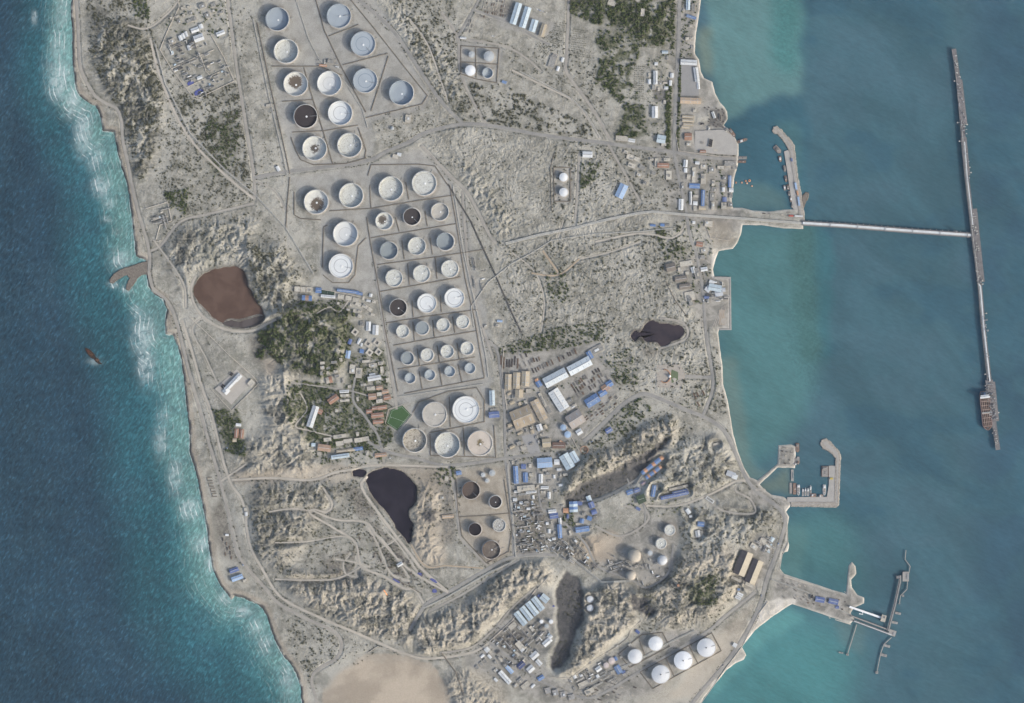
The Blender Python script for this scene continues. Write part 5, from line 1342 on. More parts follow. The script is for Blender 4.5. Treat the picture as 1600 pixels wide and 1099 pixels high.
def building(x, y, l, w, ang, st, extra=''):
    rnd = random.Random(int(x * 131 + y * 977))
    L, W_ = l * S, w * S
    if W_ > L:
        L, W_ = W_, L; ang += 90; l, w = w, l
    base = st
    big = L * W_ > 1100
    h = (9 if big else 5.0) + rnd.uniform(-.6, 1.2) if st not in FLATST else rnd.choice([4, 4.4, 5, 7.4]) + rnd.uniform(-.3, .5)
    if l * w < 26: h = min(h, 4)
    if st in ('L', 'WS') and l > 20: h = 12
    if st == 'HT': h = 14
    kindw = {True: 'house', False: 'shed'}[st in FLATST or st in ('R', 'RT', 'C', 'CR')]
    if big: kindw = 'hall' if st not in FLATST else 'block'
    if l * w < 26 and kindw == 'shed': kindw = 'hut'
    nm = {'house': 'house', 'shed': 'shed', 'hall': 'industrial_hall', 'block': 'building', 'hut': 'hut'}[kindw]
    o = thing(nm, size_word(l, w) + WORD[st] + ' ' + kindw + extra, {'hall': 'warehouse', 'block': 'building'}.get(kindw, kindw), x, y, zt(x, y), -R(ang))
    wall = {'B': 'b', 'BV': 'b', 'BD': 'b', 'T': 't', 'TM': 't', 'HT': 't', 'P': 't', 'D': 'd', 'RD': 'd', 'W': 'm', 'L': 'm', 'LB': 'm', 'WS': 'm', 'S': 'm', 'BS': 'b'}.get(st, 'w')
    if st in ('C',):
        t = .27
        m = MB()
        for (cx, cy, a, b) in ((0, -W_ * (.5 - t / 2), L, W_ * t), (0, W_ * (.5 - t / 2), L, W_ * t), (-L * (.5 - t / 2), 0, L * t, W_ * (1 - 2 * t)), (L * (.5 - t / 2), 0, L * t, W_ * (1 - 2 * t))):
            m.box(cx, cy, -2.5, a - .1, b - .1, h + 2.2)
        m.obj('wall', WALL['w'], o)
        m = MB()
        for (cx, cy, a, b) in ((0, -W_ * (.5 - t / 2), L, W_ * t), (0, W_ * (.5 - t / 2), L, W_ * t), (-L * (.5 - t / 2), 0, L * t, W_ * (1 - 2 * t)), (L * (.5 - t / 2), 0, L * t, W_ * (1 - 2 * t))):
            m.box(cx, cy, h, a, b, .4)
        m.obj('roof', RF['F'], o)
        MB().box(0, 0, .05, L * (1 - 2 * t), W_ * (1 - 2 * t), .3).obj('courtyard_floor', RF['G'], o)
    elif st in FLATST:
        MB().box(0, 0, -2.5, L, W_, h + 2.2).obj('wall', WALL[wall], o)
        rm = RF['G'] if st == 'CR' else RF[st]
        if st == 'CR': rm = RF['F']
        MB().box(0, 0, h - .25, L - 1.0, W_ - 1.0, .35).obj('roof', rm, o)
        m = MB()
        for s in (-1, 1):
            m.box(0, s * (W_ / 2 - .3), h - .28, L + .4, .6, 1.0); m.box(s * (L / 2 - .3), 0, h - .28, .6, W_ - 1.0, 1.0)
        m.obj('parapet', WALL['w'], o)
        n = 1 + int(L * W_ / 260) + (5 if st == 'CR' else 0)
        if L * W_ > 90 and rnd.random() < .5: MB().box(rnd.uniform(-.2, .2) * L, rnd.uniform(-.2, .2) * W_, h + .1, L * .3, W_ * .35, 2.6).obj('roof_house', RF[rnd.choice('FGW')], o)
        for k in range(min(n, 9)):
            a, b = rnd.uniform(1.2, 3.2), rnd.uniform(1.2, 3)
            MB().box(rnd.uniform(-.38, .38) * L, rnd.uniform(-.36, .36) * W_, h + .08, a, b, rnd.uniform(1, 2.4)).obj('roof_unit', rnd.choice([M_VENT, M_DARKV, RF['G']]), o)
    elif st in ('BOS', 'BO', 'BS', 'WR'):
        rise = W_ * .12
        gwalls(L, W_, h, rise).obj('wall', WALL['w'], o)
        n = {'BOS': 8, 'BO': 3, 'BS': 4, 'WR': 2}[st]
        pair = {'BOS': ('B', 'O'), 'BO': ('B', 'OR'), 'BS': ('B', 'L'), 'WR': ('F', 'R')}[st]
        for k in range(n):
            m = gable(MB(), L / n - .1, W_, h, rise, 0)
            rk = m.obj('roof', RF[pair[k % 2]] if n != 8 else (RF['O'] if k % 3 == 1 else RF['B']), o)
            rk.location.x = -L / 2 + L / n * (k + .5)
            rk['label'] = WORD[pair[k % 2]].replace('roofed', 'roof section')
    elif st == 'WO':
        m = MB()
        for s in (-1, 1):
            m.box(0, s * (W_ / 2 - 1.5), h - 1, L, 3, 1); m.box(s * (L / 2 - 1.5), 0, h - 1, 3, W_ - 6, 1)
        m.obj('roof_frame', RF['W'], o)
        m = MB()
        for sx in (-1, 0, 1):
            for sy in (-1, 1):
                m.box(sx * (L / 2 - 1.5), sy * (W_ / 2 - 1.5), -2, .8, .8, h + 1)
        m.obj('post', M_STEEL, o)
        MB().box(0, 0, .1, L - 4, W_ - 4, .4).obj('floor', RF['G'], o)
    else:
        if st == 'HT':
            rise = W_ * .2
        else:
            rise = W_ * rnd.uniform(.10, .15)
        gwalls(L, W_, h, rise).obj('wall', WALL[wall], o)
        if st == 'HT':
            for sgn in (1, -1):
                m = MB(); a = L / 2 + .8; b = W_ / 2 + .8
                m.v += [(-a, sgn * b, h), (a, sgn * b, h), (a, 0, h + rise), (-a, 0, h + rise), (-a, sgn * b, h - .5), (a, sgn * b, h - .5), (a, 0, h + rise - .5), (-a, 0, h + rise - .5)]
                f = [(0, 1, 2, 3), (7, 6, 5, 4), (0, 4, 5, 1), (1, 5, 6, 2), (3, 7, 4, 0)]
                m.f = f if sgn < 0 else [q[::-1] for q in f]
                rr = m.obj('roof_slope', RF['HT'] if sgn > 0 else M_HT_SHADE, o)  # sunlit and shaded slopes painted as a light and a dark sheet
                rr['label'] = 'roof slope coloured as sunlit' if sgn > 0 else 'roof slope coloured as shaded'
        else:
            gable(MB(), L, W_, h, rise).obj('roof', RF[st], o)
        if L > 24:
            MB().box(0, 0, h + rise - .25, L * .86, 1.5, .9).obj('ridge_vent', M_DARKV if st in ('W', 'L', 'WS', 'HT') else M_VENT, o)
        if L > 60 and st not in ('HT',):
            k = int(L / 26)
            for i in range(k):
                xx = -L / 2 + L / k * (i + .5)
                for sgn in (-1, 1):
                    m = MB(); y0, y1 = sgn * W_ * .16, sgn * W_ * .36
                    zf = lambda yy: h + rise * (1 - abs(yy) / (W_ / 2 + .8)) + .06
                    m.v += [(xx - 1.2, y0, zf(y0)), (xx + 1.2, y0, zf(y0)), (xx + 1.2, y1, zf(y1)), (xx - 1.2, y1, zf(y1))]
                    m.f.append((0, 1, 2, 3) if sgn > 0 else (3, 2, 1, 0))
                    m.obj('skylight', SKYL, o)
    dw = 5 if big else 1.6
    if st != 'WO':
        MB().box(L * .2, -W_ / 2 - .08, 0, dw, .2, min(h * .6, 5 if big else 2.4)).obj('door', M_DOOR, o)
    G.poly([(x + u * math.cos(R(ang)) - v * math.sin(R(ang)), y + u * math.sin(R(ang)) + v * math.cos(R(ang))) for u, v in ((-l / 2 - 1, -w / 2 - 1), (l / 2 + 1, -w / 2 - 1), (l / 2 + 1, w / 2 + 1), (-l / 2 - 1, w / 2 + 1))], 0, False)
    G.disc(x, y, max(min(l, w) * .5, 1.5) + 1, .5, OCC)
    k = int(l / max(w, 1))
    for i in range(-k, k + 1):
        q = i / (k + .5) * (l - w) / 2 if l > w else 0
        G.disc(x + q * math.cos(R(ang)), y + q * math.sin(R(ang)), w * .5 + 1, .5, OCC)
    return o
for b in BLD:
    building(*b)
for (x, y) in ((575, 537), (589, 535.5), (577.5, 551), (591.5, 550), (555, 519)):
    building(x, y, 9.5, 9.5, 38, 'C')
random.seed(21)
def occ(x, y):
    return G.sample(OCC, x, y) > .3
def filler(poly, ang, dx, dy, lmin, lmax, wmin, wmax, styles, p=.8, n=99):
    """an irregular quarter of small buildings on what is still free ground"""
    xs = [q[0] for q in poly]; ys = [q[1] for q in poly]
    cx, cy = (min(xs) + max(xs)) / 2, (min(ys) + max(ys)) / 2
    ca, sa = math.cos(R(ang)), math.sin(R(ang)); r = max(max(xs) - min(xs), max(ys) - min(ys)); c = 0
    for i in range(int(-r / dx), int(r / dx) + 1):
        for j in range(int(-r / dy), int(r / dy) + 1):
            u, v = i * dx + random.uniform(-.2, .2) * dx, j * dy + random.uniform(-.2, .2) * dy
            x, y = cx + u * ca - v * sa, cy + u * sa + v * ca
            ins = False
            for k in range(len(poly)):
                (xa, ya), (xb, yb) = poly[k - 1], poly[k]
                if (ya >= y) != (yb >= y) and x < (xb - xa) * (y - ya) / (yb - ya) + xa: ins = not ins
            l, w = random.uniform(lmin, lmax), random.uniform(wmin, wmax)
            if not ins or random.random() > p or c >= n: continue
            if any(occ(x + a * l * .5, y + b * l * .5) for a in (-1, 0, 1) for b in (-1, 0, 1)): continue
            building(x, y, l, w, ang + random.choice([0, 0, 90]) + random.uniform(-3, 3), random.choice(styles)); c += 1
filler([(500, 565), (600, 555), (612, 630), (560, 632), (500, 600)], -7, 10, 8, 5, 9, 3.5, 5.5, ['F', 'F', 'G', 'F'], .85, 34)
filler([(500, 680), (600, 672), (605, 712), (520, 720), (490, 705)], -7, 13, 8, 6, 11, 4, 6, ['F', 'G', 'F'], .7, 14)
filler([(528, 458), (590, 462), (592, 500), (560, 500), (520, 470)], 12, 9, 7, 4, 7, 3, 5, ['F', 'F', 'W'], .8, 14)
filler([(1060, 245), (1150, 252), (1145, 322), (1065, 330)], 92, 10, 9, 5, 10, 4, 7, ['F', 'G', 'F', 'W', 'T'], .7, 26)
filler([(1060, 10), (1090, 10), (1088, 80), (1062, 80)], 92, 10, 8, 4, 8, 3, 5, ['F', 'G', 'F'], .7, 10)
filler([(1012, 88), (1050, 88), (1050, 190), (1012, 190)], 92, 10, 9, 4, 8, 3, 5, ['F', 'G', 'W'], .5, 12)
filler([(960, 240), (1045, 245), (1040, 280), (1000, 290), (960, 262)], 18, 11, 9, 5, 9, 4, 6, ['F', 'G', 'F'], .6, 14)
filler([(1055, 400), (1096, 420), (1098, 475), (1075, 475)], -9, 11, 9, 5, 9, 4, 6, ['F', 'G'], .6, 8)
filler([(792, 716), (905, 705), (860, 800), (802, 800)], -4, 9, 8, 4, 8, 2.5, 4.5, ['F', 'G', 'W', 'F'], .6, 26)
filler([(850, 790), (935, 775), (930, 830), (860, 850)], -8, 10, 8, 4, 7, 2.5, 4.5, ['F', 'W', 'G'], .5, 16)
filler([(790, 600), (900, 680), (880, 705), (795, 700)], -25, 10, 8, 4, 8, 3, 5, ['F', 'G', 'T'], .5, 18)
filler([(720, 1030), (800, 1000), (870, 1070), (850, 1090), (760, 1060)], 48, 11, 9, 5, 9, 3, 6, ['W', 'F', 'G'], .45, 18)
filler([(255, 15), (345, 5), (350, 45), (280, 50)], -20, 11, 9, 4, 8, 3, 5, ['F', 'G'], .45, 12)
filler([(1065, 185), (1130, 200), (1130, 240), (1062, 232)], 3, 12, 10, 4, 8, 3, 5, ['F', 'G', 'K'], .4, 12)
filler([(930, 1020), (985, 1000), (985, 1060), (900, 1090), (890, 1060)], -30, 10, 8, 4, 7, 3, 5, ['W', 'F', 'G'], .5, 14)
# ------------------------------------------------------------------ moles, jetties, ships
M_ROCK = pm('armour_rock', (122, 116, 108), .4, .12, .95, dirt=(92, 88, 82), dirt_at=.5)
M_ROCKP = pm('pale_armour_rock', (160, 155, 146), .3, .12, .95, dirt=(122, 118, 112), dirt_at=.54)
M_QUAY = pm('quay_concrete', (158, 156, 151), .14, .04, .9, dirt=(128, 124, 118))
M_DECK = pm('jetty_deck', (124, 122, 122), .22, .05, .9, dirt=(96, 94, 94), dirt_at=.52)
M_PIPEW = pm('white_lagged_pipe', (204, 208, 208), .1, .05, .6)
M_PIPEP = pm('pale_pipe', (178, 178, 172), .12, .05, .7)
def jag(pts, step, amp, seed):
    rnd = random.Random(seed); o = []; n = len(pts)
    for i in range(n):
        a, b = pts[i], pts[(i + 1) % n]
        k = max(int(math.hypot(b[0] - a[0], b[1] - a[1]) / step), 1)
        for j in range(k):
            t = j / k
            o.append((a[0] + (b[0] - a[0]) * t + rnd.uniform(-amp, amp), a[1] + (b[1] - a[1]) * t + rnd.uniform(-amp, amp)))
    return o
def mole(name, label, cat, px, h, amp, mat=M_ROCK, grow=7, top=None, shrink=.0, rocks=True):
    cx = sum(p[0] for p in px) / len(px); cy = sum(p[1] for p in px) / len(px)
    o = thing(name, label, cat, cx, cy, 0, rel=False)
    ox, oy, _ = P(cx, cy)
    loc = lambda q: [(P(a, b)[0] - ox, P(a, b)[1] - oy) for a, b in q]
    MB().prism(loc(jag(px, 1.6, amp, 5)), -5, h, grow).obj('rock_body', mat, o)
    if rocks:
        m = MB(); rnd = random.Random(len(px)); q = jag(px, 1.1, .5, 9)
        for (a, b) in loc(q):
            r = rnd.uniform(1.2, 2.6)
            m.box(a, b, h - 2.2, r * 2, r * 1.6, rnd.uniform(1.8, 3.4), rnd.uniform(0, 3), .6)
        k = m.obj('rock_edge', mat, o); k['kind'] = 'stuff'
    if top:
        MB().prism(loc(top), h - .5, h + .5).obj('roadway', M_QUAY, o)
    return o
mole('breakwater', 'hooked brown stone mole curling out from the western shore', 'breakwater', [(231, 408), (215, 413), (200, 418), (188, 422), (178, 429), (172, 437), (173, 442), (177, 442), (184, 437), (195, 430), (199, 429), (203, 435), (199, 444), (197, 452), (201, 454), (208, 445), (215, 434), (222, 429), (231, 428)], 3.2, .8, grow=5)
mole('breakwater', 'curved rock breakwater with round tip sheltering the northern harbour', 'breakwater', [(1207, 204), (1209, 199), (1214, 198), (1221, 204), (1236, 220), (1241, 230), (1246, 277), (1252, 305), (1257, 345), (1250, 345), (1246, 315), (1240, 280), (1234, 238), (1228, 225), (1215, 209), (1209, 208)], 4, .7, M_ROCKP, top=[(1212, 202), (1220, 207), (1234, 223), (1238, 232), (1243, 279), (1249, 307), (1253, 342), (1251, 342), (1246, 307), (1240, 280), (1235, 233), (1231, 224), (1218, 208)])
mole('quay', 'long grey concrete quay inside the northern harbour breakwater', 'quay', [(1225, 237), (1233, 234), (1241, 285), (1250, 328), (1240, 329), (1236, 310), (1230, 268)], 3.4, .05, M_QUAY, .1, rocks=False)
mole('rock_spur', 'short rock spur on the outer side of the northern breakwater', 'breakwater', [(1252, 320), (1255, 306), (1259, 301), (1263, 302), (1263, 308), (1258, 318), (1255, 326)], 2.6, .7)
mole('breakwater', 'angular rock breakwater with bulb tip closing the southern harbour', 'breakwater', [(1282, 694), (1284, 688), (1291, 686), (1297, 691), (1311, 706), (1313, 713), (1310, 788), (1307, 792), (1236, 791), (1236, 785), (1304, 785), (1306, 717), (1302, 711), (1293, 704), (1286, 701)], 4.2, .6, M_ROCKP, top=[(1286, 692), (1291, 690), (1297, 696), (1309, 708), (1310, 715), (1308, 786), (1240, 789), (1240, 787), (1306, 786), (1308, 716), (1305, 710), (1292, 699)])
mole('quay', 'concrete quay lining the southern harbour breakwater', 'quay', [(1230, 777), (1292, 776.5), (1295, 758), (1295, 728), (1305, 728), (1304, 785), (1230, 785)], 3.4, .05, M_QUAY, .1, rocks=False)
mole('sea_wall', 'pale concrete sea wall along the seaside park edge', 'sea wall', [(1116, 432.4), (1142, 433), (1143, 516), (1124, 516), (1124, 513.5), (1140.5, 513.5), (1139.6, 436), (1116, 435)], 4.2, .05, M_QUAY, .1, rocks=False)

def pathlen(p):
    return sum(math.hypot(b[0] - a[0], b[1] - a[1]) for a, b in zip(p[:-1], p[1:]))
def ribbon(m, pts, w, z0, z1, off=0.0, org=(0, 0)):
    """solid ribbon along pixel points; w and off in pixels"""
    b0 = len(m.v); n = len(pts)
    for i, (x, y) in enumerate(pts):
        a = pts[max(i - 1, 0)]; c = pts[min(i + 1, n - 1)]
        dx, dy = c[0] - a[0], c[1] - a[1]; l = math.hypot(dx, dy); nx_, ny_ = -dy / l, dx / l
        for (s, z) in ((-.5, z0), (.5, z0), (.5, z1), (-.5, z1)):
            q = P(x + nx_ * (w * s + off), y + ny_ * (w * s + off), z)
            m.v.append((q[0] - org[0], q[1] - org[1], z))
    for i in range(n - 1):
        for k in range(4):
            j = (k + 1) % 4; b = b0 + i * 4
            m.f.append((b + k, b + j, b + 4 + j, b + 4 + k))
    m.f.append((b0 + 3, b0 + 2, b0 + 1, b0)); e = b0 + (n - 1) * 4
    m.f.append((e, e + 1, e + 2, e + 3))
    return m
def along(pts, step):
    o = []; d = 0
    for a, b in zip(pts[:-1], pts[1:]):
        l = math.hypot(b[0] - a[0], b[1] - a[1])
        while d <= l:
            t = d / l; o.append((a[0] + (b[0] - a[0]) * t, a[1] + (b[1] - a[1]) * t, math.atan2(-(b[1] - a[1]), b[0] - a[0]))); d += step
        d -= l
    return o
def jetty(name, label, pts, w, z, pipes=(), pile_step=8, mat=M_DECK, th=1.6, rail=True, cat='jetty', bents=True):
    x0, y0 = pts[0]
    o = thing(name, label, cat, x0, y0, 0, rel=False)
    org = P(x0, y0)
    ribbon(MB(), pts, w, z - th, z, 0, org).obj('deck', mat, o)
    for k, (off, pw, mt, seg) in enumerate(pipes):
        ribbon(MB(), seg or pts, pw, z + .6, z + .6 + pw * 1.6, off, org).obj('pipe', mt, o)
    if rail and w > 3:
        for s in (-1, 1):
            ribbon(MB(), pts, .25, z, z + 1.1, s * (w / 2 - .15), org).obj('rail', M_STEEL, o)
    if bents:
        for (x, y, a) in along(pts, pile_step)[:90]:
            m = MB(); ca, sa = math.cos(a + math.pi / 2), math.sin(a + math.pi / 2)
            gx, gy, _ = P(x, y)
            for s in ((-.42, .42) if w > 2 else (0,)):
                m.cyl(gx - org[0] + ca * s * w * S, gy - org[1] + sa * s * w * S, -9, z - th, .8, n=6)
            if w > 2:
                m.box(gx - org[0], gy - org[1], z - th - 1.2, 1.6, w * S * .95, 1.15, a)
            m.obj('pile_bent', M_DSTEEL, o)
    return o, org
TRES = [(1254, 349), (1320, 353), (1420, 361), (1519, 368)]
o, org = jetty('trestle', 'long straight approach trestle carrying white pipes out to sea', TRES, 7.5, 9, [(-1.2, 1.5, M_PIPEW, None), (.5, 1.5, M_PIPEW, None), (2.0, .9, M_PIPEP, None)], 11)
for (x, y, a) in along(TRES, 43)[1:]:
    gx, gy, _ = P(x, y)
    MB().box(gx - org[0], gy - org[1], 9.1, 3.0, 7.5 * S, 4.8, a).obj('expansion_frame', M_STEEL, o)
for (x, y, a) in along(TRES, 9.5):
    gx, gy, _ = P(x, y)
    m = MB(); ox, oy = -math.sin(a) * 4.6 * S, math.cos(a) * 4.6 * S
    m.box(gx - org[0] + ox, gy - org[1] + oy, 8, 3.2, 3.2, .8, a)
    m.obj('lamp_platform', M_STEEL, o)
AX = [(1490, 77), (1497, 125), (1510, 275), (1521, 370), (1530, 440), (1536, 512), (1546, 598), (1552, 655), (1559, 703)]
o, org = jetty('jetty', 'very long T shaped tanker jetty running up and down far offshore', AX, 7, 13, [(-.6, 1.6, M_PIPEW, [(1506, 222), (1510, 275), (1519, 352)]), (1.4, .8, M_PIPEP, [(1503, 190), (1510, 275), (1521, 370), (1530, 440)]), (-.8, 2.0, M_PIPEW, [(1528, 445), (1530.5, 447), (1536, 512), (1545.5, 596)]), (1.2, .9, M_PIPEP, [(1530, 446), (1536, 512), (1545, 590)])], 9, rail=True)
for (x, y, l, w, a, zz) in [(1502, 160, 70, 10, 83.5, 13.3), (1508, 245, 60, 9, 84.5, 13.3), (1526.5, 384, 115, 11, 84, 13.35), (1550, 628, 62, 15, 84, 13.4), (1546, 603, 18, 12, 84, 13.6)]:
    gx, gy, _ = P(x, y)
    MB().box(gx - org[0], gy - org[1], zz - 2, l * S, w * S, 2, -R(a)).obj('loading_platform', M_DECK, o)
rj = random.Random(4)
for (xa, ya, xb, yb, n, sp) in [(1498, 128, 1506, 205, 34, 4), (1506, 205, 1512, 285, 12, 4), (1518, 330, 1531, 445, 44, 5), (1544, 600, 1554, 655, 60, 6.5), (1536, 505, 1540, 520, 10, 4), (1530, 445, 1546, 598, 14, 3), (1491, 80, 1497, 124, 12, 2), (1552, 658, 1558, 700, 12, 2)]:
    m = MB()
    for k in range(n):
        t = rj.random(); x = xa + (xb - xa) * t + rj.uniform(-sp, sp); y = ya + (yb - ya) * t
        gx, gy, _ = P(x, y)
        m.box(gx - org[0], gy - org[1], 13.5, rj.uniform(2, 9), rj.uniform(2, 6), rj.uniform(1.5, 7), rj.uniform(-.1, .1) + .1)
    e = m.obj('deck_equipment', rj.choice([M_STEEL, M_PIPEP, M_STEEL]), o); e['kind'] = 'stuff'
for (x, y) in [(1500, 121), (1491, 127), (1504, 151), (1496, 192), (1499, 221), (1511, 195), (1517, 270), (1515, 262), (1535, 440), (1541, 490), (1541, 527), (1539, 585), (1547, 588), (1538, 515), (1560, 645), (1557, 652), (1551, 677)]:
    gx, gy, _ = P(x, y)
    m = MB().cyl(gx - org[0], gy - org[1], -9, 12.5, 3.2, n=10)
    cx = 1490 + (y - 77) * .108
    ax, ay, _ = P(cx + 3, y)
    m.tube([(gx - org[0], gy - org[1], 12.4), (ax - org[0], ay - org[1], 12.4)], .7, 4)
    m.obj('mooring_dolphin', M_PIPEP, o)
for (x, y, hh) in [(1494, 362, 26), (1541, 500, 22), (1543, 517, 22), (1553, 622, 22), (1549, 616, 20), (1551, 634, 20)]:
    gx, gy, _ = P(x, y)
    m = MB().box(gx - org[0], gy - org[1], 13, 8, 8, hh, .1, .5); m.tube([(gx - org[0], gy - org[1], 12 + hh), (gx - org[0] - 16, gy - org[1] + 3, 8 + hh)], 1.0, 5)
    m.obj('loading_arm', M_STEEL, o)
LP = [
 ('jetty', 'upper of two parallel grey trestles leading from the stone loading pier', [(1329, 962), (1390, 985)], 2.6, 9, [(0, .8, M_PIPEP, None)]),
 ('jetty', 'lower of two parallel grey trestles leading from the stone loading pier', [(1334, 970), (1393, 992)], 3.2, 9, [(.3, .9, M_PIPEW, None)]),
 ('jetty', 'slanting grey jetty head at the outer end of the loading pier', [(1387, 986), (1398, 945), (1406, 908), (1406, 899)], 4.2, 11, [(.8, .9, M_PIPEP, None)]),
 ('catwalk', 'thin zigzag catwalk above the jetty head, topmost of them', [(1415.5, 860), (1414, 874), (1422, 885), (1420, 896)], 1.1, 7, []),
 ('catwalk', 'thin bent catwalk right beside the slanting jetty head', [(1418, 908), (1417, 921), (1407, 931), (1405, 943)], 1.1, 7, []),
 ('catwalk', 'thin catwalk descending from the lower jetty corner to a lone dolphin', [(1393, 996), (1381, 1007), (1376, 1021), (1370, 1051)], 1.2, 7, []),
 ('catwalk', 'thin straight catwalk standing alone below the loading pier', [(1338.5, 976), (1324, 1023)], 1.3, 7, [])]
for (n, lab, pts, w, z, pp) in LP:
    jetty(n, lab, pts, w, z, pp, 6, cat='jetty' if n == 'jetty' else 'catwalk', mat=M_QUAY if n == 'catwalk' else M_DECK)
def dolphin(x, y, l, w, ang, lab, z=7):
    o = thing('mooring_platform', lab, 'mooring platform', x, y, 0, -R(ang), rel=False)
    MB().box(0, 0, z - 1.6, l * S, w * S, 1.6).obj('deck', M_QUAY, o)
    for sx in (-1, 1):
        for sy in (-1, 1):
            MB().cyl(sx * l * S * .36, sy * w * S * .34, -9, z - 1.6, 1.0, n=8).obj('pile', M_DSTEEL, o)
    MB().cyl(0, 0, z, z + 1.8, 1.1, .8, 8).obj('bollard', M_DSTEEL, o)
    MB().box(l * S * .3, 0, z, l * S * .3, w * S * .5, 2.2).obj('fender', M_STEEL, o)
for q in [(1415, 901, 10, 15, 0, 'square equipment platform at the top of the slanting jetty head', 11), (1403, 902, 5, 4, 0, 'small white platform left of the jetty head top', 10), (1403, 958.5, 9, 3.6, 12, 'oblong mooring platform, upper of two beside the slanting jetty', 7), (1398, 973, 9, 3.6, 12, 'oblong mooring platform, lower of two beside the slanting jetty', 7), (1394, 989, 11, 9, 18, 'square platform at the lower corner of the jetty head', 10), (1386, 1009.5, 9, 3.6, 14, 'oblong mooring platform, upper of two on the lower catwalk', 7), (1381, 1024, 9, 4, 14, 'oblong mooring platform, lower of two on the lower catwalk', 7), (1370, 1051, 4, 4, 0, 'small square mooring platform ending the lower catwalk', 7), (1324, 1023, 4, 3, 20, 'small platform ending the lone catwalk', 7), (1314, 1020, 7, 2, 10, 'narrow mooring platform left of the lone catwalk end', 6), (1405, 943, 2.5, 2.5, 0, 'tiny platform under the bent catwalk', 6), (1411, 931, 3, 3, 0, 'tiny brown platform beside the bent catwalk', 6), (1238, 743, 4, 18, 0, 'pale narrow pontoon below the southern harbour platform', 3.4)]:
    dolphin(*q[:6], q[6])
# white covered conveyor and tower
o = thing('conveyor', 'white covered conveyor bridge slanting from the loading pier to a tower', 'conveyor', 1327, 948, 0, rel=False); org = P(1327, 948)
ribbon(MB(), [(1327, 948), (1376, 965)], 3.2, 12, 16, 0, org).obj('gallery', M_WHITE, o)
ribbon(MB(), [(1342, 959), (1348, 960), (1347, 956)], 1.4, 11, 13, 0, org).obj('side_gallery', M_WHITE, o)
for (x, y, a) in along([(1329, 949), (1374, 964)], 11):
    gx, gy, _ = P(x, y)
    MB().box(gx - org[0], gy - org[1], -8, 2.4, 5, 20, a, .7).obj('trestle_leg', M_STEEL, o)
o = thing('transfer_tower', 'tan boxy transfer tower at the end of the white conveyor', 'tower', 1380, 966, 0, -R(15), rel=False)
MB().box(0, 0, -8, 20, 30, 30).obj('wall', WALL['t'], o); MB().box(0, 0, 22.2, 22, 32, .8).obj('roof', RF['F'], o); MB().box(2, 6, 23, 6, 8, 3).obj('roof_unit', M_DARKV, o)

# ------------------------------------------------------------------ vessels
def hull_poly(L, B, bow=.28, stern=.08, n=7):
    o = []
    for i in range(n + 1):
        t = i / n; o.append((L * (.5 - bow) + L * bow * t, B / 2 * math.cos(t * math.pi / 2) ** .75))
    top = o[:-1]; tip = o[-1]
    pts = [(-L / 2, -B / 2 * .78), (-L / 2 + L * stern, -B / 2)] + [(x, -y) for x, y in top] + [(L / 2, 0)] + [(x, y) for x, y in reversed(top)] + [(-L / 2 + L * stern, B / 2), (-L / 2, B / 2 * .78)]
    return pts
def boat(x, y, l, w, ang, label, hullc, deckc, cabc, cab=(-.2, .3, .6), h=3.0, kind='boat', name='boat', z=0, grp=None, barge=False):
    L, B = l * S, w * S
    o = thing(name, label, kind, x, y, z, -R(ang), rel=False, group=grp)
    hp = hull_poly(L, B) if not barge else [(-L / 2, -B / 2), (L / 2, -B / 2), (L / 2, B / 2), (-L / 2, B / 2)]
    MB().prism(hp, -1.5, h, -B * .08).obj('hull', hullc, o)
    MB().prism([(a * .95, b * .86) for a, b in hp], h - .3, h + .15).obj('deck', deckc, o)
    if cab:
        c, cl, cw = cab
        k = MB().box(c * L, 0, h, cl * L, cw * B, 3.2).obj('wheelhouse', cabc, o)
        MB().box(c * L + cl * L * .1, 0, h + 3.2, cl * L * .6, cw * B * .8, 2.0).obj('bridge', cabc, k)
        MB().cyl(c * L, 0, h + 5, h + 10, .35, .2, 6).obj('mast', M_DSTEEL, o)
    rb = random.Random(int(x * 7 + y))
    for k in range(3 if l > 6 else 1):
        MB().box(rb.uniform(.0, .3) * L, rb.uniform(-.2, .2) * B, h + .1, rb.uniform(1.5, 4), rb.uniform(1.5, 4), rb.uniform(1, 2.4)).obj('deck_gear', rb.choice([M_STEEL, M_DSTEEL, RF['O'], M_WHITE]), o)
    return o
HB = pm('hull_black', (58, 56, 58), .2, .1, .7); HG = pm('hull_grey', (120, 118, 116), .2, .1, .7); HR = pm('hull_rust', (104, 82, 70), .35, .15, .9, dirt=(66, 56, 52), dirt_at=.5)
HW = pm('hull_white', (210, 212, 210), .1, .1, .5); DK = pm('deck_brown', (128, 112, 102), .25, .12, .9); DR = pm('deck_red_oxide', (94, 80, 76), .25, .06, .9, dirt=(80, 72, 68)); DG = pm('deck_grey', (142, 140, 136), .2, .12, .9)
boat(1144, 208, 16, 6, 52, 'dark brown vessel moored at the top corner of the port quay', HB, DK, DG)
boat(1160, 220, 17, 5, -18, 'tan vessel lying across the quay face at the northern port', HG, DK, HW, (-.1, .25, .7))
boat(1160, 247, 14, 4.4, 0, 'pale barge beside the quay, upper of two berthed side by side', HG, DG, HW, None, 2.5, 'barge', 'barge', barge=True)
boat(1159, 253, 13, 4, 0, 'brownish barge beside the quay, lower of two berthed side by side', HR, DK, HW, None, 2.5, 'barge', 'barge', barge=True)
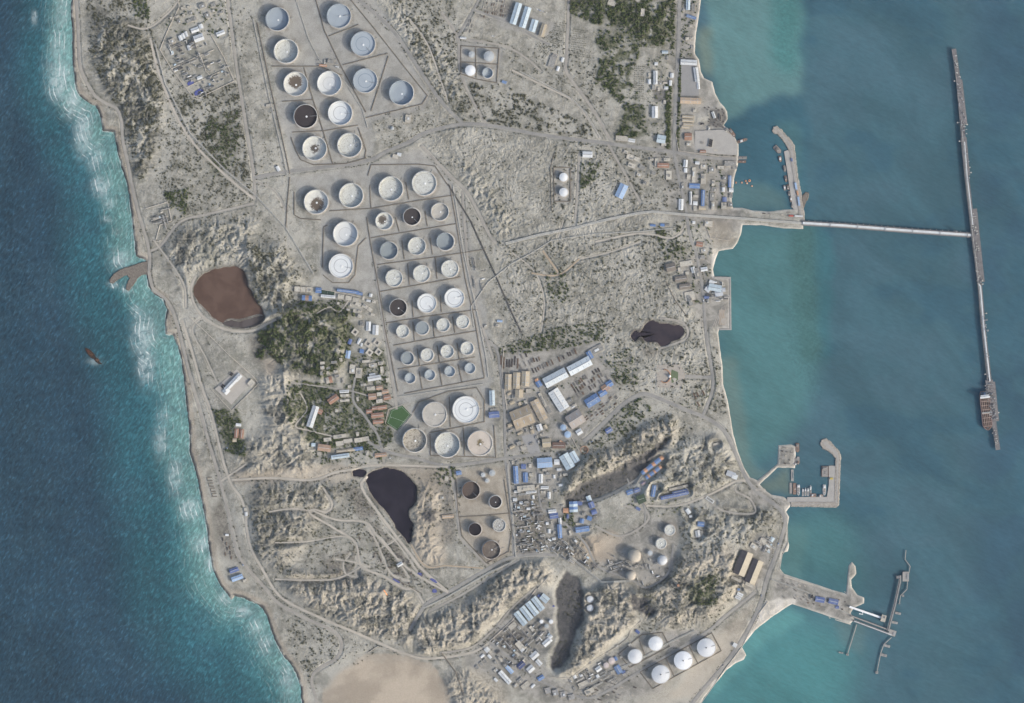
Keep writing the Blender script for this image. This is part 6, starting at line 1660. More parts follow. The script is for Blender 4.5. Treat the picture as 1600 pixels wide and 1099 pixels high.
for k, (x, y, l, w, a, lb) in enumerate([(1215, 234, 15, 8, 48, 'broad dark tug at the upper end of the northern harbour quay'), (1219, 249, 10, 5, 80, 'dark tug second down the northern harbour quay'), (1226, 264, 11, 4.4, 80, 'dark tug third down the northern harbour quay'), (1228, 280, 11, 4.4, 82, 'dark slim tug midway down the northern harbour quay'), (1226, 294, 9, 4.2, 80, 'outer one of two tugs rafted at the northern harbour quay'), (1231, 293, 9, 4.2, 80, 'inner one of two tugs rafted at the northern harbour quay'), (1233, 303, 8, 4, 80, 'small tug below the rafted pair at the northern quay'), (1236, 312, 9, 4.4, 84, 'tug with pale cabin near the foot of the northern quay'), (1238, 322, 8, 3.6, 84, 'lowest dark boat in the corner of the northern harbour')]):
    boat(x, y, l, w, a, lb, HB, [DG, DK][k % 2], [HG, HW, DG][k % 3], (-.1, .35, .6), 2.6, 'tug', 'tug', grp='tugs along the northern harbour quay')
for k, (x, y) in enumerate([(1171, 282.5), (1175, 291), (1150, 285.5), (1159, 285.5), (1165, 283), (1167, 286.5)]):
    o = thing('mooring_buoy', ['large orange buoy, topmost of the cluster in the northern harbour', 'orange buoy, lowest and rightmost of the harbour cluster', 'orange buoy nearest the quay, leftmost of the cluster', 'orange buoy, second from the left of the cluster', 'orange buoy touching the large topmost one', 'orange buoy just under the large topmost one'][k], 'buoy', x, y, 0, rel=False, group='orange buoys in the northern harbour')
    rr = 6.5 if k == 0 else 4.6
    MB().lathe(0, 0, [(rr * .8, -1), (rr, .6), (rr * .9, 1.8), (.3, 2.6)], 14).obj('float', pm('buoy_orange', (190, 140, 106), .2, .2, .7), o); MB().cyl(0, 0, 2.4, 4.6, rr * .35, rr * .25, 8).obj('lantern_post', HW if k % 2 else M_DSTEEL, o)
boat(1246, 700, 15, 6, 88, 'cluttered work vessel alongside the southern harbour platform, upper one', HR, DK, DG, (-.25, .25, .6)); boat(1247, 720, 13, 5, 90, 'dark work vessel alongside the southern harbour platform, lower one', HB, DG, DK, (.2, .25, .6)); boat(1243, 722, 12, 4, 90, 'grey narrow vessel between the platform and the dark vessel', HG, DG, HW, (.3, .2, .6))
boat(1289, 737, 17, 11, 90, 'large cluttered deck barge with brown cargo at the southern quay', HR, DG, DG, (-.3, .2, .7), 4, 'barge', 'barge', barge=True)
boat(1288, 766, 17, 5, 90, 'long white vessel moored at the inner southern quay', HW, DG, HW, (-.3, .25, .7))
boat(1235.5, 763, 17, 4, 90, 'dull violet barge, leftmost of the row in the southern harbour', HG, DG, HW, None, 2.4, 'barge', 'barge', barge=True); boat(1241.5, 764, 18, 5.4, 90, 'brown decked barge, second of the row in the southern harbour', HR, DK, HW, None, 2.4, 'barge', 'barge', barge=True); boat(1247.5, 766, 17, 4.6, 90, 'white topped vessel, third of the row in the southern harbour', HW, DG, HW, (-.35, .2, .8))
for k, (x, y, l) in enumerate([(1254.5, 769, 13), (1258.5, 768.5, 13), (1262.5, 768.5, 13), (1266.5, 766, 16)]):
    boat(x, y, l, 2.8, -90, ['slim white launch, leftmost of four lying bow out', 'slim white launch, second of four lying bow out', 'slim white launch, third of four lying bow out', 'longest slim white launch, rightmost of four lying bow out'][k], HW, DG, HW, (.2, .3, .7), 1.8, 'launch', 'launch', grp='white launches in the southern harbour')
boat(1271, 774, 9, 5, 0, 'orange hulled boat on the quay side of the southern harbour', RF['O'], DK, HW, (-.2, .25, .6)); boat(1283, 775, 8, 4.4, 0, 'small pale brown boat near the southern harbour corner', HR, DG, HW, (-.2, .3, .6))
# tanker
L, B = 62 * S, 15.5 * S
o = thing('oil_tanker', 'red decked oil tanker moored along the offshore jetty', 'tanker', 1540.2, 642, 0, -R(84), rel=False)
hp = hull_poly(L, B, .16, .1)
MB().prism(hp, -8, 15, -2).obj('hull', pm('tanker_hull', (136, 118, 112), .15, .03, .8), o)
MB().prism([(a * .975, b * .88) for a, b in hp], 14.6, 15.2).obj('deck', DR, o)
MB().prism([(-L * .5 + 3, -B * .34), (-L * .32, -B * .42), (-L * .32, B * .42), (-L * .5 + 3, B * .34)], 15, 17).obj('poop_deck', pm('poop_blue_grey', (104, 116, 124), .15, .1, .8), o)
k = MB().box(-L * .36, 0, 15, 16, B * .8, 17).obj('superstructure', HW, o)
MB().box(-L * .345, 0, 32, 8, B * .98, 3.4).obj('bridge', HW, k)
MB().box(-L * .43, 0, 17, 10, 9, 16, 0, .85).obj('funnel', pm('funnel_blue', (70, 90, 120), .1, .1, .6), o)
MB().cyl(-L * .35, 0, 35, 46, .8, .4, 8).obj('mast', M_STEEL, o)
for i in range(7):
    MB().box(-L * .24 + i * L * .105, 0, 15.1, 2.4, B * .84, 1.6).obj('deck_frame', pm('deck_pipe', (166, 146, 134), .15, .1, .7), o)
for yy in (-.32, -.1, .1, .3):
    MB().tube([(-L * .29, yy * B, 16.6), (L * .38, yy * B * .8, 16.6)], .8, 5).obj('cargo_pipe', pm('deck_pipe_pale', (176, 160, 148), .15, .1, .7), o)
MB().box(L * .05, 0, 15.2, 6, B * .86, 3).obj('manifold', M_PIPEP, o)
MB().tube([(L * .06, B * .2, 18), (L * .06, B * .2, 30), (L * .14, B * .34, 27)], .9, 5).obj('hose_crane', M_STEEL, o)
MB().cyl(L * .43, 0, 15, 26, .7, .4, 6).obj('foremast', M_STEEL, o)
MB().box(L * .43, 0, 15, 7, 9, 2.2).obj('windlass', M_DSTEEL, o)
# wreck
o = thing('shipwreck', 'rusty half sunk shipwreck lying in the western shallows', 'shipwreck', 146, 557, 0, -R(45), rel=False)
L, B = 37 * S, 8.5 * S
hp = [(-.5, .02), (-.42, -.24), (-.25, -.46), (-.02, -.5), (.1, -.3), (.24, -.42), (.38, -.3), (.5, .1), (.44, .18), (.36, .06), (.24, .34), (.1, .2), (-.05, .42), (-.25, .44), (-.42, .26)]
MB().prism([(a * L, b * B) for a, b in hp], -4, 2.6, 1.0).obj('hull', pm('wreck_hull', (68, 58, 52), .4, .12, .95, dirt=(42, 39, 38), dirt_at=.46), o)
MB().prism([(-.42 * L, -.12 * B), (-.25 * L, -.3 * B), (-.06 * L, -.32 * B), (-.03 * L, .26 * B), (-.25 * L, .28 * B), (-.4 * L, .16 * B)], 2.2, 3.0).obj('deck', pm('wreck_deck', (88, 66, 54), .35, .12, .95, dirt=(58, 48, 43), dirt_at=.46), o)
MB().box(.22 * L, 0, 1.4, 14, 11, 4, .4, .8).obj('deckhouse', HR, o); MB().box(-.3 * L, -.02 * B, 2.8, 12, 5, 1.4, .1).obj('hatch', pm('wreck_rust_red', (92, 54, 46), .3, .2, .9), o)
# ------------------------------------------------------------------ bunds, walls, pipelines
M_BUND = pm('bund_wall_stone', (120, 114, 104), .18, .08, .95)
M_WALLP = pm('boundary_wall_pale', (186, 180, 168), .14, .08, .9)
M_PAVE = pm('gravel_path', (170, 164, 154), .14, .06, .95)
def wall_line(name, label, cat, pts, w, h, mat, rel=False, lift=-1.0):
    """a wall that follows the ground; w in metres"""
    mid = pts[len(pts) // 2]
    L = []
    for a, b in zip(pts[:-1], pts[1:]):
        k = max(int(math.hypot(b[0] - a[0], b[1] - a[1]) / 4), 1)
        L += [(a[0] + (b[0] - a[0]) * i / k, a[1] + (b[1] - a[1]) * i / k) for i in range(k)]
    L.append(pts[-1])
    m = MB(); n = len(L); ox, oy, _ = P(*mid)
    for i, (x, y) in enumerate(L):
        a = L[max(i - 1, 0)]; c = L[min(i + 1, n - 1)]
        dx, dy = c[0] - a[0], c[1] - a[1]; l = math.hypot(dx, dy) or 1; nx_, ny_ = -dy / l, dx / l
        z = zt(x, y); gx, gy, _ = P(x, y)
        for (s, q) in ((-.6, z + lift), (.6, z + lift), (.42, z + h), (-.42, z + h)):
            m.v.append((gx - ox + nx_ * w * s, gy - oy - ny_ * w * s, q))
    for i in range(n - 1):
        for k in range(4):
            j = (k + 1) % 4; b = i * 4
            m.f.append((b + k, b + 4 + k, b + 4 + j, b + j))
    m.f.append((0, 1, 2, 3)); e = (n - 1) * 4; m.f.append((e + 3, e + 2, e + 1, e))
    o = m.obj(name, mat); o.location = (ox, oy, 0)
    tag(o, label, cat, mid[0], mid[1], rel)
    G.line(pts, w / S / 2 + .3, .4, OCC)
    return o
BUNDS = [
 ([(402, 36), (425, 145), (440, 210), (453, 272)], 'along the left edge of the upper tanks'), ([(475, 106), (490, 158), (505, 205), (520, 256)], 'down the middle of the upper tanks'),
 ([(425, 104), (500, 104), (535, 118)], 'above the third row of the upper tanks'), ([(441, 159), (490, 156)], 'under the leftmost brown stained tank of the upper farm'), ([(457, 207), (505, 205), (560, 196)], 'under the black roofed tank of the upper farm'),
 ([(488, -20), (507, 48), (535, 108), (572, 176)], 'between left and right blocks of the upper tanks'), ([(548, 0), (585, 45), (632, 105), (668, 150), (660, 163), (570, 185)], 'angled round the right block of the upper tanks'),
 ([(514, 57), (560, 39)], 'under the top right tank of the upper farm'), ([(536, 102), (606, 84)], 'across the right block of the upper tanks'), ([(607, 88), (580, 174)], 'slanting left of the far right upper tank'),
 ([(455, 215), (462, 235), (470, 250), (490, 258), (540, 256), (570, 248), (572, 235), (560, 200)], 'looping below the fifth row of the upper tanks'),
 ([(453, 277), (449, 320), (447, 358)], 'left of the first row of the middle tanks'), ([(460, 300), (460, 336), (470, 342), (502, 344)], 'around the leftmost middle tank'), ([(515, 330), (580, 326), (640, 316), (711, 305)], 'under the first row of the middle tanks'),
 ([(580, 372), (640, 362), (712, 350)], 'under the second row of the middle tanks'), ([(590, 414), (680, 402), (757, 390)], 'under the third row of the middle tanks'), ([(594, 456), (650, 446), (720, 433)], 'under the fourth row of the middle tanks'), ([(603, 505), (670, 494), (746, 484)], 'under the fifth row of the middle tanks'),
 ([(615, 540), (680, 528), (746, 517)], 'under the sixth row of the middle tanks'), ([(622, 577), (680, 568), (742, 558)], 'under the seventh row of the middle tanks'), ([(632, 615), (690, 604), (757, 591)], 'under the eighth row of the middle tanks'),
 ([(573, 340), (580, 385), (592, 450), (602, 515), (622, 612)], 'down the left side of the middle tanks'), ([(703, 290), (715, 360), (727, 435), (742, 500), (757, 590)], 'down the right side of the middle tanks'),
 ([(504, 418), (506, 355), (512, 352)], 'left of the two lone middle tanks'), ([(505, 430), (520, 442), (545, 442), (555, 430), (560, 385), (572, 372)], 'curving right of the two lone middle tanks'),
 ([(575, 275), (580, 258), (655, 257), (680, 260), (700, 290)], 'above the first row of the middle tanks'), ([(618, 340), (624, 362)], 'between the second row left and middle tanks'), ([(664, 330), (668, 354)], 'between the second row middle and right tanks'), ([(628, 376), (632, 405)], 'between the third row left and middle tanks'), ([(672, 372), (676, 398)], 'between the third row middle and right tanks'), ([(637, 412), (640, 445)], 'between the fourth row left and middle tanks'), ([(680, 402), (683, 436)], 'between the fourth row middle and right tanks'), ([(644, 470), (646, 496)], 'between the fifth row left and middle tanks'), ([(688, 462), (690, 488)], 'between the fifth row middle and right tanks'), ([(634, 285), (639, 312)], 'between the third and last tank of the first middle row'), ([(578, 290), (580, 326)], 'between second and third tank of the first middle row'),
 ([(645, 503), (648, 533)], 'between first and second tank of the sixth row'), ([(676, 500), (679, 527)], 'between second and third tank of the sixth row'), ([(707, 495), (711, 520)], 'between third and last tank of the sixth row'), ([(652, 545), (656, 572)], 'between first and second tank of the seventh row'), ([(683, 540), (687, 566)], 'between second and third tank of the seventh row'), ([(714, 536), (718, 561)], 'between third and last tank of the seventh row'), ([(655, 580), (660, 608)], 'between first and second tank of the eighth row'), ([(686, 575), (691, 602)], 'between second and third tank of the eighth row'), ([(716, 570), (722, 597)], 'between third and last tank of the eighth row'),
 ([(645, 645), (655, 628), (700, 612), (745, 606), (757, 625), (757, 660)], 'above the first row of the lower tanks'), ([(672, 676), (715, 668), (757, 659)], 'between the two rows of the lower tanks'), ([(702, 620), (704, 668)], 'between the two biggest lower tanks'), ([(672, 678), (673, 712), (775, 715), (772, 665)], 'below the second row of the lower tanks'), ([(724, 668), (726, 712)], 'between the middle and right lower tanks'),
 ([(712, 748), (716, 800), (722, 838), (760, 880), (795, 862), (800, 830), (788, 750)], 'round the black tanks beside the pond'), ([(717, 808), (750, 806), (795, 802)], 'between upper and lower black tanks by the pond'),
 ([(720, 72), (780, 76), (776, 130), (744, 124), (720, 116), (720, 72)], 'round the four small tanks in a square'), ([(743, 74), (744, 122)], 'upright between the four small tanks'), ([(720, 97), (778, 101)], 'crosswise between the four small tanks'),
 ([(865, 262), (891, 262), (891, 315), (866, 315), (865, 262)], 'round the pair of white domed tanks'),
 ([(966, 1022), (1002, 992), (1035, 988), (1046, 1010), (984, 1043), (966, 1022)], 'round the two smaller white cone tanks'), ([(999, 1001), (1010, 1030)], 'between the two smaller white cone tanks'), ([(1000, 1050), (1020, 1076), (1127, 1017), (1112, 989), (1000, 1050)], 'round the three big white cone tanks'), ([(1040, 1028), (1053, 1056)], 'between the left and middle big cone tanks'), ([(1076, 1008), (1090, 1036)], 'between the middle and right big cone tanks'),
]
for pts, w in BUNDS:
    wall_line('bund_wall', 'low earthy bund wall ' + w, 'bund wall', pts, 4.0, 2.4, M_BUND)
    G.line(pts, 1, .5, OCC)
WALLS = [
 ([(278, -10), (280, 12), (265, 42), (250, 78), (267, 106), (283, 128), (300, 150), (312, 153), (366, 127), (350, 90), (330, 55)], 'pale boundary wall enclosing the walled plant at upper left', 3.4), ([(268, 108), (300, 93), (335, 78)], 'pale pipe wall crossing the walled plant at upper left', 4), ([(312, 83), (322, 112), (328, 118)], 'short upright pale wall inside the walled plant', 3), ([(290, 138), (310, 128), (345, 112)], 'pale wall near the lower edge of the walled plant', 2.6),
 ([(228, 326), (262, 316), (268, 345), (250, 352), (243, 378), (252, 376)], 'pale wall around the small coastal pump yard', 3), ([(236, 345), (262, 338)], 'pale thick wall across the coastal pump yard', 4), ([(296, 495), (330, 527), (358, 555), (392, 585), (403, 597)], 'straight pale wall below the brown pond', 2.4), ([(330, 608), (352, 632), (362, 642), (404, 600), (396, 588), (374, 572)], 'pale wall round the slab compound', 2.4),
 ([(1270, 902), (1322, 926)], 'low pale parapet on the upper edge of the loading pier', 4), ([(1225, 901), (1270, 914)], 'low pale parapet at the root of the loading pier', 4), ([(1240, 947), (1300, 967), (1330, 976)], 'low pale parapet on the lower edge of the loading pier', 4), ([(1230, 818), (1231, 850), (1222, 868), (1218, 890), (1226, 899)], 'white sea wall along the road left of the bay', 3), ([(1092, 1104), (1135, 1043), (1160, 1010), (1185, 960), (1200, 940)], 'long white sea wall beside the lower coastal road', 3),
 ([(607, 640), (628, 632), (645, 648), (622, 676), (602, 662), (607, 640)], 'pale kerb wall round the green football pitch', 2), ([(1060, 236), (1120, 244), (1152, 246)], 'pale wall beside the road to the quay', 2.4), ([(1055, 206), (1060, 236)], 'short wall at the corner of the tree lined avenue', 2.4),
 ([(456, 450), (500, 452), (545, 460), (590, 470)], 'long wall above the sports sheds left of the tanks', 2.4), ([(787, 545), (784, 580), (792, 640)], 'yard wall left of the tan sheds', 2.4), ([(690, 1020), (712, 1050), (725, 1085)], 'dark diagonal wall right of the sandy construction ground', 5), ([(575, 1020), (590, 1010), (635, 1023), (670, 1030)], 'pale wall above the sandy construction ground', 2.6), ([(765, 1002), (800, 970), (838, 920)], 'slanting pale retaining wall left of the white parallel sheds', 4), ([(840, 920), (855, 903)], 'short pale wall on the cliff top above the white sheds', 3), ([(860, 1058), (890, 1060), (930, 1030), (968, 1008), (982, 996), (985, 985), (1002, 970)], 'pale wall at the foot of the tan cliff', 3), ([(1040, 440), (1055, 470), (1075, 497)], 'dark boundary wall left of the brown roofed blocks', 2.4), ([(866, 240), (860, 262), (862, 330)], 'dark boundary wall left of the domed tank pair', 2.4), ([(610, 900), (660, 928)], 'low dark wall beside the camp tracks', 3), ([(1100, 344), (1110, 372), (1140, 376)], 'curved low wall on the sandy headland', 2), ([(985, 755), (1000, 775), (1012, 795)], 'wall along the small green court', 2),
 ([(1020, 720), (1005, 740), (995, 755)], 'retaining wall left of the blue and orange terraces', 2.5), ([(880, 660), (905, 705)], 'yard wall below the pale blue tanks', 2)]
for pts, lab, w in WALLS:
    wall_line('boundary_wall', lab, 'wall', pts, w, 2.8, M_WALLP if 'dark' not in lab else M_BUND)

for y in (746, 755, 763, 771):
    wall_line('bund_wall', 'small U shaped bund in a row beside the western coastal road', 'bund wall', [(331 + (y - 746) * .3, y), (324 + (y - 746) * .3, y + .5), (325 + (y - 746) * .3, y + 5.5), (332 + (y - 746) * .3, y + 5)], 3.6, 2.4, M_BUND)
def pipeline(label, pts, n, r, gap, mat, lift=2.0, sup=14, frame=None):
    mid = pts[len(pts) // 2]
    o = thing('pipeline', label, 'pipeline', mid[0], mid[1], 0, rel=False); ox, oy, _ = P(*mid)
    L = []
    for a, b in zip(pts[:-1], pts[1:]):
        k = max(int(math.hypot(b[0] - a[0], b[1] - a[1]) / 6), 1)
        L += [(a[0] + (b[0] - a[0]) * i / k, a[1] + (b[1] - a[1]) * i / k) for i in range(k)]
    L.append(pts[-1])
    for q in range(n):
        off = (q - (n - 1) / 2) * gap
        T3 = []
        for i, (x, y) in enumerate(L):
            a = L[max(i - 1, 0)]; c = L[min(i + 1, len(L) - 1)]
            dx, dy = c[0] - a[0], c[1] - a[1]; l = math.hypot(dx, dy)
            z = max(zt(x, y), 3) + lift + r; gx, gy, _ = P(x, y)
            T3.append((gx - ox - dy / l * off, gy - oy - dx / l * off, z))
        MB().tube(T3, r, 6).obj('pipe', mat, o)
    m = MB()
    for (x, y, a) in along(pts, sup / S * 2)[:100]:
        gx, gy, _ = P(x, y); z = max(zt(x, y), 3)
        MBs = MB().box(gx - ox, gy - oy, z - 1.5, 1.2, gap * n + 1.5, lift + 1.4, a)
        b = len(m.v); m.v += MBs.v; m.f += [tuple(i + b for i in f) for f in MBs.f]
    e = m.obj('support', M_CONC, o); e['kind'] = 'stuff'
    G.line(pts, gap * n / S / 2 + .6, .5, OCC)
pipeline('broad white pipe bundle running from the middle tanks to the sea trestle', [(790, 381), (840, 368), (900, 356), (950, 343), (1000, 333), (1020, 331), (1075, 336), (1150, 341), (1254, 349)], 5, 1.2, 2.5, M_PIPEP, 2.2, 18)
pipeline('thin pale pipeline zigzagging up from the middle tanks to the coast', [(741, 512), (736, 480), (762, 442), (800, 412), (830, 396), (862, 376), (925, 366), (1000, 362), (1050, 357)], 2, .9, 2.2, M_PIPEP, 1.5, 20)
pipeline('pale pipes running beside the left road of the upper tanks', [(396, 30), (419, 145), (436, 215), (449, 274)], 3, .7, 2.0, M_PIPEP, 1.2, 26)
pipeline('pale pipe run between the blocks of the upper tanks', [(463, 0), (482, 60), (500, 95), (540, 130), (566, 170), (575, 200)], 3, .7, 2.0, M_PIPEP, 1.2, 26)
pipeline('long dark pipe run slanting right of the middle tanks', [(700, 288), (735, 345), (772, 425), (800, 490), (815, 520)], 3, .8, 2.4, M_DSTEEL, 1.2, 26)
pipeline('pale pipes beside the right road of the middle tanks', [(708, 290), (722, 380), (733, 435), (748, 500), (760, 560), (763, 590)], 3, .7, 2.0, M_PIPEP, 1.2, 26)
pipeline('pale pipe run between the slanted road and the upper plateau', [(812, 112), (850, 131), (893, 154), (915, 176), (937, 215)], 2, .8, 2.4, M_PIPEP, 1.2, 26)
pipeline('pale pipe run along the western inland track', [(243, 70), (258, 130), (298, 210), (352, 266), (400, 306), (447, 357), (490, 428)], 3, .8, 2.4, M_PIPEP, 1.2, 26)
pipeline('paired pipes beside the lower slanting road past the refinery', [(662, 950), (700, 932), (763, 895), (800, 878)], 3, .8, 2.4, M_PIPEP, 1.2, 26)
pipeline('pipe bundle down the left side of the refinery', [(793, 725), (799, 790), (806, 870)], 4, .8, 2.2, M_PIPEP, 1.8, 20)
pipeline('pipe bundle slanting below the refinery towards the domes', [(889, 868), (910, 885), (940, 910), (985, 908)], 5, .8, 2.2, M_PIPEP, 2.2, 20)
pipeline('pipe bundle between white cone tank groups', [(905, 1075), (950, 1052), (1000, 1030), (1050, 1002), (1085, 985)], 4, .8, 2.2, M_PIPEP, 1.6, 20)
pipeline('pale pipes along the foot of the eighth row of middle tanks', [(622, 620), (690, 610), (755, 600)], 2, .8, 2.4, M_PIPEP, 1.2, 20)
pipeline('pipes on the upper edge of the stone loading pier', [(1205, 905), (1260, 925), (1330, 962)], 3, .8, 2.2, M_PIPEP, 1.4, 20)

# ------------------------------------------------------------------ process plant
random.seed(33)
PM_CLR = [M_STEEL, M_PIPEP, M_DSTEEL, pm('process_grey', (132, 130, 126), .2, .1, .7), pm('process_pale', (186, 184, 178), .2, .1, .7)]
def unit(kind, x, y, ang, grp, where):
    z = zt(x, y); rr = random.Random(int(x * 53 + y * 17)); c = rr.choice(PM_CLR); a = -R(ang)
    if kind == 'pipe_rack':
        o = thing('pipe_rack', 'steel pipe rack ' + where, 'pipe rack', x, y, z, a, rel=False, group='pipe racks ' + grp); L = rr.uniform(28, 60)
        for i in range(4):
            MB().tube([(-L / 2, i * 1.9 - 2.8, 6.6), (L / 2, i * 1.9 - 2.8, 6.6)], .65, 5).obj('pipe', rr.choice(PM_CLR), o)
        for i in range(3):
            m = MB(); xx = -L / 2 + 3 + i * (L - 6) / 2
            m.box(xx, -3.6, -1, .7, .7, 7); m.box(xx, 3.6, -1, .7, .7, 7); m.box(xx, 0, 5.4, .7, 8, .6); m.obj('frame', M_DSTEEL, o)
    elif kind == 'process_column':
        o = thing('process_column', 'tall process column ' + where, 'process column', x, y, z, a, rel=False, group='process columns ' + grp); r = rr.uniform(1.6, 3.2); h = rr.uniform(16, 34)
        MB().lathe(0, 0, [(r, -1), (r, h), (r * .7, h + 1.2), (.2, h + 1.7)], 14).obj('shell', c, o)
        for f in (.5, .95):
            MB().lathe(0, 0, [(r + .05, h * f), (r + 1.4, h * f), (r + 1.4, h * f + .3), (r + .05, h * f + .3)], 12, True).obj('platform', M_STEEL, o)
        MB().box(r + .5, 0, 0, .5, 1, h).obj('ladder', M_DSTEEL, o)
    elif kind == 'horizontal_vessel':
        o = thing('pressure_vessel', 'pale horizontal pressure vessel ' + where, 'pressure vessel', x, y, z, a, rel=False, group='pressure vessels ' + grp); L = rr.uniform(10, 22); r = rr.uniform(1.6, 2.8)
        MB().tube([(-L / 2 - r * .5, 0, 4), (-L / 2 - r * .5 + .1, 0, 4)], r * .5, 10).tube([(-L / 2, 0, 4), (L / 2, 0, 4)], r, 12).obj('shell', rr.choice([M_PIPEP, M_WHITE, M_STEEL]), o)
        for s in (-.3, .3):
            MB().box(s * L, 0, -1, 1, r * 1.6, 4).obj('saddle', M_CONC, o)
        MB().cyl(0, 0, 4 + r - .2, 4 + r + 1, .6, n=8).obj('manway', M_STEEL, o)
    elif kind == 'air_cooler':
        o = thing('air_cooler', 'boxy air cooler bank ' + where, 'air cooler', x, y, z, a, rel=False, group='air cooler banks ' + grp); L = rr.uniform(14, 26)
        MB().box(0, 0, 5, L, 9, 2).obj('bundle', c, o)
        for i in range(int(L / 5)):
            MB().cyl(-L / 2 + 3 + i * 5, 0, 7, 8, 2, n=12).obj('fan_ring', M_DSTEEL, o)
        for sx in (-.45, .45):
            for sy in (-4, 4):
                MB().box(sx * L, sy, -1, .6, .6, 6).obj('leg', M_DSTEEL, o)
    elif kind == 'equipment_shelter':
        o = thing('equipment_shelter', 'small pale equipment shelter ' + where, 'shelter', x, y, z, a, rel=False, group='equipment shelters ' + grp); L, W_ = rr.uniform(6, 13), rr.uniform(5, 8)
        MB().box(0, 0, -1, L, W_, 4.6).obj('wall', WALL['w'], o); gable(MB(), L, W_, 3.7, .8).obj('roof', rr.choice([RF['W'], RF['F'], RF['L'], RF['G']]), o)
    elif kind == 'pump_skid':
        o = thing('pump_skid', 'low pump skid ' + where, 'pump skid', x, y, z, a, rel=False, group='pump skids ' + grp)
        MB().box(0, 0, -.5, 9, 5, 1.1).obj('base', M_CONC, o)
        for i in (-1, 1):
            MB().tube([(i * 2.2, -1.8, 1.8), (i * 2.2, 1.8, 1.8)], 1.0, 8).obj('pump', c, o)
    G.disc(x, y, 1.7, .5, OCC)
def cell(poly, x, y, where):
    xs = sorted(q[0] for q in poly); ys = sorted(q[1] for q in poly)
    u = (x - xs[0]) / (xs[-1] - xs[0]); v = (y - ys[0]) / (ys[-1] - ys[0])
    a = ['upper ', 'middle ', 'lower '][min(int(v * 3), 2)] + ['left', 'centre', 'right'][min(int(u * 3), 2)]
    return ('at the ' + a + ' ' + where).replace('middle centre', 'middle')
def plant(poly, ang, n, where, kinds, sp=6.0):
    xs = [q[0] for q in poly]; ys = [q[1] for q in poly]; c = 0
    for _ in range(n * 12):
        x, y = random.uniform(min(xs), max(xs)), random.uniform(min(ys), max(ys)); ins = False
        for k in range(len(poly)):
            (xa, ya), (xb, yb) = poly[k - 1], poly[k]
            if (ya >= y) != (yb >= y) and x < (xb - xa) * (y - ya) / (yb - ya) + xa: ins = not ins
        if not ins or occ(x, y) or G.sample(SD, x, y) < 3: continue
        unit(random.choice(kinds), x, y, ang + random.choice([0, 0, 0, 90]), where, cell(poly, x, y, where)); c += 1
        if c >= n: break
K_ALL = ['pipe_rack', 'process_column', 'horizontal_vessel', 'air_cooler', 'equipment_shelter', 'pump_skid', 'horizontal_vessel']
plant([(800, 778), (846, 776), (852, 866), (806, 866)], -8, 110, 'in the refinery', K_ALL)
plant([(850, 838), (900, 845), (935, 890), (925, 900), (885, 872), (850, 870)], 38, 62, 'below the refinery', K_ALL)
plant([(948, 866), (1010, 870), (1045, 890), (1010, 915), (955, 898)], -20, 34, 'by the domes', K_ALL)
plant([(262, 70), (320, 55), (352, 95), (362, 122), (315, 147), (275, 110)], -22, 80, 'in the walled plant', K_ALL)
plant([(765, 1005), (800, 975), (850, 970), (860, 990), (830, 1030), (800, 1045)], -42, 80, 'under the white sheds', K_ALL)
plant([(905, 1075), (890, 1062), (945, 1030), (985, 1050), (930, 1080)], -30, 20, 'beside the cone tanks', ['pipe_rack', 'horizontal_vessel', 'equipment_shelter', 'pump_skid'])
plant([(1180, 850), (1205, 838), (1215, 850), (1200, 865)], 30, 12, 'above the striped warehouse', ['pipe_rack', 'horizontal_vessel', 'equipment_shelter', 'air_cooler'])
plant([(236, 330), (262, 324), (264, 344), (250, 372), (243, 350)], -16, 12, 'in the coastal pump yard', ['pipe_rack', 'horizontal_vessel', 'equipment_shelter', 'pump_skid'])
plant([(1102, 440), (1135, 440), (1136, 472), (1102, 472)], 0, 14, 'at the power station', ['air_cooler', 'horizontal_vessel', 'process_column', 'pump_skid'])
plant([(482, 85), (520, 80), (532, 112), (500, 112)], 10, 12, 'between the upper tanks', ['pipe_rack', 'pump_skid', 'horizontal_vessel'])
plant([(735, 410), (765, 400), (770, 440), (740, 460)], 80, 12, 'right of the fourth middle row', ['pipe_rack', 'pump_skid', 'horizontal_vessel'])

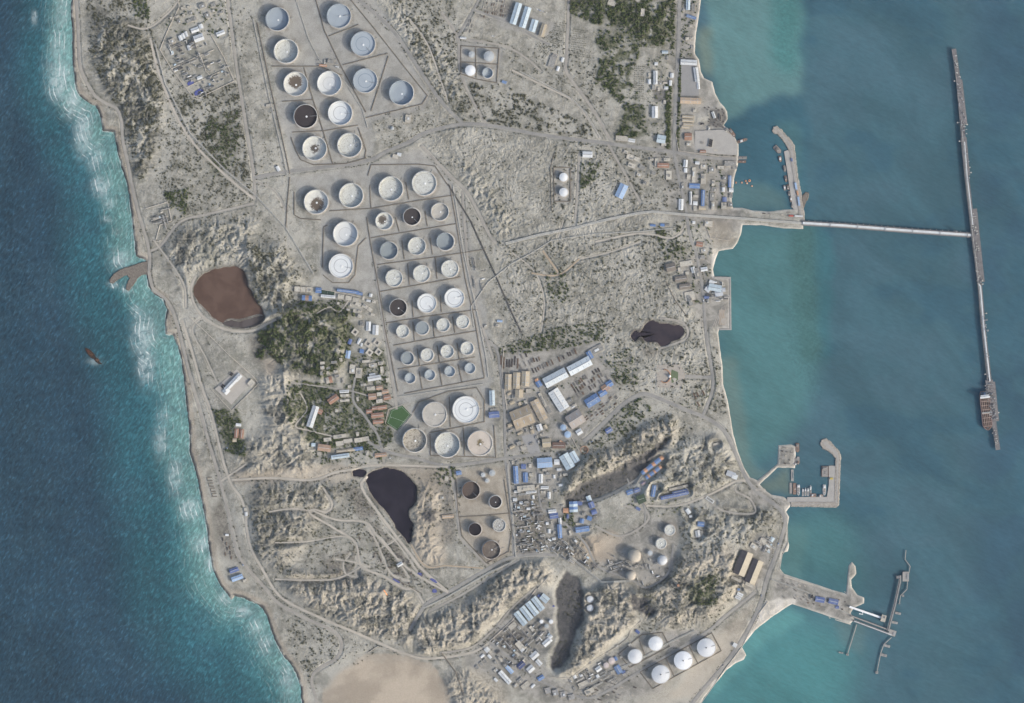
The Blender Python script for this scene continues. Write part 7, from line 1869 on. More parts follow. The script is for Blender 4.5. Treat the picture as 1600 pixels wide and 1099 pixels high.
# ------------------------------------------------------------------ stored goods
STK = [pm('stack_brown', (112, 98, 86), .25, .2, .9), pm('stack_grey', (128, 126, 122), .25, .2, .9), pm('stack_dark', (86, 82, 80), .25, .2, .9), pm('stack_pale', (178, 172, 160), .2, .2, .9)]
def stacks(poly, ang, du, dv, l, w, where, p=.85, pal=(0, 1, 2, 3), jit=.12):
    xs = [q[0] for q in poly]; ys = [q[1] for q in poly]
    cx, cy = (min(xs) + max(xs)) / 2, (min(ys) + max(ys)) / 2; r = max(max(xs) - min(xs), max(ys) - min(ys)); ca, sa = math.cos(R(ang)), math.sin(R(ang))
    for i in range(int(-r / du), int(r / du) + 1):
        for j in range(int(-r / dv), int(r / dv) + 1):
            u, v = (i + random.uniform(-jit, jit)) * du, (j + random.uniform(-jit, jit)) * dv
            x, y = cx + u * ca - v * sa, cy + u * sa + v * ca; ins = False
            for k in range(len(poly)):
                (xa, ya), (xb, yb) = poly[k - 1], poly[k]
                if (ya >= y) != (yb >= y) and x < (xb - xa) * (y - ya) / (yb - ya) + xa: ins = not ins
            if not ins or random.random() > p or occ(x, y): continue
            mt = STK[random.choice(pal)]; L, W_ = l * S * random.uniform(.7, 1.1), w * S * random.uniform(.8, 1.1)
            o = thing('pipe_stack', 'stack of goods ' + cell(poly, x, y, where), 'stack', x, y, zt(x, y), -R(ang + random.uniform(-4, 4)), rel=False, group='stacked goods ' + where)
            m = MB(); n = max(int(W_ / 1.5), 2)
            for q in range(n):
                m.box(0, -W_ / 2 + (q + .5) * W_ / n, .3, L * random.uniform(.85, 1), W_ / n * .85, random.uniform(1, 2.2))
            e = m.obj('bundle', mt, o); e['kind'] = 'stuff'
            MB().box(0, 0, -.4, L * .2, W_, .65).obj('bearer', STK[0], o)
            G.disc(x, y, min(l, w) * .5 + .4, .4, OCC)
stacks([(780, 557), (812, 552), (812, 575), (782, 580)], 92, 24, 4.2, 18, 2.6, 'in the yard above the tan sheds', 1, (2, 0, 2))
stacks([(815, 552), (858, 562), (905, 545), (868, 575), (838, 590), (812, 580)], 66, 13, 4, 9, 2.4, 'behind the long silver sheds', .8, (0, 1, 2, 1))
stacks([(890, 600), (930, 572), (952, 592), (905, 622)], 58, 9, 4.4, 8, 2.6, 'between silver sheds and blue roof', .8, (0, 2, 1))
stacks([(905, 655), (960, 612), (968, 630), (920, 668)], -38, 8, 4, 6, 2, 'below the big blue roof', .7, (0, 3, 1, 0))
stacks([(1080, 620), (1092, 600), (1100, 612), (1090, 636)], 62, 14, 5, 11, 3, 'by the coastal junction', .9, (0, 0, 2))
stacks([(752, 5), (790, 0), (790, 30), (752, 28)], 100, 7, 4, 5, 1.6, 'left of the three barn roofs', .8, (0, 1, 3))
stacks([(725, 30), (745, 30), (738, 52), (722, 50)], 110, 8, 4, 6, 1.6, 'beside the junction left of the barns', .8, (3, 1))
stacks([(1215, 905), (1262, 915), (1270, 940), (1220, 935)], 40, 8, 5, 5.5, 2, 'on the root of the loading pier', .7, (1, 3, 1))
stacks([(1255, 918), (1330, 940), (1320, 958), (1262, 945)], 17, 9, 6, 4, 1.8, 'on the loading pier', .45, (2, 1, 0))
stacks([(1100, 165), (1133, 170), (1130, 200), (1106, 198)], 30, 5, 4, 3, 2, 'in the coal dark scrap yard', .7, (2, 1, 2))
stacks([(345, 842), (360, 842), (365, 872), (350, 872)], 80, 8, 4, 6, 1.6, 'above the twin blue coastal sheds', .7, (0, 2))
stacks([(930, 1060), (1010, 1075), (1000, 1099), (930, 1099)], 20, 9, 6, 6, 2, 'on the ground below the cone tanks', .5, (1, 2, 3))
stacks([(1216, 699), (1236, 697), (1240, 728), (1218, 728)], 10, 7, 6, 4, 2.2, 'on the southern harbour platform', .8, (3, 1, 2))
stacks([(1297, 732), (1304, 732), (1303, 782), (1297, 782)], 90, 8, 4, 4, 1.8, 'on the southern harbour quay', .6, (1, 2, 3))
stacks([(1160, 329), (1240, 331), (1245, 340), (1160, 337)], 5, 10, 5, 5, 2, 'at the root of the trestle', .5, (2, 1, 3))
for k in range(90):       # salvage plots of the camp
    x, y = random.uniform(555, 660), random.uniform(815, 935)
    if occ(x, y) or (x - 555) * 1.2 + 800 > y + 40 or y > 780 + (x - 500) * 1.1: continue
    o = thing('scrap_heap', 'dark heap of scrap in the plots beside the pale tracks', 'scrap heap', x, y, zt(x, y), random.uniform(0, 3), rel=False, share=True, group='scrap heaps in the track side plots')
    m = MB()
    for q in range(9):
        m.box(random.uniform(-7, 7), random.uniform(-4, 4), -.4, random.uniform(2, 6), random.uniform(1, 3), random.uniform(1, 2.8), random.uniform(0, 3))
    m.obj('heap', STK[random.choice((0, 2, 2))], o)['kind'] = 'stuff'
    m = MB(); 
    for q in range(3):
        m.box(random.uniform(-6, 6), random.uniform(-4, 4), .2, random.uniform(3, 7), 1, 2.6, random.uniform(0, 3))
    m.obj('rubble', STK[1], o)['kind'] = 'stuff'
    G.disc(x, y, 3.4, .4, OCC)

# ------------------------------------------------------------------ single landmarks
def slabbed(name, label, cat, px, mat, h=.7, parts=()):
    cx = sum(p[0] for p in px) / len(px); cy = sum(p[1] for p in px) / len(px); z = max(zt(*p) for p in px); ox, oy, _ = P(cx, cy)
    o = thing(name, label, cat, cx, cy, z, rel=False)
    MB().prism([(P(a, b)[0] - ox, P(a, b)[1] - oy) for a, b in px], -3, h).obj('surface', mat, o)
    G_ = G.poly(px, 0, False); np.maximum(OCC, G_, out=OCC)
    return o, (ox, oy), z
turf = pm('pitch_turf', (66, 92, 60), .1, .05, .95); line_m = pm('pitch_line', (190, 200, 186), .05, .1, .9)
o, og, z = slabbed('football_pitch', 'green football pitch with pale border beside the lower tanks', 'football pitch', [(611, 641), (629, 634), (642, 648), (621, 673), (604, 661)], turf, .6)
m = MB()
for a, b in (((613, 642), (628, 636)), ((628, 636), (640, 648)), ((640, 648), (621, 671)), ((621, 671), (606, 661)), ((606, 661), (613, 642)), ((634, 660), (609, 651))):
    ribbon(m, [a, b], .22, .62, .72, 0, og)
m.obj('marking', line_m, o)
for q in ((611, 653), (633, 656)):
    p = P(*q); MB().tube([(p[0] - og[0] - 3, p[1] - og[1], .6), (p[0] - og[0] - 3, p[1] - og[1], 3), (p[0] - og[0] + 3, p[1] - og[1], 3), (p[0] - og[0] + 3, p[1] - og[1], .6)], .25, 5).obj('goal', M_WHITE, o)
o, og, z = slabbed('sports_court', 'dark green sports court between blue roofs left of the tanks', 'court', [(501, 453), (523, 456), (522, 462), (501, 460)], pm('court_green', (62, 78, 70), .1, .05, .9)); MB().box(0, 0, .7, 1, 16, .15).obj('marking', line_m, o); MB().box(0, 0, .7, .3, 17, 1.2).obj('net', M_DSTEEL, o)
o, og, z = slabbed('sports_court', 'small green court below the blue and orange terraces', 'court', [(993, 776), (1006, 771), (1010, 783), (998, 789)], pm('court_green_b', (76, 90, 76), .1, .05, .9)); MB().box(0, 0, .7, 30, 1, .15, .3).obj('marking', line_m, o); MB().box(0, 0, .7, .3, 24, 1.2, .3).obj('net', M_DSTEEL, o)
o, og, z = slabbed('yard', 'pale concrete slab of the walled coastal compound', 'yard', [(336, 608), (370, 577), (392, 598), (362, 632)], pm('slab_pale', (172, 168, 160), .1, .04, .9), .35)
o, og, z = slabbed('yard', 'grey paved yard around the white seaside warehouse', 'yard', [(1064, 96), (1088, 98), (1092, 130), (1092, 150), (1064, 150)], pm('paved_grey', (150, 150, 148), .08, .04, .9), .3)
o, og, z = slabbed('yard', 'grey loading yard below the large tan workshop', 'yard', [(815, 682), (838, 676), (845, 712), (828, 710)], pm('paved_grey', (150, 150, 148), .08, .04, .9), .3)
o, og, z = slabbed('quay_apron', 'wide pale concrete apron of the northern port', 'quay', [(1086, 205), (1130, 203), (1147, 215), (1152, 228), (1152, 243), (1110, 240), (1086, 234)], pm('apron_pale', (172, 170, 164), .1, .04, .9, dirt=(150, 148, 142)), .3)
# seaside park
o = thing('park', 'walled seaside park with curved pale paths and planting beds', 'park', 1128, 496, zt(1128, 496), rel=False); org = P(1128, 496)
MB().box(0, 0, -2, 26, 70, 2.3).obj('lawn', pm('park_ground', (164, 152, 136), .12, .05, .95), o)
for k in range(5):
    pts = smooth([(1113 + k * 4, 512 - k), (1118 + k * 3.4, 500 - k * 2), (1128 + k * 1.6, 480 - k)], 3)
    ribbon(MB(), pts, .8, .3, .5, 0, org).obj('path', M_PAVE, o)
MB().cyl(9, -18, .2, .7, 14, n=24).obj('round_plaza', M_PAVE, o)
# shrine
o = thing('shrine', 'round domed shrine with orange curved wall in a green garden', 'shrine', 1046, 588, zt(1046, 588), rel=False)
MB().lathe(0, 0, [(7, 0), (7, 7), (6.6, 7.5), (5.6, 11), (3.4, 13.6), (.2, 15)], 24).obj('dome', M_WHITE, o); MB().cyl(0, 0, 15, 18, .5, .1, 6).obj('finial', M_STEEL, o)
m = MB()
for k in range(15):
    a = R(-80 + k * 15 - 40); m.box(26 * math.cos(a) - 22, 30 * math.sin(a), -1, 3, 9.5, 6, a)
m.obj('curved_wall', pm('shrine_wall', (186, 140, 108), .15, .1, .9), o)
MB().prism([(10, -32), (40, -18), (40, 18), (10, 32), (6, 0)], -1, .6).obj('lawn', pm('lawn', (96, 108, 84), .15, .08, .95), o)
MB().prism([(-60, -52), (50, -56), (70, -12), (70, 12), (50, 56), (-60, 52)], -2.5, .35).obj('forecourt', M_PAVE, o)
G.disc(1046, 588, 14, 1, OCC)
# brick ring basin
o = thing('brick_basin', 'round orange brick basin right of the pale blue sheds', 'basin', 913, 703, zt(913, 703), rel=False)
MB().lathe(0, 0, [(19, -1), (19, 2.6), (16.5, 2.6), (16.5, -.5)], 32).obj('rim', pm('brick_orange', (172, 134, 108), .18, .15, .9), o); MB().cyl(0, 0, -1, .3, 16.6, n=28).obj('floor', pm('basin_floor', (112, 98, 88), .2, .1, .9), o)
# flare
zf = zt(603, 925)
o = thing('flare_stack', 'gas flare with bright orange flame on the tan slope', 'flare', 603, 925, zf, rel=False)
MB().cyl(0, 0, -1, 16, .9, .6, 10).obj('stack', M_DSTEEL, o); MB().cyl(0, 0, 16, 18, 1.2, 1.5, 12).obj('burner', M_DSTEEL, o)
ft = NT('flame'); em = ft.n('ShaderNodeEmission'); em.inputs['Color'].default_value = lin((255, 168, 110)); em.inputs['Strength'].default_value = 1.15; ft.t.links.new(em.outputs[0], ft.out.inputs['Surface'])
m = MB(); pr = [(0, 0, 18, .8), (2.5, -3.5, 20, 2.2), (5, -7.5, 22, 2.6), (7, -11, 24, 1.8), (-4, 5.5, 19, 2.4), (-7, 10, 21, 1.4), (-9, 14, 22, .4)]
for seq in ((pr[0], pr[1], pr[2], pr[3], (8.5, -14, 25, .2)), (pr[0], pr[4], pr[5], pr[6])):
    b = len(m.v)
    for (x, y, zz, r) in seq:
        for i in range(8):
            a = i * math.pi / 4; m.v.append((x + r * math.cos(a), y + r * math.sin(a) * .8, zz + r * math.sin(a)))
    for k in range(len(seq) - 1):
        for i in range(8):
            j = (i + 1) % 8; m.f.append((b + k * 8 + i, b + k * 8 + j, b + k * 8 + 8 + j, b + k * 8 + 8 + i))
m.obj('flame', ft.m, o, True)
# blue tarpaulins
TARP = pm('tarp_blue', (84, 92, 148), .15, .2, .7)
for (x, y, l, w, a, lb) in [(298, 130, 10, 6, -22, 'small violet blue tarpaulin inside the walled plant at upper left'), (311, 144, 15, 8, -25, 'large violet blue tarpaulin inside the walled plant at upper left'), (620, 907, 12, 4, 30, 'blue tarpaulin beside the junction of camp tracks'), (657, 897, 8, 4, 25, 'blue tarpaulin nearest the tip of the big black pond'), (678, 907, 12, 4, 30, 'blue tarpaulin right of the camp tracks'), (679, 923, 7, 6, 0, 'squarish dark blue tarpaulin near the slanting road'), (865, 947, 3, 3, 0, 'tiny blue tarpaulin at the edge of the dark quarry floor')]:
    o = thing('tarpaulin', lb, 'tarpaulin', x, y, zt(x, y), -R(a), rel=False)
    rt = random.Random(int(x)); q = [(-.5, -.4), (-.1, -.52), (.45, -.44), (.52, .1), (.2, .2), (.3, .5), (-.3, .42), (-.52, .05)]
    MB().prism([(u * l * S, v * w * S) for u, v in q], -.8, 1.6, .6).obj('sheet', TARP, o)
    MB().box(0, 0, 1.5, l * S * .5, .6, .5, .2).obj('ridge_pole', M_STEEL, o)
# containers on the harbour quay and lorries
def container(x, y, l, w, ang, mat, lab, nm='shipping_container', ct='container', h=2.8):
    o = thing(nm, lab, ct, x, y, zt(x, y) if G.sample(SD, x, y) > 2 else 3.8, -R(ang), rel=False)
    MB().box(0, 0, .05, l * S, w * S, h).obj('body', mat, o); MB().box(l * S / 2 + .05, 0, .2, .12, w * S * .9, h - .3).obj('door', M_DOOR, o); MB().box(0, 0, h, l * S * .92, w * S * .86, .18).obj('roof_panel', mat, o)
container(1243.5, 291, 11, 3, 80, RF['LB'], 'long light blue container block, upper one on the northern quay', h=5); container(1246, 302, 7, 2.6, 80, RF['O'], 'orange container between two blue ones on the northern quay', h=4); container(1248, 315, 14, 3, 82, RF['LB'], 'long light blue container block, lower one on the northern quay', h=5); container(1237, 250, 5, 2.4, 80, RF['BV'], 'small violet blue container on the northern quay', h=4)
container(1236, 337.5, 7, 2.4, 2, pm('red_paint', (178, 96, 86), .12, .2, .7), 'red container at the foot of the northern breakwater', h=4); container(1248, 338, 13, 2.4, 2, RF['W'], 'long white container beside the red one', h=4); container(1299, 748, 5, 3, 0, pm('yellow_paint', (186, 170, 96), .12, .2, .7), 'yellow machine on the southern harbour quay', 'yellow_machine', 'machine', 3)
for k, (x, y, a) in enumerate([(840, 15, 20), (844, 17, 20), (848, 18.5, 20), (852, 20, 20), (770, 57, 8), (925, 690, -36), (1060, 110, 92), (1056, 180, 92), (610, 716, 5), (355, 700, 70), (690, 725, 5), (805, 718, -8), (1099, 470, 80), (1216, 850, 110), (1190, 930, 110), (1130, 1040, 125), (720, 60, 10), (380, 883, 50)]):
    o = thing('lorry', ['white', 'blue', 'pale', 'grey'][k % 4] + ' lorry ' + ('parked above the barn roofs' if k < 4 else 'on the road'), 'lorry', x, y, zt(x, y) + .5, -R(a))
    c = [M_WHITE, RF['B'], M_PIPEP, HG][k % 4]
    MB().box(-1.4, 0, 1, 7.6, 2.8, 2.6).obj('cargo_box', c, o); MB().box(4.0, 0, .6, 2.4, 2.7, 2.6).obj('cab', M_WHITE if k % 2 else RF['B'], o)
    for sx in (-4, -2.4, 3.8):
        for sy in (-1, 1):
            MB().tube([(sx, sy * 1.1, .6), (sx, sy * 1.45, .6)], .6, 8).obj('wheel', HB, o)
# lone antenna tower on the tan hill
o = thing('tower', 'small orange topped tower casting a long shadow on the tan hill', 'tower', 1059, 914, zt(1059, 914), rel=False)
MB().box(0, 0, -2, 13, 13, 26, .3, .8).obj('shaft', pm('tower_shaft', (96, 86, 80), .15, .1, .9), o); MB().box(0, 0, 24, 11, 11, 1.6, .3).obj('cap', RF['O'], o); MB().cyl(0, 0, 25, 33, .4, .2, 6).obj('antenna', M_STEEL, o)
o = thing('water_tower', 'small round white water tank in the garden right of the upper tanks', 'water tank', 613, 201, zt(613, 201), rel=False)
MB().lathe(0, 0, [(9, -1), (9, 7), (6, 9), (.2, 10)], 20).obj('tank', CONEM['coneg'], o); MB().lathe(0, 0, [(17, -1), (17, .6), (15, .6), (15, -.5)], 24).obj('ring_path', M_PAVE, o); MB().cyl(0, 0, 9.8, 11, 1, n=8).obj('vent', M_STEEL, o)
# ------------------------------------------------------------------ trees and shrubs
def leaf_mat(nm, a, b):
    t = NT(nm); p = t.pos()
    c = t.mix(t.step(t.math('ADD', t.math('MULTIPLY', t.noise(p, .1, 3, .65), .5), t.math('MULTIPLY', t.noise(p, .018, 4, .65), .5)), .38, .62), lin(a), lin(b))
    c = t.mix(t.math('MULTIPLY', t.rnd(), .5), c, lin(b))
    return t.done(c, .9, 0, .1)
LEAF_T = leaf_mat('tree_leaves', (70, 86, 56), (114, 122, 88)); LEAF_S = leaf_mat('shrub_leaves', (82, 85, 70), (110, 110, 92)); LEAF_D = leaf_mat('dark_tree_leaves', (78, 84, 68), (116, 117, 94)); BARK = pm('bark', (96, 84, 70), .2, .5, .95)
rg = np.random.default_rng(5)
def crown(k, flat, seed):
    g = np.random.default_rng(seed)
    d = g.normal(size=(k, 3)); d /= np.linalg.norm(d, axis=1)[:, None]
    rad = g.uniform(.35, 1.0, (k, 1)) * (1 + .35 * np.sin(3 * np.arctan2(d[:, 1], d[:, 0]) + seed))[:, None]
    c = d * rad; c[:, 2] = np.abs(c[:, 2]) * flat + .35
    u = g.normal(size=(k, 3)); u[:, 2] *= .5; u /= np.linalg.norm(u, axis=1)[:, None]
    w = np.cross(u, g.normal(size=(k, 3))); w /= np.linalg.norm(w, axis=1)[:, None]
    s = g.uniform(.2, .42, (k, 1))
    return np.stack([c - u * s - w * s * .7, c + u * s - w * s * .7, c + u * s * .8 + w * s, c - u * s + w * s * .8], 1).astype(np.float32)
CR_T = [crown(70, .9, i) for i in range(5)]; CR_S = [crown(34, .6, 20 + i) for i in range(6)]; CR_M = [crown(20, .6, 40 + i) for i in range(8)]; CR_N = [crown(34, .85, 60 + i) for i in range(8)]
def quads_mesh(nm, Q, mat):
    n = Q.shape[0]
    return fast_mesh(nm, Q.reshape(-1, 3), np.arange(n * 4, dtype=np.int32).reshape(-1, 4), mat)
CM_T = [quads_mesh('crown', q, LEAF_T) for q in CR_T] + [quads_mesh('crown', q, LEAF_D) for q in CR_T[:2]]
CM_S = [quads_mesh('shrub', q, LEAF_S) for q in CR_S]
TRUNK = MB().cyl(0, 0, -.6, .7, .09, .05, 7).tube([(0, 0, .4), (.3, .1, .9)], .035, 5).tube([(0, 0, .45), (-.25, .15, .95)], .035, 5).mesh('trunk', BARK)
clump = fbm(G.X / 11, G.Y / 11, 3, 611); clump2 = fbm(G.X / 30, G.Y / 30, 3, 613)
# outline, plants per 100 square px, r min, r max (px), clumping 0..1, kind, may stand on levelled ground, where
Z = [
 ([(866, -60), (1052, -60), (1050, 72), (1000, 72), (985, 45), (930, 38), (890, 20)], 14, .8, 2.3, .75, 't', 1, 'in the tree grove at the top'),
 ([(926, 48), (992, 46), (1000, 85), (985, 120), (1002, 160), (970, 162), (930, 135), (938, 90)], 11, .7, 2.1, .8, 't', 1, 'in the dark thicket below the top grove'),
 ([(975, 160), (1006, 165), (1012, 215), (962, 216)], 12, .8, 2.0, .7, 't', 1, 'in the small wood left of the avenue'),
 ([(1040, 130), (1049, 130), (1047, 232), (1040, 232)], 26, 1.1, 1.9, 0, 't', 1, 'lining the left side of the avenue'), ([(1060, 80), (1065, 80), (1061, 232), (1057, 232)], 18, 1.1, 1.7, 0, 't', 1, 'lining the right side of the avenue'),
 ([(1050, 0), (1056, 0), (1053, 90), (1048, 90)], 18, .9, 1.4, 0, 't', 1, 'in the planted strip beside the upper avenue'),
 ([(405, 520), (440, 495), (500, 475), (545, 485), (555, 520), (540, 565), (505, 590), (470, 580), (430, 565), (398, 558)], 12, .9, 2.4, .85, 't', 1, 'on the wooded hill'),
 ([(455, 470), (540, 470), (560, 500), (500, 480), (440, 500)], 9, .9, 1.8, .4, 't', 1, 'on the upper slope of the wooded hill'),
 ([(450, 595), (545, 600), (560, 680), (520, 700), (480, 690), (440, 640)], 10, .9, 2.0, .5, 't', 1, 'around the white hall on the knoll'),
 ([(545, 560), (600, 545), (614, 690), (560, 705)], 9, .8, 1.6, .3, 't', 1, 'between the houses of the quarter'), ([(480, 690), (610, 680), (600, 725), (500, 725)], 6, .8, 1.7, .5, 't', 1, 'around the lower houses of the quarter'),
 ([(333, 640), (372, 640), (388, 715), (352, 705)], 10, .9, 1.9, .5, 't', 1, 'near the coastal red roofs'), ([(258, 300), (295, 295), (290, 335), (268, 330)], 12, .9, 1.8, .4, 't', 1, 'beside the coastal pump yard'),
 ([(1095, 900), (1125, 895), (1118, 945), (1085, 945)], 9, .9, 1.8, .5, 't', 1, 'on the top of the tan hill'), ([(1018, 345), (1060, 375), (1075, 400), (1040, 405)], 10, .9, 1.8, .5, 't', 1, 'left of the coastal road below the trestle'), ([(905, 255), (935, 255), (938, 275), (905, 300)], 9, .9, 1.7, .4, 't', 1, 'right of the white domed tank pair'),
 ([(868, 812), (900, 790), (900, 820), (880, 825)], 7, .9, 1.9, .3, 't', 1, 'among the blue roofs above the refinery'), ([(855, 515), (945, 500), (945, 530), (880, 545), (780, 555), (780, 545)], 11, .8, 1.6, .3, 't', 1, 'in the gully above the silver sheds'), ([(935, 560), (985, 545), (1000, 600), (965, 600)], 8, .8, 1.7, .5, 't', 1, 'right of the silver sheds'),
 ([(850, 425), (885, 425), (890, 470), (860, 480)], 7, .8, 1.8, .5, 't', 1, 'in the dark plateau thicket'), ([(320, 190), (372, 170), (375, 250), (335, 280)], 6, .9, 1.7, .6, 't', 1, 'in the shrubland left of the upper tanks'), ([(960, 640), (1000, 622), (1020, 640), (960, 690), (930, 700)], 7, .8, 1.6, .4, 't', 1, 'below the curved road'),
 ([(1060, 640), (1130, 550), (1120, 640), (1090, 640)], 2, .8, 1.4, .4, 't', 1, 'by the coastal junction'), ([(680, 725), (715, 725), (710, 760), (685, 760)], 8, .9, 1.8, .3, 't', 1, 'above the black tanks'), ([(1200, 300), (1250, 240), (1246, 285), (1238, 240)], 4, .6, 1.0, .2, 't', 1, 'on the northern breakwater'),
 ([(845, 40), (892, 55), (880, 90), (840, 80)], 5, .6, 1.0, .1, 's', 1, 'in the nursery rows'),
 ([(135, -40), (215, -40), (255, 120), (255, 190), (225, 290), (205, 260), (195, 190), (165, 140), (138, 80)], 8, .7, 1.7, .6, 's', 1, 'on the dark western slope'),
 ([(215, 60), (250, 60), (350, 270), (395, 310), (280, 340), (250, 300), (225, 230)], 5.5, .7, 1.6, .6, 's', 1, 'on the western sand flats'), ([(260, 155), (372, 130), (394, 300), (345, 265), (290, 200)], 9, .8, 1.8, .65, 's', 1, 'left of the upper tanks road'),
 ([(345, 0), (400, 20), (450, 270), (400, 275), (370, 110)], 1.2, .7, 1.3, .6, 's', 1, 'beside the upper tank farm road'),
 ([(600, -30), (700, -30), (760, 190), (720, 192), (660, 120)], 8, .7, 1.7, .6, 's', 0, 'on the slope right of the upper tanks'), ([(720, 130), (780, 130), (960, 215), (850, 208), (760, 192)], 7, .8, 2.0, .75, 's', 0, 'above the main cross road'), ([(780, 75), (925, 80), (960, 215), (900, 160), (830, 130)], 3.2, .7, 1.5, .5, 's', 0, 'below the barn roofs'),
 ([(580, 180), (660, 165), (720, 190), (600, 235)], 3, .7, 1.4, .5, 's', 1, 'below the far right upper tank'),
 ([(660, 215), (760, 198), (870, 215), (865, 340), (780, 375), (740, 310)], 1.9, .6, 1.3, .6, 's', 0, 'on the pale plateau left of the domed pair'), ([(865, 215), (1050, 242), (1070, 330), (1000, 330), (900, 350), (862, 350)], 3.4, .7, 1.6, .5, 's', 1, 'around the blue plateau shed'),
 ([(780, 380), (1070, 340), (1085, 400), (1050, 440), (1000, 420), (870, 430), (800, 420)], 3.6, .7, 1.7, .6, 's', 0, 'between the two coastal pipelines'), ([(780, 420), (1050, 400), (1110, 530), (990, 500), (940, 540), (800, 545)], 3.0, .6, 1.6, .55, 's', 0, 'on the plateau below the pipelines'),
 ([(690, 270), (780, 370), (820, 545), (780, 540), (760, 400)], 2.6, .6, 1.3, .4, 's', 0, 'beside the dark pipe run'), ([(940, 530), (1130, 530), (1140, 650), (1040, 620), (960, 610)], 4, .7, 1.7, .6, 's', 0, 'around the dark plateau pond'),
 ([(385, 380), (445, 385), (480, 450), (460, 500), (400, 480)], 9, .7, 1.7, .4, 's', 1, 'on the dark hill right of the brown pond'), ([(260, 340), (400, 330), (390, 400), (290, 430), (250, 400)], 2.6, .7, 1.5, .5, 's', 1, 'above the brown pond'), ([(450, 400), (500, 440), (450, 445)], 2, .7, 1.3, .4, 's', 1, 'left of the lone middle tanks'), ([(400, 320), (500, 430), (440, 380), (400, 380)], 3, .7, 1.4, .5, 's', 1, 'beside the slanting pipe track'),
 ([(295, 480), (340, 530), (330, 600), (310, 560)], 1.6, .6, 1.1, .4, 's', 1, 'on the sand below the brown pond'), ([(380, 680), (480, 690), (500, 730), (400, 740)], 1.6, .6, 1.3, .5, 's', 1, 'on the pale ridges above the black pond'),
 ([(390, 750), (560, 750), (600, 830), (640, 900), (560, 900), (440, 900), (395, 860)], 3.8, .7, 1.6, .5, 's', 1, 'in the tracks camp left of the black pond'), ([(560, 750), (590, 790), (660, 900), (690, 925), (640, 920), (575, 830)], 3.4, .7, 1.5, .4, 's', 1, 'along the left bank of the black pond'),
 ([(375, 860), (440, 940), (520, 1000), (480, 970), (400, 900)], 2.0, .6, 1.2, .4, 's', 1, 'beside the western coastal road'), ([(440, 960), (530, 990), (520, 1040), (480, 1060), (455, 1020)], 3.4, .7, 1.7, .6, 's', 1, 'inside the bend of the coastal road'), ([(430, 900), (620, 900), (660, 990), (620, 1010), (500, 950)], 1.8, .6, 1.4, .6, 's', 1, 'on the tan cliffs above the sand'), ([(520, 990), (600, 1010), (560, 1040), (530, 1040)], 2.4, .6, 1.4, .5, 's', 1, 'right of the road bend'),
 ([(650, 940), (800, 880), (850, 880), (760, 930), (690, 960)], 1.8, .7, 1.4, .5, 's', 1, 'below the slanting road'), ([(640, 740), (720, 740), (720, 850), (660, 850)], 2.2, .7, 1.5, .5, 's', 1, 'between the black pond and the tanks'),
 ([(880, 700), (960, 660), (1050, 640), (1160, 745), (1060, 780), (1000, 760), (1050, 690), (950, 745), (880, 790)], 4.2, .7, 1.7, .5, 's', 0, 'on the ridges below the curved road'), ([(1060, 790), (1215, 800), (1205, 850), (1130, 860), (1070, 880), (1060, 840)], 5.5, .7, 1.7, .5, 's', 0, 'on the headland hill'), ([(1000, 900), (1080, 870), (1180, 900), (1120, 965), (1010, 980)], 4.2, .7, 1.6, .5, 's', 0, 'on the tan hill left of the striped warehouse'), ([(930, 920), (1000, 920), (1000, 985), (940, 1010)], 1.6, .6, 1.3, .5, 's', 0, 'on the cliffs right of the quarry floor'), ([(995, 975), (1120, 960), (1080, 985), (1010, 990)], 3.4, .6, 1.3, .3, 's', 0, 'along the track above the cone tanks'), ([(850, 700), (900, 700), (870, 800), (862, 780)], 3, .7, 1.5, .5, 's', 0, 'right of the pale blue sheds'),
 ([(1060, 235), (1150, 250), (1150, 325), (1070, 330)], 1.6, .8, 1.5, .4, 't', 1, 'among the port buildings'), ([(1060, 340), (1115, 350), (1110, 480), (1070, 480), (1050, 420)], 2.6, .8, 1.6, .4, 't', 1, 'among the coastal buildings'), ([(1012, 85), (1045, 85), (1045, 235), (1010, 215)], 2.6, .7, 1.4, .4, 't', 1, 'among the buildings left of the avenue'), ([(1065, 0), (1090, 0), (1085, 90), (1065, 95)], 5, .7, 1.4, .4, 't', 1, 'among the houses at the top shore'), ([(975, 780), (1100, 740), (1060, 800), (1000, 815)], 2, .7, 1.5, .4, 't', 1, 'around the violet blue sheds'), ([(790, 590), (960, 590), (900, 710), (790, 715)], .8, .7, 1.3, .4, 't', 1, 'in the workshop yards'), ([(800, 715), (860, 715), (860, 870), (805, 870)], 1.6, .7, 1.2, .4, 't', 1, 'in the refinery'), ([(725, 1000), (860, 920), (860, 1080), (780, 1080)], .7, .6, 1.1, .4, 's', 1, 'around the white parallel sheds'),
 ([(1195, 600), (1110, 560), (1130, 640)], 2.4, .6, 1.1, .4, 's', 1, 'on the shore strip'), ([(250, 30), (350, 0), (370, 60), (330, 60), (270, 50)], 3, .7, 1.6, .4, 't', 1, 'around the houses at the upper left'), ([(205, -20), (235, -20), (235, 30), (212, 28)], 12, .9, 1.8, .3, 't', 1, 'in the dark thicket at the upper left edge'),
 ([(868, 900), (912, 915), (908, 1000), (875, 1040), (862, 1040), (872, 990)], 3.5, .6, 1.6, .7, 's', 1, 'on the dark quarry floor'), ([(890, 790), (960, 738), (1050, 682), (1015, 722), (930, 782)], 3, .6, 1.5, .7, 's', 1, 'in the dark shaded gully'),
]
PL = {'t': [], 's': []}
gp = np.random.default_rng(77)
def inpoly(p, x, y):
    r = np.zeros(x.shape, bool)
    for i in range(len(p)):
        (xa, ya), (xb, yb) = p[i - 1], p[i]
        if ya != yb:
            r ^= ((ya >= y) != (yb >= y)) & (x < (xb - xa) * (y - ya) / (yb - ya) + xa)
    return r
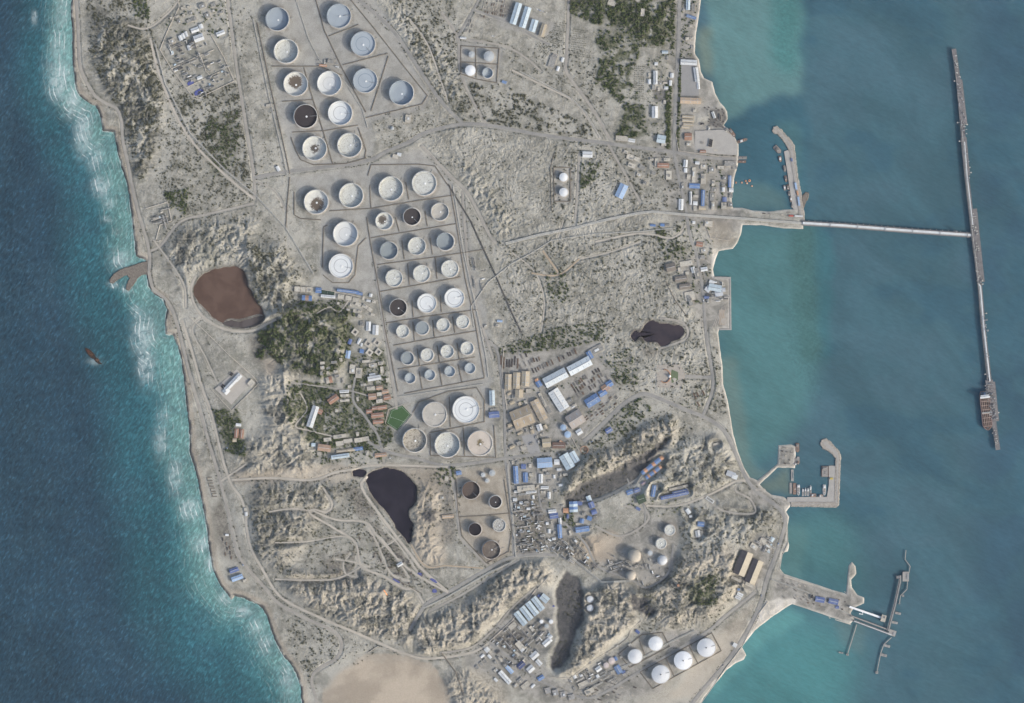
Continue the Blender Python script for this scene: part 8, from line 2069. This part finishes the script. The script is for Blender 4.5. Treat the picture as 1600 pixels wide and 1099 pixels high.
def at(A, x, y):
    j = np.clip(((x - G.xs[0]) / G.d + .5).astype(int), 0, G.shape[1] - 1); i = np.clip(((y - G.ys[0]) / G.d + .5).astype(int), 0, G.shape[0] - 1)
    return A[i, j]
for (p, den, r0, r1, cl, kd, okflat, where) in Z:
    xs = [q[0] for q in p]; ys = [q[1] for q in p]
    area = (max(xs) - min(xs)) * (max(ys) - min(ys)); n = int(area * den / 100 * 1.7)
    x = gp.uniform(min(xs), max(xs), n).astype(np.float32); y = gp.uniform(min(ys), max(ys), n).astype(np.float32)
    k = inpoly(p, x, y)
    c1 = at(clump, x, y); c2 = at(clump2, x, y)
    k &= gp.uniform(0, 1, n) < (1 - cl) * .6 + cl * 1.7 * np.clip((c1 - .42) * 5, 0, 1) * np.clip((c2 - .3) * 4, .2, 1)
    k &= (at(OCC, x, y) < .3) & (at(SD, x, y) > 4) & ((y > -40) & (y < 1140))
    if not okflat:
        k &= at(FLAT, x, y) < .5
    for nm, lev, pp in PONDS:
        k &= ~inpoly(pp, x, y)
    rr = r0 + (r1 - r0) * gp.uniform(0, 1, n) ** 2.0
    for a, b, r in zip(x[k], y[k], rr[k]):
        PL[kd].append((float(r), float(a), float(b), where))
def rows(x0, y0, ang, nu, nv, du, dv, r, where):
    ca, sa = math.cos(R(ang)), math.sin(R(ang))
    for i in range(nu):
        for j in range(nv):
            x = x0 + i * du * ca - j * dv * sa + random.uniform(-.3, .3); y = y0 + i * du * sa + j * dv * ca + random.uniform(-.3, .3)
            if random.random() < .86 and not occ(x, y): PL['s'].append((r * random.uniform(.8, 1.15), x, y, where))
for q in ((868, 34, 14, 7, 12, 2.6, 3.4, .75, 'in the nursery rows'), (897, 46, 8, 9, 13, 2.6, 3.4, .75, 'in the nursery rows'), (838, 70, -38, 12, 8, 2.8, 3.4, .75, 'in the nursery rows'), (992, 104, 2, 6, 16, 2.8, 3.3, .8, 'in the palm rows by the avenue'), (1000, 56, 4, 14, 6, 3, 3.4, .8, 'in the palm rows below the top grove'), (1053, 2, 92, 24, 2, 3.4, 3.0, .7, 'in the planted strip beside the upper avenue')):
    rows(*q)
for pts, w, kd in ROADS:           # weeds that grow along the road edges
    L_ = smooth(pts, 3)
    for i in range(1, len(L_)):
        for s in (-1, 1):
            if random.random() > .42: continue
            (xa, ya), (xb, yb) = L_[i - 1], L_[i]; l = math.hypot(xb - xa, yb - ya) or 1; o_ = (w * .5 + random.uniform(.9, 3.2)) * s
            x, y = xb - (yb - ya) / l * o_, yb + (xb - xa) / l * o_
            if -30 < y < 1130 and not occ(x, y) and G.sample(SD, x, y) > 5 and G.sample(clump2, x, y) > .42: PL['s'].append((random.uniform(.6, 1.25), x, y, 'along the road edges'))
for kd in ('t', 's'):
    for (r, x, y, w) in PL[kd]:
        i, j = int((y - G.ys[0]) / G.d + .5), int((x - G.xs[0]) / G.d + .5)
        if 0 <= i < G.shape[0] and 0 <= j < G.shape[1]: DENS[i, j] += (2.4 if kd == 's' else 3.6) * r * r
a_ = gme.color_attributes['cover_c']
a_.data.foreach_set('color', np.stack(cover_c(), 1).astype(np.float32).ravel())
seen = lambda q: 2 < q[1] < 1598 and 2 < q[2] < 1097
for kd, name, cat, base, n1 in (('t', 'tree', 'tree', 'green leafy tree ', 290), ('s', 'shrub', 'shrub', 'dusty dark green shrub ', 290)):
    L = sorted(PL[kd], key=lambda q: -q[0] if seen(q) else 9)
    for i, (r, x, y, where) in enumerate(L[:n1]):
        z = zt(x, y); s = r * S
        if kd == 't':
            o = thing('tree', base + where, 'tree', x, y, z, random.uniform(0, 6.28), rel=False, group='trees ' + where, share=True)
            t = put('trunk', TRUNK, o); t.scale = (s, s, s * 1.2)
            c = put('crown', random.choice(CM_T), o); c.scale = (s, s, s * 1.15)
        else:
            o = put('shrub', random.choice(CM_S)); o.location = P(x, y, z - .3); o.scale = (s, s, s); o.rotation_euler.z = random.uniform(0, 6.28)
            tag(o, base + where, 'shrub', x, y, False, 'shrubs ' + where, True)
    rest = L[n1:]
    T_ = CR_N if kd == 't' else CR_M
    out = []
    xy = np.array([(q[1], q[2], q[0]) for q in rest], np.float32)
    zz = np.array([zt(float(a), float(b)) for a, b, c in xy], np.float32)
    ang = gp.uniform(0, 6.28, len(rest)); pick = gp.integers(0, len(T_), len(rest))
    for v in range(len(T_)):
        I = np.where(pick == v)[0]
        if not len(I): continue
        q = T_[v]; ca, sa = np.cos(ang[I])[:, None, None], np.sin(ang[I])[:, None, None]; s = (xy[I, 2] * S)[:, None, None]
        X = (q[None, :, :, 0] * ca - q[None, :, :, 1] * sa) * s + ((xy[I, 0] - CX) * S)[:, None, None]
        Y = (q[None, :, :, 0] * sa + q[None, :, :, 1] * ca) * s + ((CY - xy[I, 1]) * S)[:, None, None]
        Zq = q[None, :, :, 2] * s * (1.1 if kd == 't' else .9) + zz[I][:, None, None] - .3
        out.append(np.stack([X, Y, Zq], -1).reshape(-1, 4, 3))
    me = quads_mesh('grove' if kd == 't' else 'scrub', np.concatenate(out).astype(np.float32), LEAF_T if kd == 't' else LEAF_S)
    o = put('grove' if kd == 't' else 'scrub', me); o['kind'] = 'stuff'
    o['label'] = 'many small green trees in groves and gardens across the island' if kd == 't' else 'countless small dusty shrubs dotted over the sandy ground'; o['category'] = 'trees' if kd == 't' else 'scrub'
    print('PLANTS', kd, len(L))
finish_labels()

# ------------------------------------------------------------------ the air between the survey camera and the island
hz = bpy.data.materials.new('haze_air'); hz.use_nodes = True
ht = hz.node_tree; ht.nodes.clear()
hv = ht.nodes.new('ShaderNodeVolumePrincipled'); hv.inputs['Color'].default_value = (.86, .92, 1.0, 1); hv.inputs['Density'].default_value = 1.5e-6; hv.inputs['Anisotropy'].default_value = 0.0
ht.links.new(hv.outputs[0], ht.nodes.new('ShaderNodeOutputMaterial').inputs['Volume'])
o = MB().box(0, 0, -40, 84000, 84000, CAM_H + 340).obj('haze', hz); o['kind'] = 'stuff'; o['label'] = 'thin pale air over the island and sea'; o['category'] = 'haze'
